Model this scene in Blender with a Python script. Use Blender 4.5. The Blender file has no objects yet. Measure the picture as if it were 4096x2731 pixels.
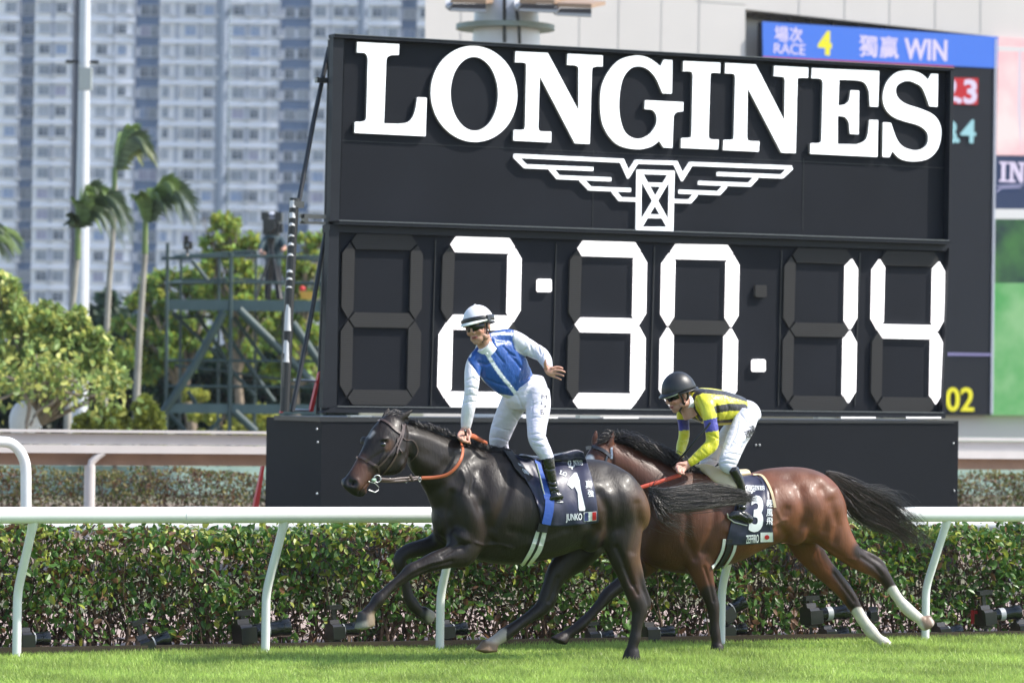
import bpy, bmesh, math, random
import numpy as np
from mathutils import Vector, Matrix
from mathutils.bvhtree import BVHTree
random.seed(7); RNG = np.random.default_rng(7)
scene = bpy.context.scene
# ------------------------------------------------------------------ camera, sky, sun, exposure
F = 15000.0; W0, H0 = 4096.0, 2731.0
CAM = Vector((0, 0, 1.76)); ROLL = 0.014; PITCH = math.atan(207 / F)
cd = bpy.data.cameras.new('camera'); cam = bpy.data.objects.new('camera', cd)
scene.collection.objects.link(cam); scene.camera = cam
cd.sensor_width = 36; cd.lens = 36 * F / W0; cd.clip_start = 0.5; cd.clip_end = 3000
CM = Matrix.Rotation(math.pi / 2 + PITCH, 3, 'X') @ Matrix.Rotation(ROLL, 3, 'Z')
cam.matrix_world = Matrix.Translation(CAM) @ CM.to_4x4()
cd.dof.use_dof = True; cd.dof.focus_distance = 25.2; cd.dof.aperture_fstop = 3.6; cd.dof.aperture_blades = 9
SUN_DIR = Vector((0.73, -0.03, 0.80)).normalized()
SUN_EL = math.asin(SUN_DIR.z); SUN_AZ = math.atan2(SUN_DIR.x, SUN_DIR.y)
world = bpy.data.worlds.new('World'); scene.world = world; world.use_nodes = True
wn = world.node_tree.nodes; wl = world.node_tree.links
sky = wn.new('ShaderNodeTexSky'); sky.sky_type = 'NISHITA'; sky.sun_disc = False
sky.sun_elevation = SUN_EL; sky.sun_rotation = SUN_AZ; sky.air_density = 1.0; sky.dust_density = 1.2; sky.ozone_density = 1.0
wl.new(sky.outputs[0], wn['Background'].inputs[0]); wn['Background'].inputs[1].default_value = 0.15
sd = bpy.data.lights.new('sun', 'SUN'); sd.energy = 3.5; sd.angle = math.radians(1.0); sd.color = (1.0, 0.95, 0.87)
sun = bpy.data.objects.new('sun', sd); scene.collection.objects.link(sun)
sun.rotation_euler = SUN_DIR.to_track_quat('Z', 'Y').to_euler(); sun.location = (8, 2, 14)
scene.view_settings.view_transform = 'Standard'; scene.view_settings.look = 'None'
scene.view_settings.exposure = 0.95; scene.view_settings.gamma = 1
# ------------------------------------------------------------------ geometry helpers
T = Vector((0.907, 0.421, 0)).normalized(); N = Vector((-T.y, T.x, 0)); UP = Vector((0, 0, 1))
def ray(u, v): return CM @ Vector(((u - W0 / 2) / F, -(v - H0 / 2) / F, -1.0))
def gnd(u, v, z=0.0):
    d = ray(u, v); return CAM + d * ((z - CAM.z) / d.z)
def pz(u, v, Z):
    d = ray(u, v); return CAM + d * (Z / d.y)
R0 = gnd(64, 2633)
def ptN(u, v, off):
    d = ray(u, v); p0 = R0 + N * off
    return CAM + d * ((p0 - CAM).dot(N) / d.dot(N))
def atT(u, off, z):                       # point on the vertical plane `off` at height z under pixel column u
    p = ptN(u, 1800, off); return Vector((p.x, p.y, z))
CMi = np.array(CM.transposed())
def proj(V):
    q = (np.asarray(V) - np.array(CAM)) @ CMi.T
    return np.stack([W0 / 2 - F * q[:, 0] / q[:, 2], H0 / 2 + F * q[:, 1] / q[:, 2]], 1)
def crop(ox, oy, s): return lambda x, y: (ox + x / s, oy + y / s)
c1 = crop(1300, 1150, 1.68); c2 = crop(1300, 1600, 1.4936); c3 = crop(2300, 1400, 1.2544)
c4 = crop(1700, 1180, 2.6133); c5 = crop(2560, 1440, 2.24); c6 = crop(1340, 1600, 3.1367)
c7 = crop(600, 800, 1.6507); c8 = crop(0, 0, 1.568); c9 = crop(0, 900, 1.743); dd = crop(0, 0, 1 / 1.7415)
cA = crop(1250, 100, 1.622); cB = crop(2600, 100, 1.5722); cC = crop(1300, 850, 1.68); cD = crop(2600, 850, 1.5722)
cE = crop(0, 1700, 1.5208); cG = crop(3300, 1900, 1.887); cH = crop(2900, 0, 1.9666); cK = crop(2250, 1750, 2.4758)
COL = scene.collection
class MB:
    def __init__(s): s.v = []; s.f = []; s.m = []; s.mi = 0
    def add(s, vs, fs):
        b = len(s.v); s.v += [tuple(x) for x in vs]; s.f += [tuple(i + b for i in f) for f in fs]; s.m += [s.mi] * len(fs); return s
    def box(s, c, hx, hy, hz, X=T, Y=N, Z=UP):
        c = Vector(c); vs = [c + X * (a * hx) + Y * (b * hy) + Z * (d * hz) for a in (-1, 1) for b in (-1, 1) for d in (-1, 1)]
        return s.add(vs, [(0, 1, 3, 2), (4, 6, 7, 5), (0, 4, 5, 1), (2, 3, 7, 6), (0, 2, 6, 4), (1, 5, 7, 3)])
    def slab(s, pts, depth):              # polygon of 3-D points extruded along vector depth
        n = len(pts); pts = [Vector(p) for p in pts]; d = Vector(depth)
        vs = pts + [p + d for p in pts]
        fs = [tuple(range(n)), tuple(range(2 * n - 1, n - 1, -1))] + [(i, n + i, n + (i + 1) % n, (i + 1) % n) for i in range(n)]
        return s.add(vs, fs)
    def tube(s, pts, r, n=10, caps=True, ra=None, ref=None):
        pts = [Vector(p) for p in pts]; k = len(pts)
        if not hasattr(r, '__len__'): r = [r] * k
        if ra is None: ra = [1.0] * k
        elif not hasattr(ra, '__len__'): ra = [ra] * k
        vs = []
        for i, p in enumerate(pts):
            t = (pts[min(i + 1, k - 1)] - pts[max(i - 1, 0)])
            t = t.normalized() if t.length > 1e-9 else UP
            rf = Vector(ref) if ref is not None else (UP if abs(t.z) < 0.9 else Vector((1, 0, 0)))
            a = rf.cross(t); a = a.normalized() if a.length > 1e-6 else t.orthogonal().normalized(); b = t.cross(a)
            for j in range(n):
                th = 2 * math.pi * j / n
                vs.append(p + a * (r[i] * math.cos(th)) + b * (r[i] * ra[i] * math.sin(th)))
        fs = [(i * n + j, i * n + (j + 1) % n, (i + 1) * n + (j + 1) % n, (i + 1) * n + j) for i in range(k - 1) for j in range(n)]
        if caps: fs += [tuple(range(n - 1, -1, -1)), tuple((k - 1) * n + j for j in range(n))]
        return s.add(vs, fs)
    def ell(s, c, X, Y, Z, nu=16, nv=10, top=-90, bot=90):      # ellipsoid with axis vectors
        c = Vector(c); X = Vector(X); Y = Vector(Y); Z = Vector(Z); vs = []; fs = []
        for i in range(nv + 1):
            ph = math.pi * i / nv
            for j in range(nu):
                th = 2 * math.pi * j / nu
                vs.append(c + X * (math.sin(ph) * math.cos(th)) + Y * (math.sin(ph) * math.sin(th)) + Z * math.cos(ph))
        for i in range(nv):
            for j in range(nu): fs.append((i * nu + j, (i + 1) * nu + j, (i + 1) * nu + (j + 1) % nu, i * nu + (j + 1) % nu))
        return s.add(vs, fs)
def setp(o, label=None, cat=None, group=None, kind=None):
    if label: o['label'] = label
    if cat: o['category'] = cat
    if group: o['group'] = group
    if kind: o['kind'] = kind
    return o
def wloc(o):
    p = Vector(o.location)
    while o.parent: o = o.parent; p = p + Vector(o.location)
    return p
def mesh_obj(name, V, Fc, mats, parent=None, loc=None, smooth=False, mi=None, cols=None):
    V = np.asarray(V, dtype=np.float64).reshape(-1, 3)
    if parent is not None: base = np.array(wloc(parent))
    elif loc is not None: base = np.array(loc)
    else: base = np.array([(V[:, 0].min() + V[:, 0].max()) / 2, (V[:, 1].min() + V[:, 1].max()) / 2, V[:, 2].min()])
    me = bpy.data.meshes.new(name)
    me.from_pydata((V - base).tolist() if not isinstance(Fc, np.ndarray) else (V - base), [], Fc if not isinstance(Fc, np.ndarray) else Fc.tolist())
    if not isinstance(mats, (list, tuple)): mats = [mats]
    for m in mats: me.materials.append(m)
    if mi is not None and len(mats) > 1: me.polygons.foreach_set('material_index', np.asarray(mi, dtype=np.int32))
    if smooth: me.polygons.foreach_set('use_smooth', np.ones(len(me.polygons), dtype=bool))
    if cols is not None:
        ca = me.color_attributes.new('Col', 'FLOAT_COLOR', 'POINT')
        c4_ = np.ones((len(V), 4), dtype=np.float32); c4_[:, :cols.shape[1]] = cols; ca.data.foreach_set('color', c4_.ravel())
    me.update()
    o = bpy.data.objects.new(name, me); COL.objects.link(o)
    if parent is not None: o.parent = parent
    else: o.location = base.tolist()
    return o
def build(mb, name, mats, parent=None, smooth=False, loc=None, fix=True):
    o = mesh_obj(name, mb.v, mb.f, mats, parent, loc, smooth, mb.m)
    if fix:
        bm = bmesh.new(); bm.from_mesh(o.data); bmesh.ops.recalc_face_normals(bm, faces=bm.faces); bm.to_mesh(o.data); bm.free()
        me = o.data
    if smooth:
        me.polygons.foreach_set('use_smooth', np.ones(len(me.polygons), dtype=bool)); cap = set()
        for p in me.polygons:
            if len(p.vertices) > 4: cap.update(p.edge_keys)
        if cap:
            for e in me.edges:
                if e.key in cap: e.use_edge_sharp = True
    return o
def empty(name, loc, label, cat, group=None):
    o = bpy.data.objects.new(name, None); COL.objects.link(o); o.location = loc; o.empty_display_size = 0.2
    return setp(o, label, cat, group)
def copy_tree(o, dloc=Vector((0, 0, 0)), parent=None):
    c = o.copy(); COL.objects.link(c); c.parent = parent
    if parent is None: c.location = Vector(o.location) + Vector(dloc)
    for ch in [x for x in o.children]: copy_tree(ch, parent=c)
    return c
def evalmesh(o):
    dg = bpy.context.evaluated_depsgraph_get(); oe = o.evaluated_get(dg); me = oe.to_mesh()
    n = len(me.vertices); V = np.empty(n * 3); me.vertices.foreach_get('co', V); V = V.reshape(-1, 3)
    Fc = [tuple(p.vertices) for p in me.polygons]; oe.to_mesh_clear(); return V, Fc
def remesh(mb, voxel, it=6, fac=0.5):
    me = bpy.data.meshes.new('tmp'); me.from_pydata(mb.v, [], mb.f)
    bm = bmesh.new(); bm.from_mesh(me); bmesh.ops.recalc_face_normals(bm, faces=bm.faces); bm.to_mesh(me); bm.free()
    o = bpy.data.objects.new('tmp', me); COL.objects.link(o)
    r = o.modifiers.new('r', 'REMESH'); r.mode = 'VOXEL'; r.voxel_size = voxel; r.adaptivity = 0
    if it: sm = o.modifiers.new('s', 'SMOOTH'); sm.iterations = it; sm.factor = fac
    V, Fc = evalmesh(o)
    bpy.data.objects.remove(o); bpy.data.meshes.remove(me); return V, Fc
def vnormals(V, Fc):
    Fq = np.array([f if len(f) == 4 else (f[0], f[1], f[2], f[2]) for f in Fc])
    n = np.cross(V[Fq[:, 2]] - V[Fq[:, 0]], V[Fq[:, 3]] - V[Fq[:, 1]]); out = np.zeros_like(V)
    for k in range(4): np.add.at(out, Fq[:, k], n)
    return out / (np.linalg.norm(out, axis=1, keepdims=True) + 1e-12)
def dpoly(uv, poly):
    d = np.full(len(uv), 1e9); poly = np.array(poly, float)
    for a, b in zip(poly[:-1], poly[1:]):
        ab = b - a; t = np.clip(((uv - a) @ ab) / (ab @ ab + 1e-9), 0, 1)
        d = np.minimum(d, np.linalg.norm(uv - (a + t[:, None] * ab), axis=1))
    return d
def inpoly(uv, poly):
    x, y = uv[:, 0], uv[:, 1]; ins = np.zeros(len(uv), bool); n = len(poly); j = n - 1
    for i in range(n):
        xi, yi = poly[i]; xj, yj = poly[j]
        c = ((yi > y) != (yj > y)) & (x < (xj - xi) * (y - yi) / (yj - yi + 1e-12) + xi); ins ^= c; j = i
    return ins
def cr(P, k=5, closed=False):             # Catmull-Rom through tuples
    P = [np.array(p, float) for p in P]; out = []; n = len(P)
    rng = range(n if closed else n - 1)
    for i in rng:
        p0, p1, p2, p3 = (P[(i - 1) % n], P[i], P[(i + 1) % n], P[(i + 2) % n]) if closed else (P[max(i - 1, 0)], P[i], P[i + 1], P[min(i + 2, n - 1)])
        for j in range(k):
            t = j / k
            out.append(0.5 * ((2 * p1) + (-p0 + p2) * t + (2 * p0 - 5 * p1 + 4 * p2 - p3) * t * t + (-p0 + 3 * p1 - 3 * p2 + p3) * t ** 3))
    if not closed: out.append(P[-1])
    return out
def flat2d(loops):                        # fills 2-D loops (holes even-odd) and returns verts, faces
    cu = bpy.data.curves.new('c', 'CURVE'); cu.dimensions = '2D'; cu.fill_mode = 'BOTH'
    for lp in loops:
        s = cu.splines.new('POLY'); s.points.add(len(lp) - 1)
        for q, p in zip(s.points, lp): q.co = (p[0], p[1], 0, 1)
        s.use_cyclic_u = True
    o = bpy.data.objects.new('c', cu); COL.objects.link(o); V, Fc = evalmesh(o)
    bpy.data.objects.remove(o); bpy.data.curves.remove(cu); return V[:, :2], Fc
def text2d(s, spacing=1.0, bold=0.0):
    cu = bpy.data.curves.new('t', 'FONT'); cu.body = s; cu.space_character = spacing; cu.offset = bold; cu.resolution_u = 4
    o = bpy.data.objects.new('t', cu); COL.objects.link(o); V, Fc = evalmesh(o)
    bpy.data.objects.remove(o); bpy.data.curves.remove(cu); V = V[:, :2]
    mn, mx = V.min(0), V.max(0); return (V - mn) / (mx - mn), Fc
def quadmap(q, x, y):                     # q = TL,TR,BR,BL ; x right, y down in 0..1
    TL, TR, BR, BL = [np.array(k, float) for k in q]
    return (TL * (1 - x) + TR * x) * (1 - y) + (BL * (1 - x) + BR * x) * y
def shape_on(V2, Fc, fmap, off, depth):   # flat shape -> solid on plane off; fmap(x,y)->px
    P = [ptN(*fmap(x, y), off) for x, y in V2]; n = len(P)
    mb = MB(); vs = P + [p + N * depth for p in P]
    ed = {}
    for f in Fc:
        for a, b in zip(f, f[1:] + f[:1]): ed[(a, b)] = 1
    fs = [tuple(f) for f in Fc] + [tuple(i + n for i in reversed(f)) for f in Fc]
    fs += [(b, a, a + n, b + n) for (a, b) in ed if (b, a) not in ed]
    mb.add(vs, fs); return mb
def text_on(mb, s, q, off, depth=0.01, **k):
    V, Fc = text2d(s, **k); m = shape_on(V, Fc, lambda x, y: quadmap(q, x, 1 - y), off, depth); mb.add(m.v, m.f)
def split(mb):                             # the loose pieces of a mesh builder, one builder each
    par = list(range(len(mb.v)))
    def fd(a):
        while par[a] != a: par[a] = par[par[a]]; a = par[a]
        return a
    for g in mb.f:
        for b in g[1:]: par[fd(g[0])] = fd(b)
    gr = {}
    for g, m in zip(mb.f, mb.m): gr.setdefault(fd(g[0]), []).append((g, m))
    out = []
    for L in gr.values():
        ids = sorted({i for g, _ in L for i in g}); ix = {i: k for k, i in enumerate(ids)}; q = MB(); q.v = [mb.v[i] for i in ids]; q.f = [tuple(ix[i] for i in g) for g, _ in L]; q.m = [m for _, m in L]; out.append(q)
    return out
def build_each(mb, name, mats, parent=None, smooth=False): return [build(q, name, mats, parent, smooth) for q in split(mb)]
# ------------------------------------------------------------------ materials
def mat(name, col, rough=0.5, var=0.0, vscale=3.0, bump=0.0, bscale=30.0, metal=0.0, coat=0.0, emit=None, es=0.0, attr=False, spec=0.5,
        col2=None, trans=0.0, sheen=0.0, stretch=None, rand=0.0, rvar=0.0, bump2=None):
    m = bpy.data.materials.new(name); m.use_nodes = True; nt = m.node_tree; nd = nt.nodes; lk = nt.links
    b = nd['Principled BSDF']; b.inputs['Roughness'].default_value = rough; b.inputs['Metallic'].default_value = metal
    b.inputs['Specular IOR Level'].default_value = spec; b.inputs['Coat Weight'].default_value = coat; b.inputs['Coat Roughness'].default_value = 0.15
    b.inputs['Base Color'].default_value = (*col, 1)
    if sheen: b.inputs['Sheen Weight'].default_value = sheen; b.inputs['Sheen Roughness'].default_value = 0.4
    tc = nd.new('ShaderNodeTexCoord'); src = tc.outputs['Object']
    if stretch:
        mp = nd.new('ShaderNodeMapping'); mp.inputs['Scale'].default_value = stretch; lk.new(src, mp.inputs[0]); src = mp.outputs[0]
    csock = None
    if attr:
        at = nd.new('ShaderNodeAttribute'); at.attribute_name = 'Col'; csock = at.outputs['Color']
    if var or col2:
        nz = nd.new('ShaderNodeTexNoise'); nz.inputs['Scale'].default_value = vscale; nz.inputs['Detail'].default_value = 5; lk.new(src, nz.inputs[0])
        mx = nd.new('ShaderNodeMix'); mx.data_type = 'RGBA'
        rp = nd.new('ShaderNodeMapRange'); rp.inputs[1].default_value = 0.35; rp.inputs[2].default_value = 0.65; lk.new(nz.outputs[0], rp.inputs[0]); lk.new(rp.outputs[0], mx.inputs[0])
        if col2:
            mx.inputs[6].default_value = (*col, 1); mx.inputs[7].default_value = (*col2, 1)
            if csock: lk.new(csock, mx.inputs[6])
        else:
            mx.blend_type = 'MULTIPLY'; mx.inputs[0].default_value = 1
            r2 = nd.new('ShaderNodeMapRange'); r2.inputs[1].default_value = 0.3; r2.inputs[2].default_value = 0.7; r2.inputs[3].default_value = 1 - var; r2.inputs[4].default_value = 1 + var
            lk.new(nz.outputs[0], r2.inputs[0]); nt.links.remove(mx.inputs[0].links[0]); mx.inputs[0].default_value = 1
            mx.inputs[6].default_value = (*col, 1)
            if csock: lk.new(csock, mx.inputs[6])
            lk.new(r2.outputs[0], mx.inputs[7])
        csock = mx.outputs[2]
    if rand:                               # per-leaf / per-island variation
        g = nd.new('ShaderNodeNewGeometry'); hs = nd.new('ShaderNodeHueSaturation')
        r3 = nd.new('ShaderNodeMapRange'); r3.inputs[3].default_value = 1 - rand; r3.inputs[4].default_value = 1 + rand; lk.new(g.outputs['Random Per Island'], r3.inputs[0])
        lk.new(r3.outputs[0], hs.inputs['Value'])
        if csock: lk.new(csock, hs.inputs['Color'])
        else: hs.inputs['Color'].default_value = (*col, 1)
        csock = hs.outputs[0]
    if csock: lk.new(csock, b.inputs['Base Color'])
    if bump:
        n2 = nd.new('ShaderNodeTexNoise'); n2.inputs['Scale'].default_value = bscale; n2.inputs['Detail'].default_value = 4; lk.new(src, n2.inputs[0])
        bp = nd.new('ShaderNodeBump'); bp.inputs['Strength'].default_value = 1; bp.inputs['Distance'].default_value = bump; lk.new(n2.outputs[0], bp.inputs['Height']); lk.new(bp.outputs[0], b.inputs['Normal'])
    if rvar:
        n4 = nd.new('ShaderNodeTexNoise'); n4.inputs['Scale'].default_value = 7; n4.inputs['Detail'].default_value = 6; r4 = nd.new('ShaderNodeMapRange'); lk.new(src, n4.inputs[0]); lk.new(n4.outputs[0], r4.inputs[0])
        r4.inputs[1].default_value = .35; r4.inputs[2].default_value = .65; r4.inputs[3].default_value = rough - rvar; r4.inputs[4].default_value = rough + rvar; lk.new(r4.outputs[0], b.inputs['Roughness'])
    if bump2:                              # fine combed hair: (distance, scale, stretch)
        m5 = nd.new('ShaderNodeMapping'); m5.inputs['Scale'].default_value = bump2[2]; m5.inputs['Rotation'].default_value = (0, math.radians(28), 0); lk.new(tc.outputs['Object'], m5.inputs[0])
        n5 = nd.new('ShaderNodeTexNoise'); n5.inputs['Scale'].default_value = bump2[1]; n5.inputs['Detail'].default_value = 3; lk.new(m5.outputs[0], n5.inputs[0]); b5 = nd.new('ShaderNodeBump'); b5.inputs['Distance'].default_value = bump2[0]
        lk.new(n5.outputs[0], b5.inputs['Height'])
        if b.inputs['Normal'].links: lk.new(b.inputs['Normal'].links[0].from_socket, b5.inputs['Normal'])
        lk.new(b5.outputs[0], b.inputs['Normal'])
    if emit:
        b.inputs['Emission Color'].default_value = (*emit, 1); b.inputs['Emission Strength'].default_value = es
    if trans:
        tr = nd.new('ShaderNodeBsdfTranslucent'); ms = nd.new('ShaderNodeMixShader'); ms.inputs[0].default_value = trans
        if csock: lk.new(csock, tr.inputs[0])
        else: tr.inputs[0].default_value = (*col, 1)
        lk.new(b.outputs[0], ms.inputs[1]); lk.new(tr.outputs[0], ms.inputs[2]); lk.new(ms.outputs[0], nd['Material Output'].inputs[0])
    return m
white_pvc = mat('white_pvc', (0.78, 0.79, 0.76), 0.35, var=0.05, vscale=2, bump=0.0006, bscale=8)
steel = mat('steel', (0.55, 0.56, 0.56), 0.35, metal=0.8)
black_metal = mat('black_metal', (0.018, 0.019, 0.021), 0.4, var=0.2)
charcoal = mat('charcoal', (0.0122, 0.0138, 0.0182), 0.6, spec=.12, var=0.10, vscale=1.2, bump=0.001, bscale=2)
charcoal_b = mat('charcoal_base', (0.0105, 0.0120, 0.0150), 0.6, spec=.12, var=0.10, vscale=1.0, bump=0.0008, bscale=3)
led_lit = mat('lit_led', (0.8, 0.78, 0.78), 0.5, emit=(1, 0.96, 0.96), es=0.55)
led_off = mat('unlit_led', (0.034, 0.0335, 0.033), 0.75, spec=.2)
sign_lit = mat('backlit_acrylic', (0.85, 0.86, 0.88), 0.4, emit=(0.95, 0.97, 1), es=0.55)
red_paint = mat('red_paint', (0.55, 0.02, 0.02), 0.4)
green_steel = mat('green_steel', (0.036, 0.064, 0.062), 0.5, var=0.2, vscale=1)
def ledstripes(m, sc=90):
    nt = m.node_tree; nd = nt.nodes; b = nd['Principled BSDF']; tc = nd.new('ShaderNodeTexCoord'); wv = nd.new('ShaderNodeTexWave')
    wv.bands_direction = 'Z'; wv.inputs['Scale'].default_value = sc; nt.links.new(tc.outputs['Object'], wv.inputs[0])
    mx = nd.new('ShaderNodeMapRange'); mx.inputs[3].default_value = 0.75; mx.inputs[4].default_value = 1.05; nt.links.new(wv.outputs['Fac'], mx.inputs[0])
    if b.inputs['Emission Strength'].default_value: nt.links.new(mx.outputs[0], b.inputs['Emission Strength'])
    bp = nd.new('ShaderNodeBump'); bp.inputs['Distance'].default_value = 0.0012; nt.links.new(wv.outputs['Fac'], bp.inputs['Height']); nt.links.new(bp.outputs[0], b.inputs['Normal'])
ledstripes(led_lit, 17); ledstripes(led_off, 17)
# ------------------------------------------------------------------ ground sheets
def sheet(name, n0, n1, t0, t1, z, m):
    p = Vector((R0.x, R0.y, 0)); vs = [p + T * t + N * n + UP * z for t, n in ((t0, n0), (t1, n0), (t1, n1), (t0, n1))]
    o = mesh_obj(name, vs, [(0, 1, 2, 3)], m, loc=p + UP * z); return setp(o, kind='structure')
soil = mat('garden_soil', (0.09, 0.10, 0.045), 0.9, var=0.3, vscale=0.4, col2=(0.16, 0.14, 0.09))
turf_m = mat('turf_soil', (0.10, 0.165, 0.03), 0.9, var=0.3, vscale=8)
path_m = mat('path_paving', (0.36, 0.27, 0.23), 0.85, var=0.08, vscale=6)
dirt_m = mat('dirt_track', (0.20, 0.15, 0.11), 0.95, var=0.15, vscale=2)
big = sheet('ground', -600, 1500, -1200, 1200, -0.012, soil)
sheet('turf', -60, 0.10, -60, 90, -0.004, turf_m)
sheet('path', 0.10, 4.5, -60, 90, 0.004, path_m)
sheet('dirt_track', 11, 31, -60, 120, 0.0, dirt_m)
kb = MB(); p = Vector((R0.x, R0.y, 0)); kb.box(p + N * 0.12 + T * 10 + UP * 0.03, 22, 0.02, 0.035)
setp(build(kb, 'kerb', mat('kerb_board', (0.13, 0.085, 0.05), 0.8, var=0.2)), kind='structure')
# grass blades
def make_grass():
    n = 330000
    t = RNG.uniform(-1.4, 11.5, n); nn = -RNG.uniform(-0.10, 5.0, n)
    base = np.array([R0.x, R0.y, 0]) + t[:, None] * np.array(T) + nn[:, None] * np.array(N)
    uv = proj(base); keep = (uv[:, 0] > -60) & (uv[:, 0] < 4160) & (uv[:, 1] < 2860); base = base[keep]; n = len(base)
    patch = np.sin(base[:, 0] * 2.1 + 1.3 * np.sin(base[:, 1] * 1.7)) * 0.5 + 0.5
    h = RNG.uniform(0.028, 0.062, n) * (0.85 + 0.3 * patch); w = RNG.uniform(0.0016, 0.0032, n)
    a = RNG.uniform(0, 2 * np.pi, n); ax = np.stack([np.cos(a), np.sin(a), 0 * a], 1)
    ln = RNG.normal(0, 0.018, (n, 2)); tip = base + np.concatenate([ln, h[:, None]], 1); mid = base * 0.5 + tip * 0.5; mid[:, 2] += 0.006; mid[:, :2] -= ln * 0.15
    V = np.stack([base - ax * w[:, None], base + ax * w[:, None], mid + ax * w[:, None] * 0.8, mid - ax * w[:, None] * 0.8, tip], 1).reshape(-1, 3)
    me = bpy.data.meshes.new('grass'); loc = np.array([R0.x, R0.y, 0.0]); V = V - loc
    me.vertices.add(len(V)); me.vertices.foreach_set('co', V.ravel())
    i = np.arange(n)[:, None] * 5
    loops = np.concatenate([i + np.array([[0, 1, 2, 3]]), i + np.array([[3, 2, 4]])], 1).ravel()
    me.loops.add(len(loops)); me.loops.foreach_set('vertex_index', loops.astype(np.int32))
    me.polygons.add(2 * n); st = np.empty((n, 2), np.int32); st[:, 0] = np.arange(n) * 7; st[:, 1] = st[:, 0] + 4
    me.polygons.foreach_set('loop_start', st.ravel()); me.polygons.foreach_set('loop_total', np.tile(np.array([4, 3], np.int32), n))
    me.update(calc_edges=True)
    me.materials.append(mat('grass_blade', (0.39, 0.51, 0.125), 0.45, var=0.35, vscale=1.6, trans=0.5, rand=0.35, col2=None))
    o = bpy.data.objects.new('grass', me); COL.objects.link(o); o.location = loc.tolist(); setp(o, 'short bright green racecourse turf along the rail', 'grass', kind='stuff')
make_grass()
# ------------------------------------------------------------------ leaves helper
def leafmesh(P, size, rng=RNG, tilt=1.0, bend=0.25, aspect=0.62, up=0.3):
    n = len(P); P = np.asarray(P)
    d = rng.normal(0, 1, (n, 3)); d[:, 2] -= 0.5 * tilt; d /= np.linalg.norm(d, axis=1, keepdims=True)
    nrm = rng.normal(0, 1, (n, 3)); nrm[:, 2] += up * 2; s = np.cross(d, nrm); s /= np.linalg.norm(s, axis=1, keepdims=True) + 1e-9; nrm = np.cross(s, d)
    L = (size * rng.uniform(0.6, 1.25, n))[:, None]; Wd = L * aspect * 0.5
    Wd = Wd * 1.05; u_ = nrm * L
    a = P; c = P + d * L - u_ * bend; b1 = P + d * L * 0.26 + s * Wd * 0.85 + u_ * .05; b2 = P + d * L * 0.66 + s * Wd * 0.78 - u_ * bend * .35; e1 = P + d * L * 0.26 - s * Wd * 0.85 + u_ * .05; e2 = P + d * L * 0.66 - s * Wd * 0.78 - u_ * bend * .35
    V = np.stack([a, b1, b2, c, e2, e1], 1).reshape(-1, 3); i = np.arange(n)[:, None] * 6
    Fc = np.concatenate([i + [[0, 1, 2, 3]], i + [[0, 3, 4, 5]]], 1).reshape(-1, 4)
    return V, Fc
def hsvjit(n, base, j=0.25, yellow=0.15, ycol=(0.30, 0.30, 0.04), rng=RNG, clump=None):
    c = np.tile(np.array(base), (n, 1)) * (1 + rng.uniform(-j, j, (n, 1)))
    y = rng.uniform(0, 1, n) < (yellow if clump is None else yellow * clump); c[y] = np.array(ycol) * (1 + rng.uniform(-0.3, 0.3, (y.sum(), 1)))
    return c
leaf_m = mat('leaf', (0.1, 0.2, 0.03), 0.38, attr=True, trans=0.3, var=0.15, vscale=20)
leaf_far = mat('leaf_far', (0.1, 0.2, 0.03), 0.5, attr=True, trans=0.42)
twig_m = mat('twig', (0.11, 0.075, 0.05), 0.85, var=0.3, vscale=20)
bark_m = mat('bark', (0.22, 0.17, 0.12), 0.85, var=0.3, vscale=8)
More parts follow.
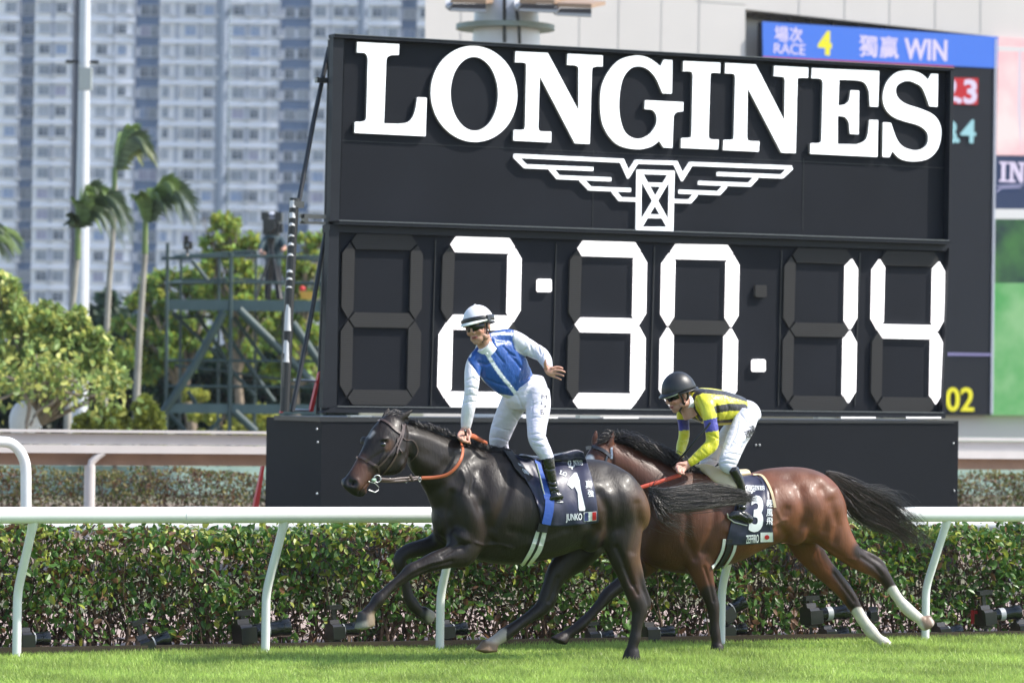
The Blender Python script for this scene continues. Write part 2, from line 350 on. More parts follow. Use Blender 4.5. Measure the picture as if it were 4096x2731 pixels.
def hedge(name, label, group, n0, n1, t0, t1, h, nl, size, ntw, leafcol, ycol, yel, mtl, brown=0.0, dens_low=0.35):
    o0 = np.array([R0.x, R0.y, 0.0]); Ta, Na = np.array(T), np.array(N)
    root = empty(name, (o0 + Ta * (t0 + t1) / 2 + Na * (n0 + n1) / 2).tolist(), label, 'hedge', group)
    t = RNG.uniform(t0, t1, nl); z = RNG.beta(1.5, 1.0, nl) * h
    k = RNG.uniform(0, 1, nl); n = np.where(k < 0.62, n0 + np.abs(RNG.normal(0, 0.05, nl)) + 0.06 * np.sin(t * 5 + z * 7), RNG.uniform(n0, n1, nl))
    top = RNG.uniform(0, 1, nl) < 0.2; z[top] = h + RNG.normal(0.0, 0.02, top.sum()); n[top] = RNG.uniform(n0, n1, top.sum())
    z += 0.02 * np.sin(t * 3.1) + 0.015 * np.sin(t * 11)
    cl = np.sin(t * 4.3 + 2 * np.sin(z * 9)) + np.sin(t * 9.7 + z * 14) * 0.6 + RNG.normal(0, 0.7, nl)
    keep = cl > (-0.9 + np.where(z < h * 0.22, 1.4 * dens_low, 0)) ; t, z, n = t[keep], z[keep], n[keep]
    P = o0 + t[:, None] * Ta + n[:, None] * Na + z[:, None] * np.array([0, 0, 1.0])
    V, Fc = leafmesh(P, size, tilt=1.2)
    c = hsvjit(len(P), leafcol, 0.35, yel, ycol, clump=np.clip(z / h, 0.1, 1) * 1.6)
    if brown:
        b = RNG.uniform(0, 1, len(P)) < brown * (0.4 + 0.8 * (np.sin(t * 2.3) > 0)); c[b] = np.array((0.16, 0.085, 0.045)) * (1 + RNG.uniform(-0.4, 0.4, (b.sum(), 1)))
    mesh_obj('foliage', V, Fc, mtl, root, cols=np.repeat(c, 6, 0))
    mb = MB()
    for i in range(ntw):
        tt = random.uniform(t0, t1); nn_ = random.uniform(n0 + 0.03, n1 - 0.02); q = Vector(o0) + T * tt + N * nn_
        L = random.uniform(0.5, 1.0) * h; a = random.uniform(-0.5, 0.5); pts = [q]
        for s in range(1, 5): pts.append(q + UP * (L * s / 4) + T * (a * L * s / 4 + random.uniform(-0.03, 0.03)) + N * random.uniform(-0.04, 0.04))
        r0 = random.choice([0.003, 0.004, 0.012]) * (h / 0.8); mb.tube(pts, [r0 * (1 - 0.18 * s) for s in range(5)], 4, False)
    for i in range(ntw * 3):
        q = Vector(o0) + T * random.uniform(t0, t1) + N * (n0 + abs(random.gauss(0.06, 0.08))) + UP * random.uniform(0.05, h)
        d = Vector((random.gauss(0, 1), random.gauss(0, 1), random.gauss(0, 0.8))).normalized() * random.uniform(0.05, 0.16)
        mb.tube([q, q + d * 0.5 + UP * 0.01, q + d], [0.0022, 0.0018, 0.001], 3, False)
    build(mb, 'twigs', twig_m, root, fix=False)
    return root
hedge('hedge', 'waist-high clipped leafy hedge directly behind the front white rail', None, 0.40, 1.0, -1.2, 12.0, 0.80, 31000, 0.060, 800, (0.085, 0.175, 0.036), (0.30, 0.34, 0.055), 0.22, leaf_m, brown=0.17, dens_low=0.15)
# dead inner core of the hedge: dense fine twigs
def core(root_n0, root_n1, t0, t1, h, n, parent):
    o0 = np.array([R0.x, R0.y, 0.0]); P = o0 + RNG.uniform(t0, t1, n)[:, None] * np.array(T) + RNG.uniform(root_n0, root_n1, n)[:, None] * np.array(N)
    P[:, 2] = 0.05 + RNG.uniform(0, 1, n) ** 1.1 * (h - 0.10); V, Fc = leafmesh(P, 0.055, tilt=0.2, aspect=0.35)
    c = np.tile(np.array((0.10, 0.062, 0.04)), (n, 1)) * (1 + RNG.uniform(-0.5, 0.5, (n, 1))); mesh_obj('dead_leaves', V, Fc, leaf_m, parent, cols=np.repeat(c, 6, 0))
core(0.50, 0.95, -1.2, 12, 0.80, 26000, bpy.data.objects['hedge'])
hedge('hedge', 'low clipped brownish hedge beyond the white railing, left of and behind the dark timing board', None, 20.6, 21.4, -8, 26, 0.72, 46000, 0.052, 500, (0.10, 0.135, 0.045), (0.24, 0.21, 0.07), 0.4, leaf_far, brown=0.28, dens_low=0.0)
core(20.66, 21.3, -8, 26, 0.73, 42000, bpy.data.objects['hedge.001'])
# ------------------------------------------------------------------ running rails
def rail_obj(label, off, vleft, rad, posts, t0, t1, group, vsamp=141):
    p = ptN(vsamp, vleft, off); zr = p.z; o0 = Vector((R0.x, R0.y, 0)) + N * off
    root = empty('running_rail', o0 + T * 3, label, 'rail', group)
    mb = MB(); mb.tube([o0 + T * t0 + UP * zr, o0 + T * t1 + UP * zr], rad, 28); build(mb, 'rail_tube', white_pvc, root, smooth=True)
    return root, zr, o0
rr, zr, ro = rail_obj('white plastic running rail on leaning posts in front of the leafy hedge', -0.28, 2060, 0.0535, None, -1.5, 12.5, 'white running rails')
for u in (797, 2490):
    q = atT(u, -0.28, zr); mb = MB(); mb.tube([q - T * 0.1, q + T * 0.1], 0.0555, 28); build(mb, 'rail_sleeve', white_pvc, rr, smooth=True)
POSTS = [[(66, 2634), (70, 2364), (141, 2094)], [(1061, 2620), (1072, 2364), (1144, 2093)], [(1759, 2607), (1759, 2372), (1835, 2092)],
         [(2884, 2588), (2876, 2352), (2955, 2090)], [(3701, 2573), (3703, 2345), (3795, 2086)]]
for (b, k, t_) in POSTS:
    B = gnd(*b); K = ptN(k[0], k[1], 0.0); K.x, K.y = (B + (K - B) * 0.0).x, B.y; K = Vector((B.x, B.y, K.z))
    top = atT(t_[0], -0.28, zr - 0.03)
    A0 = K - UP * 0.07; pts = [B, A0] + [Vector(A0) * (1 - s) ** 2 + Vector(K + UP * 0.0) * 2 * s * (1 - s) + (K + (top - K) * 0.16) * s * s for s in (0.25, 0.5, 0.75, 1)] + [top]
    pts[0] = pts[0] - UP * 0.05
    mb = MB(); mb.tube(pts, 0.029, 16, ref=T); mb.tube([top + (K - top) * 0.12, top], 0.032, 16, ref=T); build(mb, 'post', white_pvc, rr, smooth=True)
r2, z2, o2 = rail_obj('second white running rail half hidden behind the leafy hedge', 1.35, 2106, 0.058, None, -2, 14, 'white running rails', 64)
for t in (0.5, 3.2, 5.9, 8.6, 11.3):
    mb = MB(); mb.tube([o2 + T * t + N * 0.25, o2 + T * t + N * 0.25 + UP * (z2 * 0.45), o2 + T * t + UP * z2], 0.029, 12, ref=T); build(mb, 'post', white_pvc, r2, smooth=True)
# gooseneck rail end at the far left, behind the hedge
P0 = [cE(-140, 92), (cE(0, 100)), cE(60, 108), cE(105, 140), cE(140, 195), cE(156, 260), cE(158, 400), cE(158, 640)]
mb = MB(); mb.tube([ptN(*p, 6.0) for p in [tuple(q) for q in cr(P0, 4)]] , 0.044, 16, ref=N)
setp(build(mb, 'rail_end', white_pvc, smooth=True), 'white curved gooseneck rail end at far left beyond the hedge', 'rail')
# white board railing far behind + its posts
def far_rail(label, u0, u1, off):
    a = ptN(*dd(0, 985), off); ztop = a.z; A = atT(u0, off, 0); Bq = atT(u1, off, 0); c = (A + Bq) / 2; hl = (Bq - A).length / 2
    root = empty('track_railing', c, label, 'railing', 'white railings of the far track')
    whitealu = mat('white_aluminium', (0.62, 0.58, 0.56), 0.45, var=0.05); shade = mat('timber_board', (0.36, 0.23, 0.16), 0.8, var=0.15)
    h = 0.27; mb = MB()
    mb.box(c + UP * (ztop - 0.015), hl, 0.07, 0.015); mb.box(c + UP * (ztop - h * 0.38) + N * 0.02, hl, 0.03, h * 0.22)
    mb.box(c + UP * (ztop - h * 0.80), hl, 0.045, h * 0.17); build(mb, 'rail_beam', whitealu, root)
    mb = MB(); mb.box(c + UP * (ztop - h - 0.06) + N * 0.10, hl, 0.02, 0.07); build(mb, 'under_board', shade, root)
    n = 0
    p207 = atT(207 * 1.7415, off, 0)
    for kq in range(-1, 4):
        q = p207 + T * (3.7 * kq); mb = MB(); mb.tube([q, q + UP * (ztop - 0.40)], 0.062, 14, ref=T); mb.tube([q + UP * (ztop - 0.45), q + UP * (ztop - .36) + T * .02, q + T * 0.10 + UP * (ztop - 0.29), q + T * 0.16 + UP * (ztop - 0.25)], 0.045, 12, ref=N)
        build(mb, 'post', whitealu, root, smooth=True)
    return root
far_rail('long white board railing of the far track beyond the low hedge', -900, 4700, 17.1)
gw = MB(); q = atT(2000, 36, 0); gw.box(q + UP * 0.23, 60, 0.05, 0.23); setp(build(gw, 'low_wall', mat('green_wall', (0.30, 0.42, 0.36), 0.7, var=0.1)), 'pale green low wall behind the white railing', 'wall')
# ------------------------------------------------------------------ timing board
BO = 10.0
def bslab(mb, q, o0, depth): mb.slab([ptN(u, v, BO + o0) for u, v in q], N * depth); return mb
board = empty('timing_board', (atT(1300, BO, 0) + atT(3800, BO, 0)) / 2, 'large black race timing board reading LONGINES above white digits', 'scoreboard')
q_all = [dd(766, 79), dd(2192, 158), dd(2171, 950), dd(740, 944)]
mb = MB(); bslab(mb, [dd(792, 88), dd(2184, 164), dd(2178, 552), dd(780, 506)], 0.0, 0.12); build(mb, 'sign_panel', charcoal, board)
mb = MB(); bslab(mb, [dd(781, 516), dd(2180, 562), dd(2168, 950), dd(775, 934)], 0.03, 0.1); build(mb, 'digit_panel', charcoal, board)
mb = MB()
bslab(mb, [dd(768, 78), dd(2192, 157), dd(2192, 163), dd(768, 86)], -0.10, 0.15)
bslab(mb, [dd(2184, 157), dd(2192, 157.5), dd(2182, 560), dd(2178, 560)], -0.10, 0.45)
bslab(mb, [dd(766, 86), dd(790, 88), dd(779, 508), dd(758, 508)], -0.06, 0.1)
bslab(mb, [dd(779, 507), dd(2182, 553), dd(2182, 561), dd(779, 515)], -0.10, 0.2)
bslab(mb, [dd(758, 516), dd(2182, 562), dd(2181, 577), dd(758, 533)], -0.02, 0.2)
bslab(mb, [dd(756, 528), dd(779, 530), dd(773, 936), dd(741, 936)], -0.05, 0.1)
bslab(mb, [dd(2180, 570), dd(2184, 570), dd(2172, 960), dd(2164, 950)], -0.05, 0.4)
bslab(mb, [dd(773, 932), dd(2170, 947), dd(2172, 960), dd(741, 947)], -0.09, 0.15)
build(mb, 'frame', mat('frame_metal', (0.013, 0.015, 0.020), 0.5, var=0.1, spec=.25), board)
mb = MB()                                  # light edges of the two ledges
bslab(mb, [dd(779, 505.5), dd(2181, 551.5), dd(2181, 553), dd(779, 507)], -0.11, 0.02); bslab(mb, [dd(775, 932.2), dd(2168, 946.5), dd(2168, 948), dd(775, 933.8)], -0.10, 0.02)
bslab(mb, [dd(770, 77), dd(2192, 156), dd(2192, 157.2), dd(770, 78.4)], -0.11, 0.02)
build_each(mb, 'ledge_trim', mat('trim_metal', (0.20, 0.21, 0.22), 0.3, metal=0.5), board)
mb = MB()                                  # panel seams
for a, b in (((785, 322), (2184, 386)),): bslab(mb, [dd(a[0], a[1]), dd(b[0], b[1]), dd(b[0], b[1] + 1.2), dd(a[0], a[1] + 1.2)], -0.004, 0.01)
for x0, x1 in ((1363, 1360), (1845, 1843)): bslab(mb, [dd(x0, 345 + (x0 - 1363) * 0.04), dd(x0 + 1.2, 345 + (x0 - 1363) * 0.04), dd(x1 + 1.2, 528), dd(x1, 528)], -0.004, 0.01)
for x0, x1 in ((1000, 989), (1277, 1268), (1503, 1492), (1795, 1787), (1975, 1963)): bslab(mb, [dd(x0, 545 + (x0 - 780) * 0.03), dd(x0 + 2, 545 + (x0 - 780) * 0.03), dd(x1 + 2, 932), dd(x1, 932)], 0.015, 0.03)
build_each(mb, 'panel_seam', black_metal, board)
# letters, traced on the board plane
def C(f, pts): return [tuple(f(x, y)) for x, y in pts]
def arcs(f, segs):                         # segs: lists; 's' lists get smoothed, 'l' lists stay straight
    out = []
    for kind, pts in segs:
        P = [f[0](x, y) if f[1] is None else (f[1](x, y) if len(pts) and False else f[0](x, y)) for x, y in pts]
        out += [tuple(p) for p in (cr(P, 5) if kind == 's' else P)]
    return out
A_ = (cA, None); B_ = (cB, None)
def EL(f, cx, cy, rx, ry, n=56, sk=0.0): return [f(cx + rx * math.cos(2 * math.pi * i / n), cy + ry * math.sin(2 * math.pi * i / n) + sk * rx * math.cos(2 * math.pi * i / n)) for i in range(n)]
LET = []
LET.append([arcs(A_, [('l', [(290, 112), (563, 126), (560, 196)]), ('s', [(545, 195), (505, 198), (482, 215), (478, 240)]), ('l', [(463, 640)]), ('s', [(560, 643), (620, 632), (655, 590), (672, 530), (680, 470)]), ('l', [(741, 474), (733, 722), (273, 700), (275, 630)]), ('s', [(315, 630), (342, 622), (350, 600)]), ('l', [(360, 225)]), ('s', [(357, 205), (340, 184), (288, 180)])])])
LET.append([EL(cA, 1048, 448, 280, 311, sk=0.03), EL(cA, 1050, 448, 155, 240, sk=0.03)])
LET.append([arcs(A_, [('l', [(1317, 173), (1527, 183), (1727, 560)]), ('l', [(1727, 285)]), ('s', [(1722, 270), (1700, 262), (1652, 260)]), ('l', [(1655, 188), (1884, 200), (1882, 270)]), ('s', [(1842, 270), (1818, 278), (1812, 300)]), ('l', [(1798, 772), (1703, 768), (1474, 330), (1464, 665)]), ('s', [(1468, 685), (1490, 692), (1549, 694)]), ('l', [(1548, 762), (1304, 750), (1306, 682)]), ('s', [(1350, 683), (1374, 678), (1380, 655)]), ('l', [(1388, 270)]), ('s', [(1385, 250), (1365, 244), (1315, 243)])])])
G = [tuple(cA(*p)) for p in [(2335, 230), (2278, 226), (2258, 270)]]
G += [tuple(x) for x in cr([cA(2258, 270), cA(2180, 215), cA(2090, 200), cA(1975, 240), cA(1890, 360), cA(1867, 490), cA(1885, 650), cA(1970, 770), cA(2095, 806), cA(2190, 792), cA(2250, 752)], 5)]
G += [tuple(cA(2278, 795)), tuple(cB(140, 773)), tuple(cB(148, 575))] + [tuple(x) for x in cr([cB(148, 575), cB(165, 550), cB(208, 543)], 4)]
G += [tuple(cB(210, 487)), tuple(cA(2158, 490)), tuple(cA(2155, 547))] + [tuple(x) for x in cr([cA(2155, 547), cA(2205, 552), cA(2232, 590), cA(2228, 650), cA(2180, 715), cA(2105, 740), cA(2030, 700), cA(1995, 600), cA(1990, 480), cA(2010, 360), cA(2055, 290), cA(2110, 270), cA(2170, 285), cA(2225, 340), cA(2272, 444)], 5)]
G += [tuple(cB(137, 432)), tuple(cB(141, 222))]
LET.append([G])
LET.append([arcs(B_, [('l', [(210, 228), (443, 239), (441, 303)]), ('s', [(405, 300), (384, 304), (379, 322)]), ('l', [(368, 690)]), ('s', [(370, 712), (388, 721), (432, 722)]), ('l', [(428, 783), (195, 773), (198, 712)]), ('s', [(240, 712), (258, 705), (262, 685)]), ('l', [(270, 318)]), ('s', [(265, 298), (248, 292), (208, 292)])])])
LET.append([arcs(B_, [('l', [(473, 240), (665, 250), (846, 605), (849, 350)]), ('s', [(845, 330), (825, 325), (779, 322)]), ('l', [(781, 258), (996, 270), (994, 334)]), ('s', [(950, 332), (930, 336), (927, 355)]), ('l', [(916, 806), (827, 803), (614, 395), (610, 705)]), ('s', [(614, 724), (632, 731), (688, 733)]), ('l', [(684, 797), (460, 787), (463, 724)]), ('s', [(505, 724), (524, 718), (528, 695)]), ('l', [(537, 330)]), ('s', [(532, 312), (515, 306), (472, 305)])])])
LET.append([arcs(B_, [('l', [(1018, 272), (1442, 291), (1434, 515), (1384, 513)]), ('s', [(1378, 420), (1355, 370), (1310, 350), (1190, 345)]), ('l', [(1184, 508)]), ('s', [(1225, 503), (1252, 475), (1262, 412)]), ('l', [(1315, 415), (1312, 688), (1258, 685)]), ('s', [(1252, 615), (1228, 580), (1180, 572)]), ('l', [(1180, 750)]), ('s', [(1300, 752), (1348, 732), (1370, 690), (1380, 598)]), ('l', [(1434, 600), (1430, 830), (1008, 810), (1010, 745)]), ('s', [(1052, 745), (1074, 738), (1079, 715)]), ('l', [(1088, 365)]), ('s', [(1082, 345), (1062, 337), (1016, 336)])])])
Sx = [cB(*p) for p in [(1812, 310), (1768, 308), (1748, 345)]] + cr([cB(*p) for p in [(1748, 345), (1700, 305), (1625, 287), (1545, 303), (1487, 365), (1465, 450), (1478, 520), (1525, 575), (1600, 606), (1690, 632), (1740, 672), (1750, 715), (1738, 758), (1700, 785), (1650, 788), (1590, 765), (1550, 715), (1515, 617)]], 4) + [cB(1466, 614), cB(1463, 830), cB(1505, 832), cB(1524, 793)] + cr([cB(*p) for p in [(1524, 793), (1580, 845), (1670, 858), (1755, 838), (1812, 775), (1832, 690), (1822, 620), (1780, 565), (1700, 528), (1610, 498), (1560, 460), (1545, 415), (1560, 375), (1610, 353), (1660, 362), (1715, 400), (1758, 512)]], 4) + [cB(1808, 515)]
LET.append([[tuple(p) for p in Sx]])
def clean(lp):
    out = []
    for p in lp:
        if not out or abs(p[0] - out[-1][0]) + abs(p[1] - out[-1][1]) > 0.6: out.append(p)
    return out
letter_side = mat('letter_return', (0.30, 0.29, 0.27), 0.5)
def solid_sign(name, loops, parent, off, depth, mats):
    loops = [clean(l) for l in loops]; V2, Fc = flat2d([[(x / 100, -y / 100) for x, y in l] for l in loops])
    m = shape_on(V2, Fc, lambda x, y: (x * 100, -y * 100), off, depth); m.m = [0 if i < len(Fc) else 1 for i in range(len(m.f))]
    return build(m, name, mats, parent)
for lp in LET: solid_sign('letter', lp, board, BO - 0.045, 0.043, [sign_lit, letter_side])
def stroke(mb, pts, w, off, depth, closed=False):
    P = [np.array(p) for p in pts]; n = len(P); L = []; R = []
    for i in range(n):
        if closed: a, b = P[i - 1], P[(i + 1) % n]; d1 = P[i] - a; d2 = b - P[i]
        else: d1 = P[i] - P[i - 1] if i else P[1] - P[0]; d2 = P[i + 1] - P[i] if i < n - 1 else P[-1] - P[-2]
        d1 = d1 / np.linalg.norm(d1); d2 = d2 / np.linalg.norm(d2); n1 = np.array([-d1[1], d1[0]]); n2 = np.array([-d2[1], d2[0]]); m = n1 + n2; m = m / np.linalg.norm(m); k = 1 / max(0.35, m @ n1)
        L.append(P[i] + m * w / 2 * k); R.append(P[i] - m * w / 2 * k)
    rng = range(n if closed else n - 1)
    for i in rng: j = (i + 1) % n; mb.slab([ptN(*L[i], off), ptN(*L[j], off), ptN(*R[j], off), ptN(*R[i], off)], N * depth)
mb = MB(); w = 14.5; oo = BO - 0.042; dp = 0.034
stroke(mb, [cA(1312, 849), cA(2012, 881), cA(2053, 972), cA(2105, 888), cB(165, 868), cB(207, 958), cB(260, 874), cB(893, 897)], w, oo, dp)
stroke(mb, [cA(1322, 855), cA(1385, 917), cA(1822, 935)], w, oo + 0.001, dp)
stroke(mb, [cA(1550, 932), cA(1597, 988), cA(1938, 1002)], w, oo + 0.002, dp)
stroke(mb, [cA(1748, 1004), cA(1803, 1061), cA(2066, 1071)], w, oo + 0.003, dp)
stroke(mb, [cA(1958, 1078), cA(2000, 1130), cA(2112, 1134)], w, oo + 0.002, dp)
stroke(mb, [cB(893, 897), cB(833, 953), cB(428, 937)], w, oo + 0.001, dp)
stroke(mb, [cB(672, 960), cB(630, 1005), cB(310, 993)], w, oo + 0.002, dp)
stroke(mb, [cB(478, 1013), cB(436, 1058), cB(188, 1048)], w, oo + 0.003, dp)
stroke(mb, [cB(292, 1066), cB(254, 1110), cB(150, 1107)], w, oo + 0.002, dp)
stroke(mb, [cA(2124, 953), cB(142, 930), cB(134, 1284), cA(2118, 1322)], 16, oo, dp, True)
stroke(mb, [cA(2130, 965), cB(128, 1272)], 15, oo + 0.004, dp); stroke(mb, [cB(134, 940), cA(2126, 1310)], 15, oo + 0.005, dp)
stroke(mb, [cA(2172, 1034), cB(98, 1006)], 14, oo + 0.006, dp); stroke(mb, [cA(2165, 1240), cB(86, 1204)], 14, oo + 0.006, dp)
build(mb, 'winged_emblem', sign_lit, board)
SEG = dict(a=[(.11, .045), (.175, 0), (.845, 0), (.92, .05), (.845, .09), (.17, .09)], f=[(.09, .055), (.155, .1), (.15, .445), (.085, .495), (0, .43), (0, .115)],
           b=[(.93, .06), (1, .115), (1, .43), (.92, .495), (.85, .445), (.85, .1)], g=[(.1, .5), (.17, .458), (.835, .458), (.905, .5), (.835, .545), (.17, .545)],
           e=[(.085, .505), (.15, .55), (.15, .9), (.085, .95), (0, .885), (0, .57)], c=[(.92, .505), (1, .57), (1, .885), (.915, .95), (.84, .9), (.84, .55)], d=[(.1, .957), (.17, .91), (.84, .91), (.905, .957), (.83, 1), (.17, 1)])
DIG = [([cC(120, 140), cC(662, 152), cC(635, 1297), cC(98, 1292)], ''), ([cC(795, 160), cC(1320, 175), cC(1298, 1309), cC(762, 1304)], 'abged'), ([cC(1650, 188), cC(2163, 203), cC(2143, 1318), cC(1622, 1313)], 'abgcd'),
       ([cD(85, 197), cD(562, 207), cD(541, 1242), cD(66, 1237)], 'abcdef'), ([cD(848, 220), cD(1307, 233), cD(1290, 1247), cD(827, 1242)], 'bc'), ([cD(1408, 238), cD(1855, 250), cD(1838, 1255), cD(1388, 1248)], 'fbgc')]
for q, lit in DIG:
    for on in (True, False):
        mb = MB()
        for k, pl in SEG.items():
            if (k in lit) != on: continue
            if on and k in 'bcef':             # saw-tooth LED edges on the lit uprights
                P = [tuple(quadmap(q, x, y)) for x, y in pl]; out = []
                for i in range(6):
                    a, b = np.array(P[i]), np.array(P[(i + 1) % 6]); out.append(tuple(a)); vert = abs(b[1] - a[1]) > 150
                    if vert:
                        m = 42; dirn = np.array([1.0, 0]) * (1 if (a[0] + b[0]) / 2 > sum(p[0] for p in P) / 6 else -1)
                        for j in range(1, m): out.append(tuple(a + (b - a) * j / m + dirn * (3.2 if j % 2 else 0)))
                V2, Fc = flat2d([[(x / 100, -y / 100) for x, y in out]]); m_ = shape_on(V2, Fc, lambda x, y: (x * 100, -y * 100), BO - 0.005, 0.034); mb.add(m_.v, m_.f)
            else: mb.slab([ptN(*quadmap(q, x, y), BO - 0.005) for x, y in pl], N * 0.034)
        if mb.v: build_each(mb, 'lit_segment' if on else 'unlit_segment', led_lit if on else led_off, board)
for f, x0, y0, x1, y1, m in ((cC, 1432, 447, 1523, 533, led_lit), (cD, 648, 923, 727, 1000, led_lit), (cD, 663, 455, 735, 532, led_off)):
    mb = MB(); mb.slab([ptN(*f(*p), BO - 0.01) for p in ((x0 + 8, y0), (x1 - 8, y0), (x1, y0 + 8), (x1, y1 - 8), (x1 - 8, y1), (x0 + 8, y1), (x0, y1 - 8), (x0, y0 + 8))], N * 0.039); build(mb, 'dot', m, board)
# base
bb = MB(); zt = ptN(*dd(615, 957), BO - 0.25).z
L0 = ptN(*dd(612, 957), BO - 0.28); Rr = ptN(*dd(2197, 966), BO - 0.28); Ls = ptN(*dd(735, 962), BO - 0.28)
bb.slab([Vector((Ls.x, Ls.y, 0)) - N * 0.04 + T * .003, Ls - N * 0.04 + UP * .003 + T * .003, Rr - N * 0.04, Vector((Rr.x, Rr.y, 0)) - N * 0.04], N * 1.45)
build(bb, 'base_box', charcoal_b, board)
mb = MB(); bslab(mb, [dd(735, 957), dd(2192, 966), dd(2192, 972), dd(735, 968)], -0.33, 1.2); build(mb, 'base_top', black_metal, board)
bt = MB()
for x, y in ((730, 1015), (728, 1133), (1736, 1022), (1745, 1022), (2190, 1018), (2192, 1127), (728, 985)): bt.ell(ptN(*dd(x, y), BO - 0.33), T * 0.011, N * 0.008, UP * 0.011, 8, 6)
build_each(bt, 'bolt', steel, board, smooth=True)
jk = MB()
for x in (800, 1140, 1325, 1560, 1870, 2020): jk.box(ptN(*dd(x + 25, 957), BO + 0.0), 0.11, 0.05, 0.015); jk.tube([ptN(*dd(x + 60, 960), BO - 0.1), ptN(*dd(x + 140, 960), BO - 0.1)], 0.014, 8)
build_each(jk, 'levelling_jack', steel, board)
# side scaffold braces at the left of the board
mb = MB(); mb.tube([ptN(*dd(765, 88), BO + 0.1), ptN(*dd(757, 500), BO + 0.1), ptN(*dd(742, 950), BO + 0.1)], 0.022, 10); mb.tube([ptN(*dd(758, 92), BO + 0.3), ptN(*dd(749, 500), BO + 0.3), ptN(*dd(730, 950), BO + 0.3)], 0.022, 10)
build(mb, 'side_tube', black_metal, board, smooth=True)
mb = MB(); mb.tube([ptN(*dd(756, 110), BO + 0.35), ptN(*dd(722, 270), BO + 0.2), ptN(*dd(684, 475), BO)], 0.024, 10); build(mb, 'upper_brace', black_metal, board, smooth=True)
mb = MB(); mb.tube([ptN(*dd(753, 505), BO + 0.2), ptN(*dd(712, 740), BO + 0.1), ptN(*dd(671, 945), BO)], 0.024, 10); build(mb, 'lower_brace', black_metal, board, smooth=True)
mb = MB(); mb.tube([ptN(*dd(676, 455), BO), ptN(*dd(664, 700), BO), ptN(*dd(654, 945), BO)], 0.046, 12); mb.box(ptN(*dd(656, 850), BO), 0.035, 0.035, 0.16); build(mb, 'mast_tube', black_metal, board, smooth=False)
tp = MB()
for y0, y1 in ((462, 478), (490, 502), (515, 521), (542, 546), (560, 566), (585, 590), (622, 628), (640, 645), (660, 664), (700, 760), (782, 832)):
    x = 676 - (y0 - 455) * 0.045; tp.tube([ptN(*dd(x - 2, y0), BO - 0.01), ptN(*dd(x - 2 - (y1 - y0) * .04, y1), BO - 0.02)], 0.034, 10)
build_each(tp, 'white_tape', mat('white_tape', (0.6, 0.6, 0.6), 0.5), board)
cl = MB(); cl.box(ptN(*dd(738, 185), BO + 0.2), 0.055, 0.03, 0.025); cl.box(ptN(*dd(718, 497), BO), 0.13, 0.02, 0.02); cl.box(ptN(*dd(718, 512), BO), 0.13, 0.02, 0.012); cl.box(ptN(*dd(700, 502), BO - .02), 0.02, 0.04, 0.04); cl.box(ptN(*dd(683, 470), BO), 0.05, 0.05, 0.03)
build_each(cl, 'clamp', mat('clamp_metal', (0.10, 0.10, 0.10), 0.3, metal=0.6), board)
mb = MB(); mb.slab([ptN(*dd(*p), BO + 0.25) for p in ((733, 855), (738, 852), (720, 945), (712, 945))], N * 0.05); mb.slab([ptN(*dd(*p), BO + 0.4) for p in ((603, 1070), (608, 1070), (594, 1165), (583, 1165))], N * 0.05); mb.slab([ptN(*dd(*p), BO + 0.35) for p in ((652, 925), (656, 925), (650, 948), (645, 948))], N * .05)
lad = empty('ladder', atT(1200, BO + .25, 0), 'red ladder with steel rungs at the left end of the timing board', 'ladder'); build_each(mb, 'rail', red_paint, lad); mb = MB(); mb.tube([ptN(*dd(675, 872), BO + 0.28), ptN(*dd(735, 876), BO + 0.28)], 0.012, 8); mb.tube([ptN(*dd(675, 941), BO + 0.28), ptN(*dd(716, 943), BO + 0.28)], 0.014, 8)
build_each(mb, 'rung', steel, lad)
# ------------------------------------------------------------------ horses
def limb(mb, P, offb, ratio=1.0, n=14, k=4, px=1.0):
    """P: (u, v, w, r_px[, depth ratio]) in photograph pixels, w = metres across the body (positive away); r_px / px is the half thickness."""
    Q = [tuple(p) + (ratio,) * (5 - len(p)) for p in P]; Q = [tuple(q) for q in cr(Q, k)]
    pts = []; r = []; ra = []
    for u, v, w, rp, rt in Q:
        p = ptN(u, v, offb + w); s = F / p.y; pts.append(p); r.append(max(rp / px / s, 0.002)); ra.append(max(rt, 0.1))
    # rings: in-plane half thickness r, sideways half thickness r*ra
    kk = len(pts); vs = []
    for i, p in enumerate(pts):
        t = (pts[min(i + 1, kk - 1)] - pts[max(i - 1, 0)]).normalized()
        a = N.cross(t).normalized(); b = t.cross(a).normalized()
        for j in range(n):
            th = 2 * math.pi * j / n; vs.append(p + a * (r[i] * math.cos(th)) + b * (r[i] * ra[i] * math.sin(th)))
    t0 = (pts[0] - pts[1]).normalized() * r[0] * 0.5; t1 = (pts[-1] - pts[-2]).normalized() * r[-1] * 0.5
    vs += [pts[0] + t0, pts[-1] + t1]
    fs = [(i * n + j, i * n + (j + 1) % n, (i + 1) * n + (j + 1) % n, (i + 1) * n + j) for i in range(kk - 1) for j in range(n)]
    fs += [(kk * n, (j + 1) % n, j) for j in range(n)] + [(kk * n + 1, (kk - 1) * n + j, (kk - 1) * n + (j + 1) % n) for j in range(n)]
    mb.add(vs, fs)
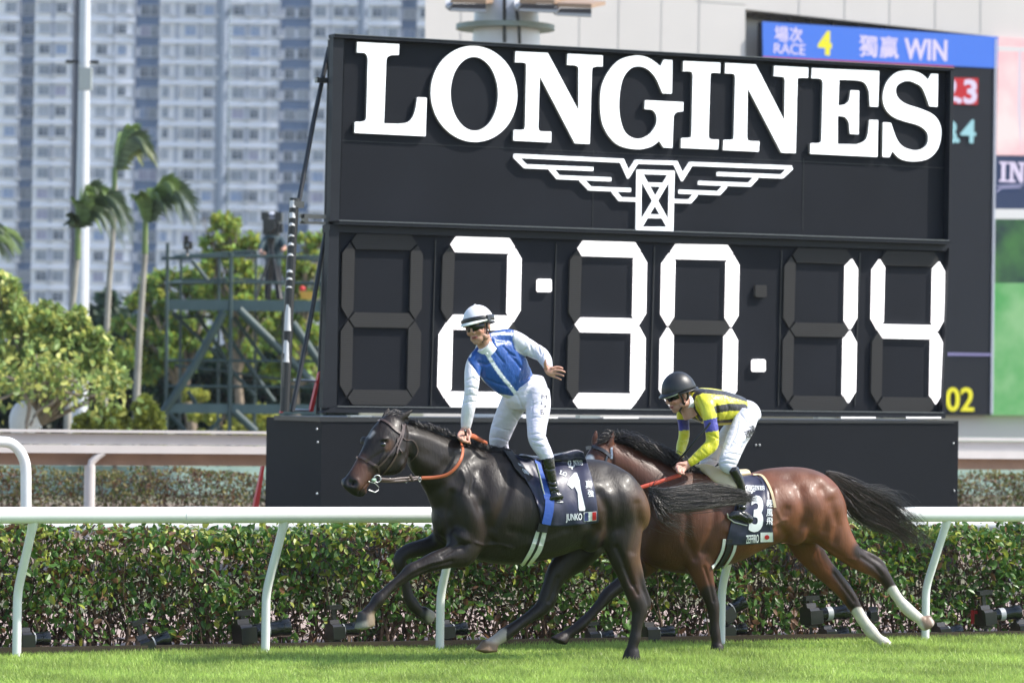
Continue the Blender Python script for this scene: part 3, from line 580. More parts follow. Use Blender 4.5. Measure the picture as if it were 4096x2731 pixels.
def spans(mb, S, offb, n=40, k=4, top_narrow=0.25):
    """S: ((u,v) top, (u,v) bottom, half width m, w shift): cross sections between two silhouette points."""
    Q = [tuple(a) + tuple(b) + (hw, w) for a, b, hw, w in S]; Q = cr(Q, k); kk = len(Q); vs = []; cs = []
    for q in Q:
        A = ptN(q[0], q[1], offb + q[5]); B = ptN(q[2], q[3], offb + q[5]); c = (A + B) / 2; h = (A - B) / 2; cs.append(c)
        for j in range(n):
            th = 2 * math.pi * j / n; y = math.sin(th); x = math.cos(th); x = math.copysign(abs(x) ** 0.85, x)
            vs.append(c + h * y + N * (q[4] * x * (1 - top_narrow * max(0, y) ** 2 * 1.2)))
    vs += [cs[0] + (cs[0] - cs[1]).normalized() * 0.02, cs[-1] + (cs[-1] - cs[-2]).normalized() * 0.02]
    fs = [(i * n + j, i * n + (j + 1) % n, (i + 1) * n + (j + 1) % n, (i + 1) * n + j) for i in range(kk - 1) for j in range(n)]
    fs += [(kk * n, (j + 1) % n, j) for j in range(n)] + [(kk * n + 1, (kk - 1) * n + j, (kk - 1) * n + (j + 1) % n) for j in range(n)]
    mb.add(vs, fs)
def blob(mb, f, x, y, w, offb, rx, ry, rw, ang=0, px=1.0):
    p = ptN(*f(x, y), offb + w); s = F / p.y * px; a = math.radians(ang)
    X = T * math.cos(a) - UP * math.sin(a); Z = T * math.sin(a) + UP * math.cos(a)
    mb.ell(p, X * (rx / s), N * rw, Z * (ry / s))
def sculpt(V, Fc, f, marks, px):
    """marks: (polyline in crop px, width px, depth m) – grooves (positive) and ridges (negative) on the camera side."""
    nr = vnormals(V, Fc)
    if ((V - V.mean(0)) * nr).sum() < 0: nr = -nr
    uv = proj(V); d = np.zeros(len(V)); face = nr @ np.array(-N); side = np.clip(face * 1.6, 0, 1)
    for pl, wd, dep in marks:
        dd_ = dpoly(uv, [f(*p) for p in pl]) * px / wd; d += 1.35 * dep * np.exp(-dd_ ** 2)
    return V - nr * (d * side)[:, None], nr
def soften(V, Fc, mask, it):
    E = set()
    for f in Fc:
        for a, b in zip(f, f[1:] + f[:1]): E.add((a, b) if a < b else (b, a))
    E = np.array(list(E)); deg = np.bincount(E.ravel(), minlength=len(V))[:, None].astype(float); m = mask[:, None] * 0.6
    for _ in range(it):
        S_ = np.stack([np.bincount(E[:, 0], V[E[:, 1], k], len(V)) + np.bincount(E[:, 1], V[E[:, 0], k], len(V)) for k in range(3)], 1)
        V = V + (S_ / deg - V) * m
    return V
def ramp(x, a, b): return np.clip((x - a) / (b - a), 0, 1)
def blend(c, m, col): return c * (1 - m[:, None]) + np.array(col)[None, :] * m[:, None]
coat1 = mat('dark_coat', (0.02, 0.014, 0.012), 0.47, attr=True, var=0.25, vscale=5, bump=0.0012, bscale=22, spec=0.32, coat=0.02, rvar=.07, bump2=(.0022, 70, (1, 1, .22)))
coat2 = mat('bay_coat', (0.1, 0.03, 0.012), 0.49, attr=True, var=0.22, vscale=6, bump=0.0012, bscale=20, spec=0.34, coat=0.02, rvar=.07, bump2=(.0022, 70, (1, 1, .22)))
eye_m = mat('eye', (0.006, 0.004, 0.003), 0.05, coat=1.0)
leather = mat('brown_leather', (0.055, 0.032, 0.026), 0.45, coat=0.2)
red_leather = mat('orange_rein', (0.42, 0.10, 0.035), 0.55)
red_rein = mat('red_rein', (0.50, 0.06, 0.03), 0.55)
shoe_m = mat('horseshoe', (0.6, 0.6, 0.62), 0.3, metal=0.9)
H1 = -1.30; H2 = -0.62
def bvh_of(o):
    b = np.array(wloc(o)); me = o.data; V = np.empty(len(me.vertices) * 3); me.vertices.foreach_get('co', V); V = V.reshape(-1, 3) + b
    return BVHTree.FromPolygons([Vector(v) for v in V], [tuple(p.vertices) for p in me.polygons])
def hit(bvh, u, v, offb, w=0.0):
    d = ray(u, v).normalized(); h = bvh.ray_cast(CAM, d)
    if h[0] is None: return ptN(u, v, offb + w), -d
    n = h[1] if h[1].dot(d) < 0 else -h[1]
    return h[0], n
def strap(bvh, f, pts, offb, width, thick, m, name, parent, lift=0.004, w=-0.05, k=4):
    Q = [tuple(q) for q in cr([f(*p) for p in pts], k)] if len(pts) > 2 else [f(*p) for p in pts]
    hs = [hit(bvh, *q, offb, w) for q in Q]; mb = MB(); P = [h[0] + h[1] * lift for h in hs]; vs = []
    for i, (p, h) in enumerate(zip(P, hs)):
        t = (P[min(i + 1, len(P) - 1)] - P[max(i - 1, 0)]).normalized(); nn = h[1]; s = nn.cross(t).normalized()
        for a, b in ((-1, 0), (-1, 1), (1, 1), (1, 0)): vs.append(p + s * a * width / 2 + nn * b * thick)
    K = len(P); fs = [(i * 4 + j, i * 4 + (j + 1) % 4, (i + 1) * 4 + (j + 1) % 4, (i + 1) * 4 + j) for i in range(K - 1) for j in range(4)] + [(3, 2, 1, 0), tuple(4 * (K - 1) + j for j in range(4))]
    mb.add(vs, fs); return build(mb, name, m, parent)
def hair(name, guides, offb, n, parent, m, r0=0.0028, spread=0.02, seg=10, wav=0.008, lens=(0.6, 1.0), seed=3):
    """guides: list of polylines (u, v, w) photograph px; strands are blends of neighbouring guides."""
    R = random.Random(seed); G = [[ptN(u, v, offb + w) for u, v, w in [tuple(q) for q in cr(g, 4)]] for g in guides]
    def at(g, t):
        x = t * (len(g) - 1); i = min(int(x), len(g) - 2); return g[i].lerp(g[i + 1], x - i)
    V = []; Fc = []
    for s in range(n):
        i = R.randrange(len(G) - 1) if len(G) > 1 else 0; a = G[i]; b = G[min(i + 1, len(G) - 1)]; q = R.random()
        L = lens[0] + (lens[1] - lens[0]) * R.random() ** 1.35; of = Vector((R.gauss(0, 1), R.gauss(0, 1), R.gauss(0, 1))) * spread; ph = R.uniform(0, 6.3); fr = R.uniform(5, 12); wv = R.uniform(0.2, 1) * wav
        wd = Vector((R.gauss(0, 1), R.gauss(0, 1), R.gauss(0, 1))); rr_ = r0 * R.uniform(0.6, 1.3); base = len(V)
        pts = [at(a, L * j / seg).lerp(at(b, L * j / seg), q) + of * (0.25 + 0.85 * math.sin(math.pi * min(1, L * j / seg) * .9)) + wd * (wv * math.sin(ph + fr * j / seg) * (j / seg)) for j in range(seg + 1)]
        for j, p in enumerate(pts):
            t = (pts[min(j + 1, seg)] - pts[max(j - 1, 0)]).normalized(); x = t.orthogonal().normalized(); y = t.cross(x); r = rr_ * (1 - 0.85 * (j / seg) ** 2)
            for c in range(3): V.append(p + x * (r * math.cos(2.094 * c)) + y * (r * math.sin(2.094 * c)))
        for j in range(seg):
            for c in range(3): Fc.append((base + j * 3 + c, base + j * 3 + (c + 1) % 3, base + j * 3 + 3 + (c + 1) % 3, base + j * 3 + 3 + c))
    return mesh_obj(name, [tuple(v) for v in V], Fc, m, parent, smooth=True)
hair_m = mat('black_hair', (0.018, 0.013, 0.012), 0.36, rand=0.7, spec=0.7)
hair_b = mat('brown_black_hair', (0.035, 0.020, 0.016), 0.36, rand=0.8, spec=0.7)
def hoof(mb, f, cor, sole, offb, w, px):
    """cor: coronet (x0,y0)-(x1,y1) crop px, sole: the same; w: metres."""
    S = [(f(*cor[0]), f(*cor[1]), 0.042, w), (f(*[(a + b) / 2 for a, b in zip(cor[0], sole[0])]), f(*[(a + b) / 2 for a, b in zip(cor[1], sole[1])]), 0.052, w), (f(*sole[0]), f(*sole[1]), 0.06, w)]
    spans(mb, S, offb, n=14, k=2, top_narrow=0)

# ---- the leading dark horse
def horse_one():
    f = c2; k = 1.4936; o = H1; mb = MB()
    L = lambda P, **kw: limb(mb, [(*f(p[0], p[1]), p[2], p[3] / k) + tuple(p[4:]) for p in P], o, **kw)
    S = lambda P, **kw: spans(mb, [(f(*a), f(*b), hw, w) for a, b, hw, w in P], o, **kw)
    S([((672, 590), (668, 770), .10, 0), ((700, 520), (700, 835), .165, 0), ((760, 400), (770, 880), .215, 0), ((850, 320), (850, 930), .245, 0), ((950, 303), (950, 966), .262, 0), ((1050, 305), (1050, 980), .275, 0),
       ((1150, 325), (1150, 979), .285, 0), ((1250, 345), (1250, 966), .29, 0), ((1350, 352), (1350, 942), .29, 0), ((1450, 352), (1450, 908), .285, 0), ((1550, 349), (1540, 868), .28, 0), ((1650, 356), (1640, 845), .275, 0),
       ((1735, 388), (1720, 830), .265, 0), ((1810, 440), (1800, 815), .24, 0), ((1868, 515), (1860, 800), .19, 0), ((1900, 600), (1896, 770), .12, 0)])
    S([((455, 150), (500, 372), .075, -.13), ((520, 140), (525, 430), .085, -.12), ((600, 165), (575, 500), .095, -.10), ((690, 197), (625, 590), .115, -.08), ((800, 238), (670, 700), .15, -.05), ((900, 278), (740, 790), .19, -.02), ((960, 300), (820, 860), .22, 0)], top_narrow=.45)
    # head
    h = lambda x, y: c6(x, y)
    spans(mb, [(h(*a), h(*b), hw, w) for a, b, hw, w in [((660, 165), (880, 300), .055, -.13), ((560, 250), (900, 500), .085, -.15), ((470, 350), (905, 690), .098, -.165), ((405, 460), (880, 830), .098, -.175), ((350, 590), (800, 915), .085, -.185),
        ((300, 690), (680, 945), .068, -.195), ((250, 780), (570, 950), .056, -.20), ((205, 860), (480, 985), .052, -.205), ((150, 940), (425, 1060), .053, -.21), ((105, 1010), (385, 1120), .055, -.212), ((95, 1075), (340, 1170), .046, -.215), ((145, 1130), (300, 1195), .03, -.215)]], o, n=18, k=4, top_narrow=.15)
    hb = lambda x, y, w, rx, ry, rw, ang=0: blob(mb, h, x, y, w, o, rx, ry, rw, ang, 3.1367)
    hb(340, 1165, -.215, 70, 38, .036, -30); hb(300, 1190, -.215, 40, 25, .028)            # chin, lower lip
    hb(790, 800, -.215, 90, 120, .05, 20); hb(610, 500, -.245, 75, 38, .022, -20); hb(610, 590, -.24, 85, 28, .018, -35)  # cheek, brow, below the eye
    hb(250, 1050, -.255, 78, 80, .02, 20); hb(120, 1030, -.185, 45, 60, .03)                # nostrils
    hb(348, 500, -.115, 26, 60, .03, 20)                                                      # far brow
    # ears
    for pts in ([(735, 300, -.175, 42), (800, 240, -.18, 55), (880, 190, -.18, 48), (950, 140, -.18, 28), (1005, 95, -.18, 7)], [(600, 230, -.07, 30), (640, 160, -.06, 34), (670, 115, -.055, 24), (680, 90, -.055, 8)]):
        limb(mb, [(*h(x, y), w, r / 3.1367, .45) for x, y, w, r in pts], o)
    # near fore, far fore
    L([(860, 800, -.15, 120, .6), (830, 905, -.16, 92, .7), (740, 935, -.165, 70, .75), (650, 962, -.17, 58, .8), (570, 995, -.17, 47, .85), (515, 1020, -.17, 47, .9), (465, 1062, -.17, 36, .9), (400, 1112, -.17, 31, .9), (350, 1160, -.17, 34), (318, 1193, -.17, 41), (285, 1235, -.17, 34), (252, 1275, -.17, 38)])
    hoof(mb, f, ((198, 1262), (296, 1290)), ((178, 1366), (296, 1345)), o, -.17, k)
    L([(730, 810, .13, 90, .6), (640, 862, .14, 62, .75), (560, 885, .14, 52, .8), (490, 905, .14, 46, .9), (450, 940, .14, 42, .9), (448, 990, .14, 38), (470, 1060, .14, 30), (488, 1120, .14, 29), (500, 1175, .14, 34), (530, 1225, .14, 38), (565, 1260, .14, 30), (600, 1280, .14, 34)])
    hoof(mb, f, ((590, 1225), (575, 1300)), ((655, 1265), (612, 1345)), o, .14, k)
    # near hind (planted), far hind (reaching forward)
    L([(1740, 640, -.13, 190, .6), (1765, 770, -.14, 155, .6), (1780, 880, -.15, 122, .65), (1795, 970, -.155, 96, .65), (1815, 1060, -.16, 68, .7), (1840, 1140, -.16, 54, .75), (1868, 1205, -.16, 55, .75), (1880, 1255, -.16, 52, .75), (1868, 1315, -.16, 40, .85), (1860, 1370, -.16, 34, .9), (1852, 1420, -.16, 37), (1840, 1462, -.16, 33), (1832, 1500, -.16, 38)])
    L([(1840, 900, -.14, 34), (1880, 1010, -.155, 26), (1900, 1110, -.16, 20), (1925, 1190, -.16, 22), (1925, 1235, -.16, 24)])          # tendon to the point of the hock
    hoof(mb, f, ((1795, 1490), (1875, 1490)), ((1775, 1560), (1880, 1560)), o, -.16, k)
    L([(1640, 780, .12, 120, .6), (1540, 900, .13, 105, .6), (1440, 975, .14, 92, .6), (1385, 1040, .14, 72, .65), (1350, 1120, .14, 58, .7), (1330, 1185, .14, 60, .7), (1300, 1235, .14, 50, .75), (1235, 1285, .14, 38, .85), (1170, 1330, .14, 35, .9), (1115, 1370, .14, 38), (1065, 1405, .14, 42), (1025, 1430, .14, 34), (995, 1452, .14, 38)])
    hoof(mb, f, ((945, 1428), (1032, 1470)), ((895, 1490), (1028, 1502)), o, .14, k)
    # muscle masses
    m = lambda x, y, w, rx, ry, rw, ang=0: blob(mb, f, x, y, w, o, rx, ry, rw, ang, k)
    m(860, 680, -.165, 100, 200, .092, -18); m(810, 830, -.15, 90, 85, .09); m(1790, 640, -.12, 125, 230, .125, -8); m(1610, 790, -.13, 80, 130, .115, 20); m(700, 700, -.08, 60, 120, .09, 0); m(860, 680, .165, 100, 200, .092, -18); m(1790, 640, .12, 125, 230, .125, -8)
    V, Fc = remesh(mb, 0.0085, 6, 0.5)
    uv = proj(V); V = soften(V, Fc, ramp(dpoly(uv, [f(*p) for p in [(760, 600), (1000, 640), (1400, 650), (1740, 620), (1790, 800)]]) * k, 330, 240), 34)
    V = soften(V, Fc, ramp(dpoly(uv, [f(*p) for p in [(640, 330), (800, 450), (900, 600)]]) * k, 150, 110), 14)
    G = [([(1090, 420), (1100, 520), (1060, 640), (1010, 760)], 30, .012), ([(900, 560), (960, 700), (985, 830)], 34, .013), ([(760, 560), (735, 690), (745, 800), (820, 870)], 24, .012), ([(1000, 850), (950, 900), (900, 965)], 20, .007),
         ([(1640, 560), (1690, 660), (1700, 780), (1660, 880)], 30, .012), ([(1870, 620), (1880, 760), (1840, 900)], 26, .009), ([(1740, 880), (1790, 980), (1840, 1100)], 18, .010), ([(1590, 440), (1660, 470), (1700, 520)], 30, .006), ([(1560, 700), (1620, 780), (1560, 860)], 34, .010),
         ([(520, 440), (600, 460), (700, 420), (800, 330)], 34, .007), ([(610, 560), (700, 520), (790, 440), (860, 340)], 30, .008), ([(880, 340), (900, 430), (880, 520)], 34, .006), ([(500, 200), (620, 230), (760, 290), (850, 330)], 26, -.006),
         ([(430, 1110), (520, 1045), (640, 990), (760, 960)], 9, .005), ([(1090, 880), (1250, 860), (1420, 800)], 20, -.004), ([(820, 420), (840, 480), (820, 560)], 10, -.004), ([(860, 380), (890, 470), (870, 560)], 10, .004), ([(1110, 780), (1300, 830), (1480, 760)], 26, .006), ([(900, 850), (960, 870), (1040, 860), (1120, 880)], 7, -.005), ([(640, 640), (690, 700), (700, 780)], 8, -.005), ([(930, 420), (960, 520), (950, 620)], 40, .010), ([(1180, 520), (1190, 680), (1160, 820)], 30, .004), ([(1690, 420), (1740, 520), (1760, 640), (1750, 760)], 34, .008), ([(700, 930), (780, 880), (860, 860)], 12, .006), ([(560, 1000), (620, 975), (700, 960)], 7, -.004), ([(1390, 1060), (1360, 1150), (1340, 1200)], 14, .006), ([(1790, 1000), (1830, 1090), (1870, 1160)], 10, .006), ([(1500, 560), (1560, 640), (1580, 720)], 40, .007), ([(540, 300), (640, 330), (740, 400), (800, 500)], 40, .006)]
    V, nr = sculpt(V, Fc, f, G, k)
    V, nr = sculpt(V, Fc, h, [([(590, 520), (640, 520)], 24, .012), ([(400, 780), (520, 700), (640, 640)], 26, .005), ([(640, 620), (560, 760), (480, 830)], 16, -.005), ([(690, 700), (780, 650), (860, 640)], 30, -.004), ([(200, 1030), (235, 1040)], 38, .03), ([(420, 1030), (350, 1110), (300, 1180)], 9, .008), ([(890, 640), (900, 800), (800, 900)], 12, .006)], 3.1367)
    uv = proj(V); n = len(V); nz = np.sin(V[:, 0] * 31) * np.cos(V[:, 2] * 27) * 0.5
    c = np.tile(np.array([.0140, .0094, .0076]), (n, 1)); D = lambda ff, pl: dpoly(uv, [ff(*p) for p in pl])
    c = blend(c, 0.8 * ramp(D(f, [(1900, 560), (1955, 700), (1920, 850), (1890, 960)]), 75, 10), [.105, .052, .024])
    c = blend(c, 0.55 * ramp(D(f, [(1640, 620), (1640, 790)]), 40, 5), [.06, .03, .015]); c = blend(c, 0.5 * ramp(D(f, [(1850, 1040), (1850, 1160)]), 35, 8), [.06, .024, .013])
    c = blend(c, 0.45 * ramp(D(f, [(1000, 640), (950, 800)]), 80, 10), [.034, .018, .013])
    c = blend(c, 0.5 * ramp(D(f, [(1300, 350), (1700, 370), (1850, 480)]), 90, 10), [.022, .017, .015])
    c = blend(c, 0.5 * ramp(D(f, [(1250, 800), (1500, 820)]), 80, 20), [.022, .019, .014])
    c = blend(c, 0.85 * ramp(D(h, [(290, 800), (370, 930), (330, 1090)]), 55, 15), [.085, .036, .022]); c = blend(c, 0.7 * ramp(D(h, [(690, 540), (670, 600)]), 22, 5), [.10, .045, .018])
    c = blend(c, 0.95 * ramp(D(h, [(120, 1040), (240, 1050), (200, 1170), (330, 1200)]), 30, 14) * (D(h, [(330, 960), (400, 1040)]) > 22), [.012, .010, .011])
    c = blend(c, ramp(D(h, [(480, 405), (435, 455)]), 11, 1) * .8, [.34, .32, .32])
    c = blend(c, 0.9 * ramp(D(f, [(1060, 1405), (1000, 1450)]), 34, 22) * (uv[:, 0] < f(1085, 0)[0]), [.42, .36, .31])
    for pl, cc in (([(215, 1300), (235, 1350)], [.035, .032, .033]), ([(190, 1366), (290, 1345)], [.26, .24, .2]), ([(290, 1300), (288, 1330)], [.20, .15, .10]), ([(600, 1290), (625, 1310)], [.04, .036, .034]), ([(650, 1262), (640, 1300)], [.30, .26, .2]), ([(920, 1470), (1015, 1485)], [.20, .13, .08])):
        c = blend(c, ramp(D(f, pl), 30, 16), cc)
    c = c * (1 + nz[:, None] * 0.15)
    root = empty('horse', ptN(*f(1300, 1560), o), 'dark brown almost black horse in front, its cloth numbered 1', 'horse', 'galloping racehorses'); root.location.z = 0
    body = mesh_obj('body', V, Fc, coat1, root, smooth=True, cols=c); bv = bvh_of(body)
    e, en = hit(bv, *h(608, 548), o); mb = MB(); mb.ell(e + en * -0.008, T * .022, N * .017, UP * .018, 14, 10); build(mb, 'eye', eye_m, root, smooth=True)
    # bridle
    bridle = empty('bridle', (0, 0, 0), None, None); bridle.parent = root
    st = lambda pts, wd, nm='strap', mt=leather, w=-.25: strap(bv, h, pts, o, wd, .004, mt, nm, root, w=w)
    bpy.data.objects.remove(bridle)
    b0 = st([(545, 258), (600, 255), (680, 300), (760, 375), (840, 435)], .017, 'browband')
    st([(272, 722), (340, 725), (430, 775), (540, 840)], .016, 'noseband'); st([(540, 840), (548, 900), (560, 960)], .010, 'noseband')
    st([(850, 330), (815, 450), (740, 600), (640, 740), (545, 835)], .011, 'cheek_strap'); st([(870, 300), (845, 440), (800, 560), (760, 700), (680, 830), (560, 960)], .012, 'cheek_strap')
    st([(845, 310), (850, 380), (835, 440)], .022, 'headpiece'); st([(835, 455), (880, 500), (970, 505), (1020, 570), (1035, 640), (1000, 720), (930, 790)], .007, 'throat_latch')
    st([(785, 470), (775, 560), (840, 660)], .006, 'cheek_strap')
    mb = MB(); q = lambda x, y, w: ptN(*h(x, y), o + w)
    mb.tube([q(530 + 45 * math.cos(t), 985 + 45 * math.sin(t), -.29) for t in np.linspace(0, 6.28, 20)], .0035, 8, False); mb.tube([Vector(x) for x in [q(*p, -.28) for p in ((420, 1020), (500, 1040), (550, 1090), (545, 1130), (500, 1155), (420, 1125))]], .003, 8); build(mb, 'bit', steel, root, smooth=True)
    mb = MB(); mb.ell(q(480, 1000, -.29), T * .013, N * .009, UP * .010); mb.ell(q(500, 1000, -.285), T * .009, N * .012, UP * .012); build(mb, 'bit_guard', mat('pale_green_rubber', (.35, .5, .38), .5), root, smooth=True)
    def rib(pts, wd, nm, mt, fn=h, th=.004):
        Q = [ptN(*fn(x, y), o + w) for x, y, w in [tuple(z) for z in cr(pts, 5)]]; mb = MB(); mb.tube(Q, wd, 8, True, ra=0.35, ref=N); return build(mb, nm, mt, root, smooth=True)
    rib([(555, 990, -.29), (700, 1000, -.27), (850, 985, -.25), (1050, 975, -.23)], .012, 'martingale', leather); rib([(560, 1015, -.285), (700, 1020, -.27), (900, 1010, -.25), (1060, 990, -.23)], .008, 'martingale', leather)
    rib([(940, 935, -.26), (965, 980, -.26), (985, 1012, -.26)], .010, 'martingale', leather)
    mb = MB()
    for x, y, r in ((1065, 995, 24), (690, 995, 18), (895, 1010, 22)): mb.tube([q(x + r * .6 * math.cos(t), y + r * 1.1 * math.sin(t), -.245) for t in np.linspace(0, 6.28, 14)], .0022, 6, False)
    build(mb, 'rings', steel, root, smooth=True)
    rib([(1085, 975, -.23), (1250, 968, -.24), (1400, 935, -.26), (1510, 850, -.27), (1585, 730, -.26), (1605, 620, -.20), (1585, 540, -.14), (1590, 495, -.10)], .011, 'rein', red_leather)
    rib([(1590, 495, -.10), (1640, 455, -.09), (1720, 450, -.08), (1800, 490, -.05), (1900, 560, -.02)], .017, 'rein', red_leather); rib([(1600, 500, -.12), (1700, 455, -.10), (1820, 500, -.06), (1900, 540, -.04)], .013, 'rein', red_leather)
    # forelock, mane, tail
    hair('mane', [[(*f(440, 95), -.10), (*f(410, 70), -.12), (*f(370, 85), -.15)], [(*f(480, 110), -.10), (*f(430, 80), -.13), (*f(350, 110), -.16)], [(*f(500, 120), -.1), (*f(450, 100), -.13), (*f(400, 120), -.17)]], o, 260, root, hair_m, spread=.010, seed=1)
    hair('mane', [[(*f(x, y), w), (*f(x + 15, y - 14), w - .01), (*f(x + 40, y - 4), w - .03), (*f(x + 60, y + 18), w - .05)] for x, y, w in ((495, 140, -.12), (560, 152, -.11), (640, 178, -.10), (720, 208, -.09), (800, 242, -.06), (880, 270, -.03), (960, 296, 0), (1040, 308, 0), (1080, 315, 0))], o, 700, root, hair_m, spread=.008, seg=7, wav=.012, seed=2)
    g = c3
    hair('tail', [[(*g(372, 690), -.02), (*g(440, 706), -.02), (*g(560, 690), 0), (*g(680, 682), .02), (*g(800, 702), .02), (*g(915, 748), .02)], [(*g(375, 705), -.02), (*g(450, 725), -.04), (*g(570, 718), -.02), (*g(700, 708), 0), (*g(810, 720), .0), (*g(920, 752), .0)],
         [(*g(378, 720), -.02), (*g(460, 755), -.04), (*g(580, 755), -.03), (*g(700, 748), -.02), (*g(820, 745), 0), (*g(915, 757), 0)], [(*g(380, 730), -.02), (*g(440, 782), -.05), (*g(540, 795), -.04), (*g(660, 785), -.03), (*g(780, 768), -.0), (*g(885, 762), 0)]], o, 1700, root, hair_m, spread=.014, seg=12, wav=.016, lens=(.45, 1.0), r0=.0021)
    hair('tail_wisps', [[(*g(385, 700), -.02), (*g(430, 670), -.05), (*g(480, 690), -.05)], [(*g(385, 720), -.02), (*g(430, 800), -.05), (*g(520, 850), -.05), (*g(620, 880), -.05)], [(*g(385, 730), -.02), (*g(440, 840), -.05), (*g(540, 900), -.05), (*g(600, 960), -.05)]], o, 150, root, hair_m, spread=.035, seg=12, wav=.02, lens=(.5, 1.0), r0=.0016, seed=9)
    return root, body, bv
horse1, body1, bvh1 = horse_one()

# ---- the following bay horse
def horse_two():
    f = c3; k = 1.2544; o = H2; mb = MB()
    L = lambda P, **kw: limb(mb, [(*f(p[0], p[1]), p[2], p[3] / k) + tuple(p[4:]) for p in P], o, **kw)
    S = lambda P, **kw: spans(mb, [(f(*a), f(*b), hw, w) for a, b, hw, w in P], o, **kw)
    S([((330, 780), (330, 1010), .10, 0), ((360, 690), (360, 1060), .17, 0), ((420, 610), (420, 1095), .22, 0), ((500, 590), (500, 1115), .25, 0), ((600, 600), (600, 1118), .27, 0), ((700, 615), (700, 1092), .28, 0), ((800, 625), (800, 1062), .285, 0),
       ((880, 618), (880, 1022), .285, 0), ((950, 596), (950, 988), .28, 0), ((1030, 586), (1020, 965), .28, 0), ((1110, 584), (1100, 965), .275, 0), ((1180, 594), (1180, 970), .26, 0), ((1245, 622), (1245, 960), .24, 0), ((1295, 672), (1290, 930), .19, 0), ((1325, 740), (1320, 880), .12, 0)])
    S([((175, 455), (165, 640), .075, .03), ((250, 472), (230, 700), .09, .02), ((330, 505), (285, 790), .115, .01), ((430, 548), (330, 880), .15, 0), ((530, 585), (400, 960), .2, 0)], top_narrow=.45)
    S([((150, 448), (205, 540), .055, .05), ((100, 470), (195, 630), .085, .05), ((62, 520), (180, 700), .095, .05), ((30, 590), (140, 770), .085, .05), ((0, 660), (80, 830), .065, .05), ((-30, 730), (30, 860), .055, .05), ((-55, 790), (-5, 880), .05, .05)], n=16, top_narrow=.15)
    for pts in ([(170, 500, -.0, 16), (178, 465, 0, 20), (188, 430, 0, 14), (193, 405, 0, 4)], [(92, 480, .10, 13), (98, 450, .10, 18), (104, 420, .10, 14), (106, 398, .10, 4)]): limb(mb, [(*f(x, y), w, r / k, .5) for x, y, w, r in pts], o)
    L([(600, 980, -.15, 100, .6), (625, 1070, -.15, 76, .7), (648, 1150, -.15, 54, .75), (672, 1220, -.15, 40, .85), (690, 1275, -.15, 36, .9), (696, 1315, -.15, 30), (700, 1370, -.15, 25), (704, 1420, -.15, 27), (708, 1450, -.15, 25), (712, 1480, -.15, 27)])
    hoof(mb, f, ((688, 1475), (742, 1478)), ((680, 1525), (748, 1525)), o, -.15, k)
    L([(430, 990, .14, 80, .6), (350, 1080, .14, 58, .7), (280, 1135, .14, 45, .8), (215, 1185, .14, 38, .85), (165, 1225, .14, 36, .9), (125, 1275, .14, 28), (75, 1330, .14, 25), (35, 1370, .14, 28), (5, 1395, .14, 27), (-25, 1415, .14, 24), (-50, 1432, .14, 26)])
    hoof(mb, f, ((-62, 1408), (-32, 1456)), ((-122, 1440), (-48, 1478)), o, .14, k)
    L([(1200, 740, -.13, 150, .6), (1260, 860, -.14, 125, .6), (1320, 950, -.15, 92, .6), (1385, 1020, -.15, 64, .65), (1450, 1070, -.15, 48, .7), (1510, 1100, -.15, 42, .75), (1548, 1135, -.15, 38, .8), (1585, 1190, -.15, 29, .9), (1625, 1250, -.15, 27, .9), (1660, 1290, -.15, 31), (1695, 1322, -.15, 30), (1730, 1348, -.15, 26), (1757, 1370, -.15, 28)])
    L([(1440, 1010, -.15, 17), (1500, 1040, -.15, 16), (1535, 1070, -.15, 18), (1555, 1110, -.15, 18)])
    hoof(mb, f, ((1775, 1325), (1722, 1382)), ((1800, 1358), (1748, 1408)), o, -.15, k)
    L([(1130, 900, .12, 110, .6), (1175, 1000, .13, 84, .6), (1235, 1080, .14, 62, .65), (1300, 1150, .14, 50, .7), (1350, 1205, .14, 44, .75), (1388, 1260, .14, 38, .8), (1420, 1315, .14, 31, .9), (1455, 1370, .14, 30), (1487, 1412, .14, 33), (1515, 1440, .14, 26), (1545, 1462, .14, 26)])
    hoof(mb, f, ((1558, 1435), (1520, 1480)), ((1588, 1470), (1540, 1500)), o, .14, k)
    m = lambda x, y, w, rx, ry, rw, ang=0: blob(mb, f, x, y, w, o, rx, ry, rw, ang, k)
    m(620, 900, -.165, 85, 160, .092, -10); m(1220, 780, -.12, 105, 170, .125, -15); m(1110, 890, -.13, 65, 95, .115, 10); m(620, 900, .165, 85, 150, .09, -10); m(1220, 780, .12, 100, 160, .12, -15)
    V, Fc = remesh(mb, 0.0085, 6, 0.5)
    uv = proj(V); V = soften(V, Fc, ramp(dpoly(uv, [f(*p) for p in [(450, 800), (700, 840), (1000, 780), (1200, 780), (1250, 850)]]) * k, 270, 190), 34)
    G = [([(1060, 800), (1020, 880), (1060, 930)], 24, .010), ([(1130, 700), (1160, 820), (1120, 920)], 26, .009), ([(1290, 760), (1320, 880), (1300, 960)], 22, .009), ([(1180, 940), (1290, 1010), (1400, 1080)], 16, .008), ([(1010, 620), (1080, 640), (1140, 690)], 26, .005),
         ([(700, 800), (690, 900), (640, 1010)], 22, .009), ([(560, 830), (560, 950), (600, 1040)], 22, .009), ([(760, 900), (900, 960)], 20, -.004), ([(1000, 700), (1010, 800), (1040, 850)], 10, -.004), ([(1080, 640), (1150, 760), (1150, 860)], 40, .008), ([(1240, 700), (1270, 800), (1250, 900)], 26, .008), ([(1250, 1000), (1330, 1040), (1400, 1050)], 8, -.004), ([(950, 860), (1000, 880), (1060, 850)], 9, -.005), ([(1440, 1040), (1500, 1080), (1540, 1130)], 9, .005), ([(1300, 1120), (1350, 1190), (1400, 1260)], 9, .005), ([(880, 700), (870, 820), (830, 930)], 30, .004), ([(650, 1090), (680, 1180), (695, 1260)], 8, .005)]
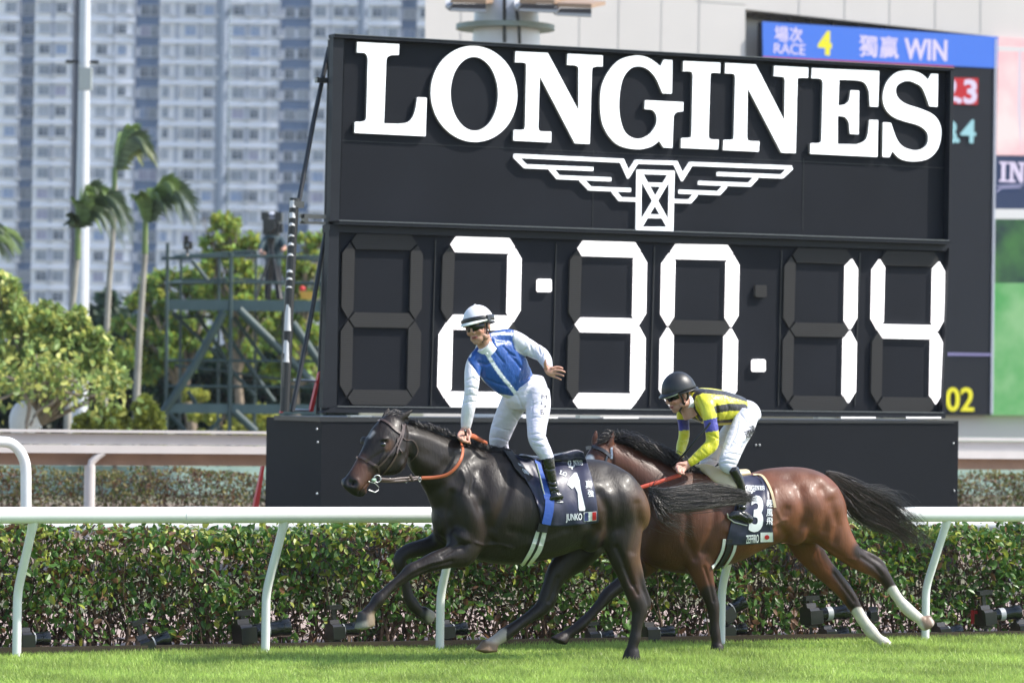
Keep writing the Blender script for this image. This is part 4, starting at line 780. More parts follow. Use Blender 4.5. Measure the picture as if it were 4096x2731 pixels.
    V, nr = sculpt(V, Fc, f, G, k)
    uv = proj(V); n = len(V); c = np.tile(np.array([.145, .050, .023]), (n, 1)); D = lambda pl: dpoly(uv, [f(*p) for p in pl]); nz = np.sin(V[:, 0] * 29) * np.cos(V[:, 2] * 31)
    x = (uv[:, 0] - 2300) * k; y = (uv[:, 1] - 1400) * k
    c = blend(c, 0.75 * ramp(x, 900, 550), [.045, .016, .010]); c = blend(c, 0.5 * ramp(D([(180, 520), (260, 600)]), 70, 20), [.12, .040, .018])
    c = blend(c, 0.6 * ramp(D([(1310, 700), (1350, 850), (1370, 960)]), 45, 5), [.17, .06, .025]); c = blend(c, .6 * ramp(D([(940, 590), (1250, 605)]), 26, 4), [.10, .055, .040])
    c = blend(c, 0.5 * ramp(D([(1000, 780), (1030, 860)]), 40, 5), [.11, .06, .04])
    far = (nr @ np.array(N) > -2)
    for pl, w0, w1 in (([(1440, 1010), (1550, 1100), (1600, 1190)], 50, 26), ([(1330, 1120), (1385, 1200), (1405, 1260)], 46, 26), ([(680, 1230), (705, 1520)], 50, 34), ([(300, 1120), (160, 1230), (-100, 1460)], 55, 38)): c = blend(c, .93 * ramp(D(pl), w0, w1), [.012, .009, .009])
    c = blend(c, ramp(D([(1605, 1222), (1680, 1310), (1760, 1375)]), 36, 31) * (y > 1160 + (x - 1545) * 0.1), [.62, .58, .53]); c = blend(c, ramp(D([(1425, 1330), (1490, 1415), (1560, 1470)]), 36, 31) * (y > 1275 + (x - 1380) * .05), [.62, .58, .53])
    c = blend(c, .9 * ramp(D([(1760, 1350), (1775, 1385)]), 24, 14), [.22, .13, .08]); c = blend(c, .8 * ramp(D([(1560, 1478), (1570, 1490)]), 16, 8), [.3, .22, .15])
    c = blend(c, ramp(D([(75, 545), (70, 600)]), 20, 13), [.6, .58, .57]); c = c * (1 + nz[:, None] * .12)
    root = empty('horse', ptN(*f(900, 1560), o), 'reddish bay horse behind with two white hind socks, its cloth numbered 3', 'horse', 'galloping racehorses'); root.location.z = 0
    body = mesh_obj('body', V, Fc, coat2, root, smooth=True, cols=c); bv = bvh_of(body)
    blk = mat('black_leather', (.02, .02, .022), .3, coat=.3)
    strap(bv, f, [(55, 492), (90, 488), (140, 505), (175, 535)], o, .024, .008, blk, 'browband', root, w=.03); strap(bv, f, [(182, 488), (186, 520), (184, 545)], o, .014, .005, steel, 'headpiece', root, w=.0); strap(bv, f, [(160, 530), (130, 640), (90, 740)], o, .014, .005, blk, 'cheek_strap', root)
    hair('mane', [[(*f(x, y), w), (*f(x + 30, y - 26), w - .02), (*f(x + 85, y - 14), w - .05), (*f(x + 135, y + 30), w - .08), (*f(x + 165, y + 62), w - .09)] for x, y, w in ((205, 462, .02), (245, 478, .02), (290, 498, .01), (330, 515, .0), (370, 530, .0), (410, 550, 0), (450, 570, 0))], o, 1500, root, hair_m, spread=.016, seg=9, wav=.02, seed=4, lens=(.35, 1.0))
    hair('mane', [[(*f(190, 450), .02), (*f(150, 440), .02), (*f(105, 470), .01)], [(*f(215, 455), .02), (*f(180, 430), .02), (*f(120, 455), .0)], [(*f(220, 460), .02), (*f(240, 415), .02), (*f(290, 455), 0)]], o, 350, root, hair_m, spread=.012, seed=5)
    hair('mane', [[(*f(460, 570), 0), (*f(520, 590), -.04), (*f(560, 650), -.09)], [(*f(560, 600), 0), (*f(620, 605), -.05), (*f(700, 625), -.1)], [(*f(620, 610), 0), (*f(660, 620), -.04), (*f(740, 640), -.08)]], o, 500, root, hair_m, spread=.012, seed=6)
    t = [[(1262, 612, .0), (1340, 640, 0), (1420, 685, 0), (1520, 730, 0), (1620, 790, 0), (1700, 860, 0), (1810, 985, 0)], [(1270, 625, .0), (1350, 670, 0), (1420, 730, 0), (1520, 790, 0), (1620, 860, 0), (1700, 920, 0), (1800, 1000, 0)],
         [(1280, 645, 0), (1350, 710, 0), (1410, 780, 0), (1500, 840, 0), (1590, 890, 0), (1680, 950, 0), (1760, 990, 0)], [(1290, 660, 0), (1355, 750, 0), (1400, 820, 0), (1480, 870, 0), (1560, 900, 0), (1640, 940, 0), (1720, 975, 0)]]
    hair('tail', [[(*f(a, b), w) for a, b, w in g] for g in t], o, 1500, root, hair_b, spread=.020, seg=14, wav=.022, lens=(.4, 1.0), r0=.0024, seed=7)
    hair('tail_wisps', [[(*f(1400, 690), 0), (*f(1560, 720), 0), (*f(1640, 760), 0), (*f(1800, 880), 0)], [(*f(1400, 690), 0), (*f(1560, 760), 0), (*f(1700, 860), 0), (*f(1830, 990), 0)]], o, 130, root, hair_m, spread=.03, seg=12, wav=.02, lens=(.6, 1.0), r0=.0015, seed=8)
    # rein and buckle running behind the leading horse
    mb = MB(); mb.tube([ptN(*f(x, y), o + w) for x, y, w in ((200, 730, -.2), (350, 682, -.2), (440, 655, -.2), (530, 625, -.19))], .014, 8, ra=.35, ref=N); build(mb, 'rein', red_rein, root, smooth=True)
    return root, body, bv
horse2, body2, bvh2 = horse_two()
# ------------------------------------------------------------------ saddle cloths, girths, saddles
navy = mat('navy_cloth', (.016, .018, .050), .42, var=.15, vscale=10, bump=.006, bscale=9, stretch=(1, 1, .45), sheen=.2)
white_print = mat('white_print', (.75, .78, .80), .6)
def drape(bvh, f, top, bot, offb, name, m, parent, lift=.014, nx=40, ny=40, fold=None, thick=.004, wtop=-.12, bow=0.0):
    """cloth between two silhouette polylines (crop px), laid on the horse's flank."""
    tp = cr([f(*p) for p in top], 8); bt = cr([f(*p) for p in bot], 8); at = lambda L, t: L[min(int(t * (len(L) - 1)), len(L) - 2)] * (1 - (t * (len(L) - 1) - min(int(t * (len(L) - 1)), len(L) - 2))) + L[min(int(t * (len(L) - 1)), len(L) - 2) + 1] * (t * (len(L) - 1) - min(int(t * (len(L) - 1)), len(L) - 2))
    G = []
    for i in range(nx + 1):
        col = []; a = at(tp, i / nx); b = at(bt, i / nx); last = None
        for j in range(ny, -1, -1):
            p = a + (b - a) * (j / ny) + np.array([bow * math.sin(math.pi * j / ny) * (i / nx), 0]); d = ray(*p).normalized(); h = bvh.ray_cast(CAM, d)
            if h[0] is not None and abs((h[0] - R0).dot(N) - offb) < .42:
                n = h[1] if h[1].dot(d) < 0 else -h[1]; w = (h[0] - R0).dot(N) - offb; last = w
            else: w = (last if last is not None else -.2); w = min(w + .02, wtop) if j < ny / 2 else w
            last = w; col.append((p, w))
        G.append(col[::-1])
    Wm = np.array([[c[1] for c in col] for col in G])
    for _ in range(3): Q = np.pad(Wm, 1, mode='edge'); Wm = (Q[:-2, 1:-1] + Q[2:, 1:-1] + Q[1:-1, :-2] + Q[1:-1, 2:] + 2 * Wm) / 6
    V = [];
    for i in range(nx + 1):
        for j in range(ny + 1):
            fo = fold(i / nx, j / ny) if fold else 0
            V.append(tuple(ptN(*G[i][j][0], offb + Wm[i, j] - lift - fo)))
    n = len(V); V2 = V + [tuple(Vector(v) + N * thick) for v in V]; Fc = []
    I = lambda i, j: i * (ny + 1) + j
    for i in range(nx):
        for j in range(ny): Fc += [(I(i, j), I(i, j + 1), I(i + 1, j + 1), I(i + 1, j)), (n + I(i, j), n + I(i + 1, j), n + I(i + 1, j + 1), n + I(i, j + 1))]
    for i in range(nx): Fc += [(I(i, ny), n + I(i, ny), n + I(i + 1, ny), I(i + 1, ny)), (I(i + 1, 0), n + I(i + 1, 0), n + I(i, 0), I(i, 0))]
    for j in range(ny): Fc += [(I(0, j), n + I(0, j), n + I(0, j + 1), I(0, j + 1)), (I(nx, j + 1), n + I(nx, j + 1), n + I(nx, j), I(nx, j))]
    o = mesh_obj(name, V2, Fc, m, parent, smooth=True)
    outer = BVHTree.FromPolygons([Vector(v) for v in V], [g for g in Fc if max(g) < n])
    return o, outer
def printed(bvh, f, V2, Fc, q, offb, name, m, parent, lift=.005):
    """flat artwork (0..1) mapped to a crop-px quad and laid on a cloth."""
    # subdivide long edges by triangulated bmesh so the print follows the cloth
    bm = bmesh.new(); vs = [bm.verts.new((x, y, 0)) for x, y in V2]
    for g in Fc:
        try: bm.faces.new([vs[i] for i in g])
        except ValueError: pass
    bmesh.ops.triangulate(bm, faces=bm.faces); bmesh.ops.subdivide_edges(bm, edges=[e for e in bm.edges if e.calc_length() > .12], cuts=3, use_grid_fill=False)
    bmesh.ops.triangulate(bm, faces=bm.faces); bm.verts.index_update(); P = []; q = [f(*p) for p in q]
    for v in bm.verts:
        h = hit(bvh, *quadmap(q, v.co.x, 1 - v.co.y), offb, -.3); P.append(tuple(h[0] - N * lift))
    Fq = [tuple(v.index for v in g.verts) for g in bm.faces]; bm.free()
    return mesh_obj(name, P, Fq, m, parent)
def letters2d(idx):                        # the board's own lettering reused as print on the cloths
    loops = []
    for i in idx: loops += [clean(l) for l in LET[i]]
    x0 = min(p[0] for l in loops for p in l); x1 = max(p[0] for l in loops for p in l)
    sl = lambda x: (x - 1400) * (116.0 / 2300)                       # take out the board's perspective slope
    L2 = [[(p[0], -(p[1] - sl(p[0]))) for p in l] for l in loops]; y0 = min(p[1] for l in L2 for p in l); y1 = max(p[1] for l in L2 for p in l)
    V, Fc = flat2d([[((x - x0) / (x1 - x0) * 4, (y - y0) / (y1 - y0) * 4) for x, y in l] for l in L2]); return V / 4, Fc
def rect2d(): return np.array([(0, 0), (1, 0), (1, 1), (0, 1)], float), [(0, 1, 2, 3)]
def pr(bvh, f, s, q, offb, parent, name='print', m=None, **k):
    V, Fc = text2d(s, **k); return printed(bvh, f, V, Fc, q, offb, name, m or white_print, parent)
CUP = lambda: flat2d([[(0, 4), (4, 4), (3.4, 2.6), (2.5, 2.2), (2.3, 0), (1.7, 0), (1.5, 2.2), (.6, 2.6)]])
# cloth 1
f = c2
fold1 = lambda x, y: .010 * math.sin(x * 13 + y * 5) * (1 - abs(x - .55) * .6) + .014 * math.exp(-((x - .37 - y * .06) / .05) ** 2) + (.012 * math.exp(-((x - .20 - y * .2) / .06) ** 2) if y < .7 else 0) + .006 * math.sin(y * 16 + x * 4) * (x < .5)
cloth1, cb1 = drape(bvh1, f, [(1122, 322), (1210, 335), (1290, 350), (1380, 330), (1440, 310), (1500, 295), (1542, 308)], [(1275, 615), (1290, 700), (1310, 745), (1420, 752), (1500, 745), (1575, 740), (1634, 730)], H1, 'saddle_cloth', navy, horse1, fold=fold1, wtop=-.16, bow=14)
V, Fc = letters2d([3, 5, 6, 7]); printed(cb1, f, V, Fc, [(1447, 360), (1534, 357), (1541, 388), (1450, 392)], H1, 'print', white_print, cloth1)
V, Fc = CUP(); V = (V - V.min(0)) / (V.max(0) - V.min(0)); printed(cb1, f, V, Fc, [(1452, 396), (1492, 392), (1490, 412), (1460, 414)], H1, 'print', white_print, cloth1)
V, Fc = letters2d([0, 1]); printed(cb1, f, V, Fc, [(1404, 416), (1445, 432), (1440, 456), (1398, 440)], H1, 'print', white_print, cloth1)
one = [(0.35, 4), (2.4, 4), (3.7, 1.5), (4, 0), (2.3, 0), (2.3, .9), (1.75, 2.35), (1.1, 3.0), (0.3, 2.6), (0.1, 3.0)]
V, Fc = flat2d([[(1.65, 4), (2.15, 4), (2.75, 3.2), (3.0, 2.3), (3.95, .2), (3.85, 0), (2.75, 0), (2.6, .2), (2.35, 1.9), (1.75, 2.55), (1.2, 2.3), (.3, 2.75), (.15, 2.6), (.45, 3.2)]]); V = V / 4
printed(cb1, f, V, Fc, [(1440, 432), (1555, 432), (1555, 660), (1440, 660)], H1, 'number', white_print, cloth1)
pr(cb1, f, '真', [(1553, 478), (1590, 478), (1592, 525), (1555, 525)], H1, cloth1, bold=.01); pr(cb1, f, '強', [(1567, 535), (1602, 535), (1605, 577), (1569, 577)], H1, cloth1, bold=.01)
pr(cb1, f, 'JUNKO', [(1438, 678), (1534, 674), (1534, 727), (1438, 731)], H1, cloth1, bold=.015)
def flag(bvh, f, x0, y0, x1, y1, sl, offb, parent, cols, disc=None):
    V, Fc = rect2d(); w = (x1 - x0) / len(cols)
    printed(bvh, f, V, Fc, [(x0 - 3, y0 - 3), (x1 + 3, y0 - 3 + sl), (x1 + 3, y1 + 3 + sl), (x0 - 3, y1 + 3)], offb, 'flag', white_print, parent, lift=.005)
    for i, c in enumerate(cols):
        if c is None: continue
        printed(bvh, f, V, Fc, [(x0 + i * w, y0 + sl * i / len(cols)), (x0 + (i + 1) * w, y0 + sl * (i + 1) / len(cols)), (x0 + (i + 1) * w, y1 + sl * (i + 1) / len(cols)), (x0 + i * w, y1 + sl * i / len(cols))], offb, 'flag_field', c, parent, lift=.009)
    if disc:
        cx, cy = (x0 + x1) / 2, (y0 + y1) / 2; r = (y1 - y0) * .28; V, Fc = flat2d([[(2 + 2 * math.cos(t), 2 + 2 * math.sin(t)) for t in np.linspace(0, 6.1, 24)]])
        printed(bvh, f, V / 4, Fc, [(cx - r, cy - r), (cx + r, cy - r), (cx + r, cy + r), (cx - r, cy + r)], offb, 'flag_disc', disc, parent, lift=.010)
redp = mat('red_print', (.60, .02, .03), .6); bluep = mat('navy_print', (.02, .03, .12), .6)
flag(cb1, f, 1547, 672, 1617, 722, -6, H1, cloth1, [bluep, None, redp])
blue_web = mat('blue_webbing', (.02, .075, .34), .6, bump=.001, bscale=60); web_w = mat('white_webbing', (.55, .58, .54), .8, bump=.002, bscale=120); web_b = mat('black_webbing', (.015, .015, .016), .6)
strap(cb1, f, [(1265, 368), (1300, 470), (1330, 590)], H1, .045, .003, blue_web, 'overgirth', horse1, lift=.006)
strap(bvh1, f, [(1330, 590), (1325, 660), (1308, 735)], H1, .062, .003, blue_web, 'overgirth', horse1, lift=.035)
strap(bvh1, f, [(1298, 735), (1288, 780)], H1, .070, .006, web_b, 'girth_buckle', horse1, lift=.02)
strap(bvh1, f, [(1272, 780), (1235, 880), (1190, 960), (1170, 985)], H1, .030, .004, web_w, 'girth', horse1, lift=.008); strap(bvh1, f, [(1305, 780), (1275, 890), (1225, 960), (1205, 985)], H1, .040, .004, web_w, 'girth', horse1, lift=.008); strap(bvh1, f, [(1288, 780), (1255, 885), (1205, 962), (1190, 985)], H1, .018, .006, web_b, 'girth', horse1, lift=.008)
strap(bvh1, f, [(1085, 312), (1130, 370), (1160, 420), (1225, 480)], H1, .060, .006, web_b, 'saddle_pad', horse1, lift=.012)
for q in ([(1140, 372), (1165, 380), (1178, 398), (1150, 388)], [(1165, 405), (1205, 420), (1212, 448), (1178, 432)]):
    V, Fc = letters2d([1, 2, 3]); printed(bvh1, f, V, Fc, q, H1, 'print', white_print, horse1, lift=.026)
mb = MB(); spans(mb, [(f(1180, 320), f(1180, 380), .10, 0), (f(1240, 330), f(1250, 380), .13, 0), (f(1350, 325), f(1350, 380), .13, 0), (f(1480, 300), f(1470, 370), .11, 0)], H1, n=16); build(mb, 'saddle', mat('black_saddle', (.014, .014, .015), .3, coat=.3), horse1, smooth=True)
# cloth 2
f = c3
cloth2, cb2 = drape(bvh2, f, [(840, 632), (870, 628), (905, 628), (925, 640), (940, 665)], [(757, 975), (810, 978), (870, 975), (940, 968), (996, 960)], H2, 'saddle_cloth', navy, horse2, fold=lambda x, y: .004 * math.sin(x * 7 + y * 6), wtop=-.10)
# the rear edge bows backwards, so a second panel continues the cloth
cloth2b, cb2b = drape(bvh2, f, [(925, 628), (940, 640), (955, 665), (975, 715)], [(990, 962), (993, 962), (995, 961), (998, 960)], H2, 'saddle_cloth_edge', navy, horse2, fold=None, wtop=-.10, nx=12, lift=.013)
class Multi:
    def __init__(s, *b): s.b = b
    def ray_cast(s, a, d):
        hs = [x for x in (q.ray_cast(a, d) for q in s.b) if x[0] is not None]; return min(hs, key=lambda h: h[3]) if hs else (None,) * 4
cb2m = Multi(cb2, cb2b, bvh2)
cream = mat('cream_leather', (.62, .50, .30), .45, coat=.2, var=.05)
strap(cb2m, f, [(893, 628), (935, 632), (965, 670), (990, 730), (1003, 790)], H2, .018, .004, cream, 'cloth_binding', horse2, lift=.006)
V, Fc = letters2d([1, 2, 3, 4, 5, 6, 7]); printed(cb2m, f, V, Fc, [(852, 676), (948, 678), (950, 702), (850, 702)], H2, 'print', white_print, cloth2, lift=.005)
V, Fc = CUP(); V = (V - V.min(0)) / (V.max(0) - V.min(0)); printed(cb2m, f, V, Fc, [(865, 704), (905, 704), (900, 718), (870, 718)], H2, 'print', white_print, cloth2, lift=.005)
pr(cb2m, f, '3', [(885, 728), (945, 728), (942, 912), (868, 912)], H2, cloth2, 'number', bold=.035)
for ch, y in (('輕', 748), ('風', 795), ('飛', 838)): pr(cb2m, f, ch, [(960, y), (992, y), (990, y + 38), (958, y + 38)], H2, cloth2, bold=.01)
pr(cb2m, f, 'ZEFFIRO', [(856, 928), (921, 922), (921, 965), (856, 970)], H2, cloth2, bold=.02)
flag(cb2m, f, 932, 917, 988, 959, -1, H2, cloth2, [None], redp)
for x, wd, m_ in ((-24, .022, web_w), (4, .04, web_b), (34, .022, web_w)): strap(bvh2, f, [(770 + x, 945), (760 + x, 1000), (735 + x, 1050), (705 + x, 1090)], H2, wd, .005, m_, 'girth', horse2, lift=.010)
mb = MB(); limb(mb, [(*c5(495, 962), -.02, 30 / 2.24), (*c5(600, 975), -.10, 52 / 2.24, .5), (*c5(700, 1030), -.20, 76 / 2.24, .35), (*c5(790, 1080), -.26, 80 / 2.24, .3), (*c5(835, 1130), -.29, 60 / 2.24, .3), (*c5(862, 1180), -.29, 20 / 2.24, .4)], H2, n=18)
limb(mb, [(*c5(700, 990), 0, 50 / 2.24, 2), (*c5(850, 1020), 0, 45 / 2.24, 2), (*c5(960, 1010), 0, 38 / 2.24, 2)], H2, n=18)
Vv, Ff = remesh(mb, .006, 10); mesh_obj('saddle', Vv, Ff, cream, horse2, smooth=True)

# ------------------------------------------------------------------ riders
skin = mat('skin', (.50, .27, .19), .5, attr=True, var=.08, vscale=30); skin.node_tree.nodes['Principled BSDF'].inputs['Subsurface Weight'].default_value = .08; skin.node_tree.nodes['Principled BSDF'].inputs['Subsurface Radius'].default_value = (.02, .008, .004)
silk = mat('racing_silk', (.02, .12, .5), .38, attr=True, bump=.020, bscale=10, stretch=(1.3, 1.3, .8), sheen=.25, coat=.05)
nylon = mat('white_nylon', (.80, .81, .86), .5, attr=True, bump=.018, bscale=9, stretch=(.8, .8, 2.0), sheen=.2)
boot_m = mat('boot_leather', (.008, .008, .009), .20, coat=.35, bump=.006, bscale=28)
visor_m = mat('goggle_lens', (.004, .004, .005), .16, spec=.35, coat=.25); black_m = mat('black_plastic', (.014, .014, .015), .35)
def head_mesh(c, fw, up, sc, tone):
    """face forward fw, crown up; c = centre between the ears."""
    fw = Vector(fw).normalized(); rt = fw.cross(Vector(up)).normalized(); up = rt.cross(fw).normalized(); c = Vector(c)
    P = lambda x, y, z: c + (rt * x + fw * y + up * z) * sc
    mb = MB(); E = lambda x, y, z, a, b, d: mb.ell(P(x, y, z), rt * a * sc, fw * b * sc, up * d * sc, 18, 12)
    E(0, -.012, .035, .074, .092, .085); E(0, .03, -.02, .060, .062, .075); E(0, .040, -.075, .045, .045, .040); E(0, .062, -.098, .022, .022, .018)
    for s in (-1, 1):
        E(s * .036, .066, -.028, .022, .020, .022); E(s * .030, .080, .020, .030, .013, .010); E(s * .076, -.008, -.010, .010, .018, .030); E(s * .012, .096, -.034, .009, .011, .008); E(s * .050, .01, -.07, .018, .035, .022)
    mb.tube([P(0, .082, .012), P(0, .098, -.012), P(0, .107, -.030)], [.009 * sc, .011 * sc, .013 * sc], 10)
    E(0, .086, -.060, .020, .009, .0055); E(0, .083, -.071, .018, .009, .006); E(0, .080, -.050, .022, .008, .012)
    mb.tube([P(0, -.02, -.05), P(0, -.035, -.12), P(0, -.045, -.18)], [.050 * sc, .052 * sc, .058 * sc], 16)
    V, Fc = remesh(mb, .0038, 3, .5)
    loc = (V - np.array(c)) / sc; X = loc @ np.array(rt); Y = loc @ np.array(fw); Z = loc @ np.array(up)
    c0 = np.tile(np.array(tone), (len(V), 1)); lip = (np.abs(X) < .022) & (np.abs(Z + .0655) < .009) & (Y > .07); c0[lip] = (.36, .10, .09); mo = (np.abs(X) < .017) & (np.abs(Z + .066) < .0025) & (Y > .07); c0[mo] = (.08, .02, .02)
    st = (Z < -.04) & (Z > -.13) & (Y > .01); c0[st & ~lip] *= .86; ck = (np.abs(np.abs(X) - .04) < .02) & (np.abs(Z + .03) < .02); c0[ck] *= np.array([1.05, .9, .88])
    return V, Fc, c0, P, (rt, fw, up)
def goggles(P, ax, sc, parent, m):
    mb = MB(); V = []; n = 18; rows = 5
    for lay in (0, 1):
        for i in range(n + 1):
            a = math.radians(-72 + 144 * i / n); hh = .030 * (1 - .35 * abs(math.sin(a)) ** 3) - (.008 if abs(a) < .12 else 0)
            for j in range(rows + 1):
                t = -1 + 2 * j / rows; r = 1 - .05 * t * t - lay * .07
                V.append(P(math.sin(a) * .079 * r, .016 + math.cos(a) * .086 * r, .006 + t * hh + (.002 if t < 0 and abs(a) < .12 else 0)))
    q = (n + 1) * (rows + 1); I = lambda l, i, j: l * q + i * (rows + 1) + j; Fc = []
    for i in range(n):
        for j in range(rows): Fc += [(I(0, i, j), I(0, i + 1, j), I(0, i + 1, j + 1), I(0, i, j + 1)), (I(1, i, j), I(1, i, j + 1), I(1, i + 1, j + 1), I(1, i + 1, j))]
        Fc += [(I(0, i, 0), I(1, i, 0), I(1, i + 1, 0), I(0, i + 1, 0)), (I(0, i, rows), I(0, i + 1, rows), I(1, i + 1, rows), I(1, i, rows))]
    mb.add(V, Fc); return build(mb, 'goggles', m, parent, smooth=True)
def helmet(P, ax, sc, parent, m, peak_m, r=(.096, .118, .105), z0=.022, peak=.045, tilt=0.0):
    rt, fw, up = ax; mb = MB(); V = []; n = 32; m_ = 12; Fc = []
    for i in range(m_ + 1):
        ph = (math.pi / 2) * i / m_
        for j in range(n):
            th = 2 * math.pi * j / n; y = math.cos(th); V.append(P(math.sin(th) * r[0] * math.sin(ph), -.012 + y * r[1] * math.sin(ph), z0 + r[2] * math.cos(ph) - .022 * (1 - y) / 2 * (i / m_) ** 3))
    for i in range(m_):
        for j in range(n): Fc.append((i * n + j, (i + 1) * n + j, (i + 1) * n + (j + 1) % n, i * n + (j + 1) % n))
    b = m_ * n; V += [P(math.sin(2 * math.pi * j / n) * r[0] * .9, -.012 + math.cos(2 * math.pi * j / n) * r[1] * .9, z0 + .004 - .022 * (1 - math.cos(2 * math.pi * j / n)) / 2) for j in range(n)]
    Fc += [(b + j, b + n + j, b + n + (j + 1) % n, b + (j + 1) % n) for j in range(n)]
    mb.add(V, Fc); h = build(mb, 'helmet', m, parent, smooth=True)
    mb = MB(); V = []; k = 20
    for l in (0, 1):
        for i in range(k + 1):
            a = math.radians(-80 + 160 * i / k)
            for e in (0, 1): s = 1 + (0 if e == 0 else peak / .11 * math.cos(a) ** .6); V.append(P(math.sin(a) * r[0] * (1.0 if e == 0 else 1.0 + .06), -.012 + math.cos(a) * r[1] * s, z0 + .006 + l * .006 - e * .018 * math.cos(a)))
    I = lambda l, i, e: l * 2 * (k + 1) + i * 2 + e; Fc = []
    for i in range(k): Fc += [(I(1, i, 0), I(1, i, 1), I(1, i + 1, 1), I(1, i + 1, 0)), (I(0, i, 0), I(0, i + 1, 0), I(0, i + 1, 1), I(0, i, 1)), (I(0, i, 1), I(0, i + 1, 1), I(1, i + 1, 1), I(1, i, 1))]
    mb.add(V, Fc); build(mb, 'peak', peak_m, h, smooth=True)
    return h
def hand(mb, f, k, offb, palm, fingers, thumb, wr, r=None):
    limb(mb, [(*f(x, y), w, rp / k, rt) for x, y, w, rp, rt in palm], offb, n=12)
    for fg in fingers + [thumb]: limb(mb, [(*f(x, y), w, rp / k) for x, y, w, rp in fg], offb, n=10, k=3)

# ---- rider of the leading horse
def rider_one():
    o = H1; f = c4; k = 2.6133
    root = empty('person', ptN(*c1(1300, 1150), o), 'jockey in blue and white silks and white cap, standing with one hand held out', 'person')
    Lp = lambda mb, ff, kk, P, **kw: limb(mb, [(*ff(p[0], p[1]), p[2], p[3] / kk) + tuple(p[4:]) for p in P], o, **kw)
    # head, neck and both hands are one skin mesh with the hidden body core
    hc = ptN(*f(560, 335), o - .10); V, Fc, c0, P, ax = head_mesh(hc, (-.50, -.86, -.10), (-.24, -.02, 1), .96, (.46, .25, .175))
    mb = MB()
    Lp(mb, f, k, [(620, 560, -.08, 60, .8), (720, 640, -.06, 90, .6), (900, 850, -.04, 110, .6), (1050, 1050, 0, 80, .8)])
    Lp(mb, f, k, [(640, 660, -.08, 50), (520, 720, -.08, 45), (486, 980, -.13, 38), (440, 1280, -.12, 34), (425, 1385, -.11, 33, .8), (420, 1420, -.10, 38, .8)]); Lp(mb, f, k, [(860, 480, -.07, 50), (1050, 530, -.09, 42), (1215, 620, -.15, 36), (1278, 730, -.24, 32, .8), (1290, 765, -.27, 34, .8)])
   
    hand(mb, f, k, o, [(1270, 755, -.27, 34, .8), (1300, 790, -.30, 52, .45), (1340, 805, -.31, 50, .4), (1355, 812, -.31, 42, .4)],
         [[(1320, 768, -.31, 17), (1375, 752, -.32, 13.5), (1415, 756, -.33, 12), (1442, 768, -.33, 9)], [(1335, 792, -.31, 17), (1392, 785, -.335, 13.5), (1438, 794, -.345, 12), (1466, 808, -.345, 9)], [(1335, 818, -.31, 16), (1388, 824, -.325, 13), (1425, 834, -.335, 11.5), (1452, 846, -.335, 8)], [(1318, 838, -.30, 15), (1362, 856, -.315, 12), (1395, 870, -.32, 10.5), (1424, 886, -.32, 8)]],
         [(1275, 775, -.29, 21), (1258, 735, -.31, 18), (1257, 700, -.32, 15), (1265, 675, -.32, 10)], None)
    hand(mb, f, k, o, [(425, 1370, -.10, 36, .8), (415, 1420, -.11, 52, .6), (410, 1470, -.12, 55, .6), (415, 1500, -.12, 40, .6)],
         [[(375, 1430, -.13, 20), (350, 1470, -.17, 19), (365, 1500, -.19, 18), (400, 1510, -.19, 15)], [(395, 1440, -.13, 20), (378, 1485, -.18, 19), (395, 1520, -.20, 18), (428, 1525, -.19, 15)], [(425, 1450, -.13, 20), (412, 1500, -.18, 19), (425, 1530, -.19, 17), (450, 1535, -.18, 14)], [(450, 1450, -.13, 18), (455, 1500, -.16, 17), (460, 1535, -.17, 15), (470, 1550, -.16, 12)]],
         [(450, 1400, -.12, 20), (470, 1440, -.14, 18), (465, 1480, -.15, 16), (440, 1500, -.16, 12)], None)
    Vb, Fb = remesh(mb, .0028, 2, .5); nb = len(V); Va = np.concatenate([V, Vb]); Fa = list(Fc) + [tuple(i + nb for i in q) for q in Fb]
    ca = np.concatenate([c0, np.tile(np.array((.50, .26, .19)), (len(Vb), 1))])
    mesh_obj('body', Va, Fa, skin, root, smooth=True, cols=ca)
    goggles(P, ax, .96, root, visor_m)
    hm = helmet(P, ax, .96, root, mat('white_cap', (.70, .69, .72), .45, bump=.002, bscale=20, sheen=.2), mat('white_peak', (.72, .75, .70), .5), r=(.102, .125, .120), z0=.030, peak=.042)
    mb = MB(); mb.ell(P(0, -.01, .15), ax[0] * .010, ax[1] * .010, ax[2] * .006, 10, 6); build(mb, 'cap_button', mat('white_button', (.8, .8, .8), .5), hm, smooth=True)
    mb = MB()
    mb.tube([P(math.sin(t) * .103, -.012 + math.cos(t) * .124, .048 + .004 * math.cos(t)) for t in np.linspace(-2.6, 2.6, 40)], .0045, 8, ra=3.9, ref=ax[2]); build(mb, 'goggle_strap', black_m, hm, smooth=True)
    mb = MB(); cbx = P(-.098 if False else .1015, .03, .046); mb.box(P(.103, .018, .046), .017, .004, .019, ax[1], ax[0], ax[2]); mb.mi = 1; mb.box(P(.108, .018, .046), .009, .002, .011, ax[1], ax[0], ax[2]); build(mb, 'strap_buckle', [black_m, white_print], hm)
    mb = MB(); mb.box(P(-.103, .018, .046), .017, .004, .019, ax[1], ax[0], ax[2]); build(mb, 'strap_buckle', black_m, hm)
    for s in (1, -1):
        mb = MB(); mb.tube([P(s * .079, .02, .02), P(s * .072, .018, -.03), P(s * .055, .02, -.075), P(s * .03, .045, -.108)], .005, 8); mb.tube([P(s * .082, -.02, .02), P(s * .074, -.005, -.04), P(s * .060, .012, -.07)], .004, 8); mb.ell(P(s * .062, .016, -.068), ax[0] * .005, ax[1] * .008, ax[2] * .012, 8, 6); build(mb, 'chin_strap', black_m, hm, smooth=True)
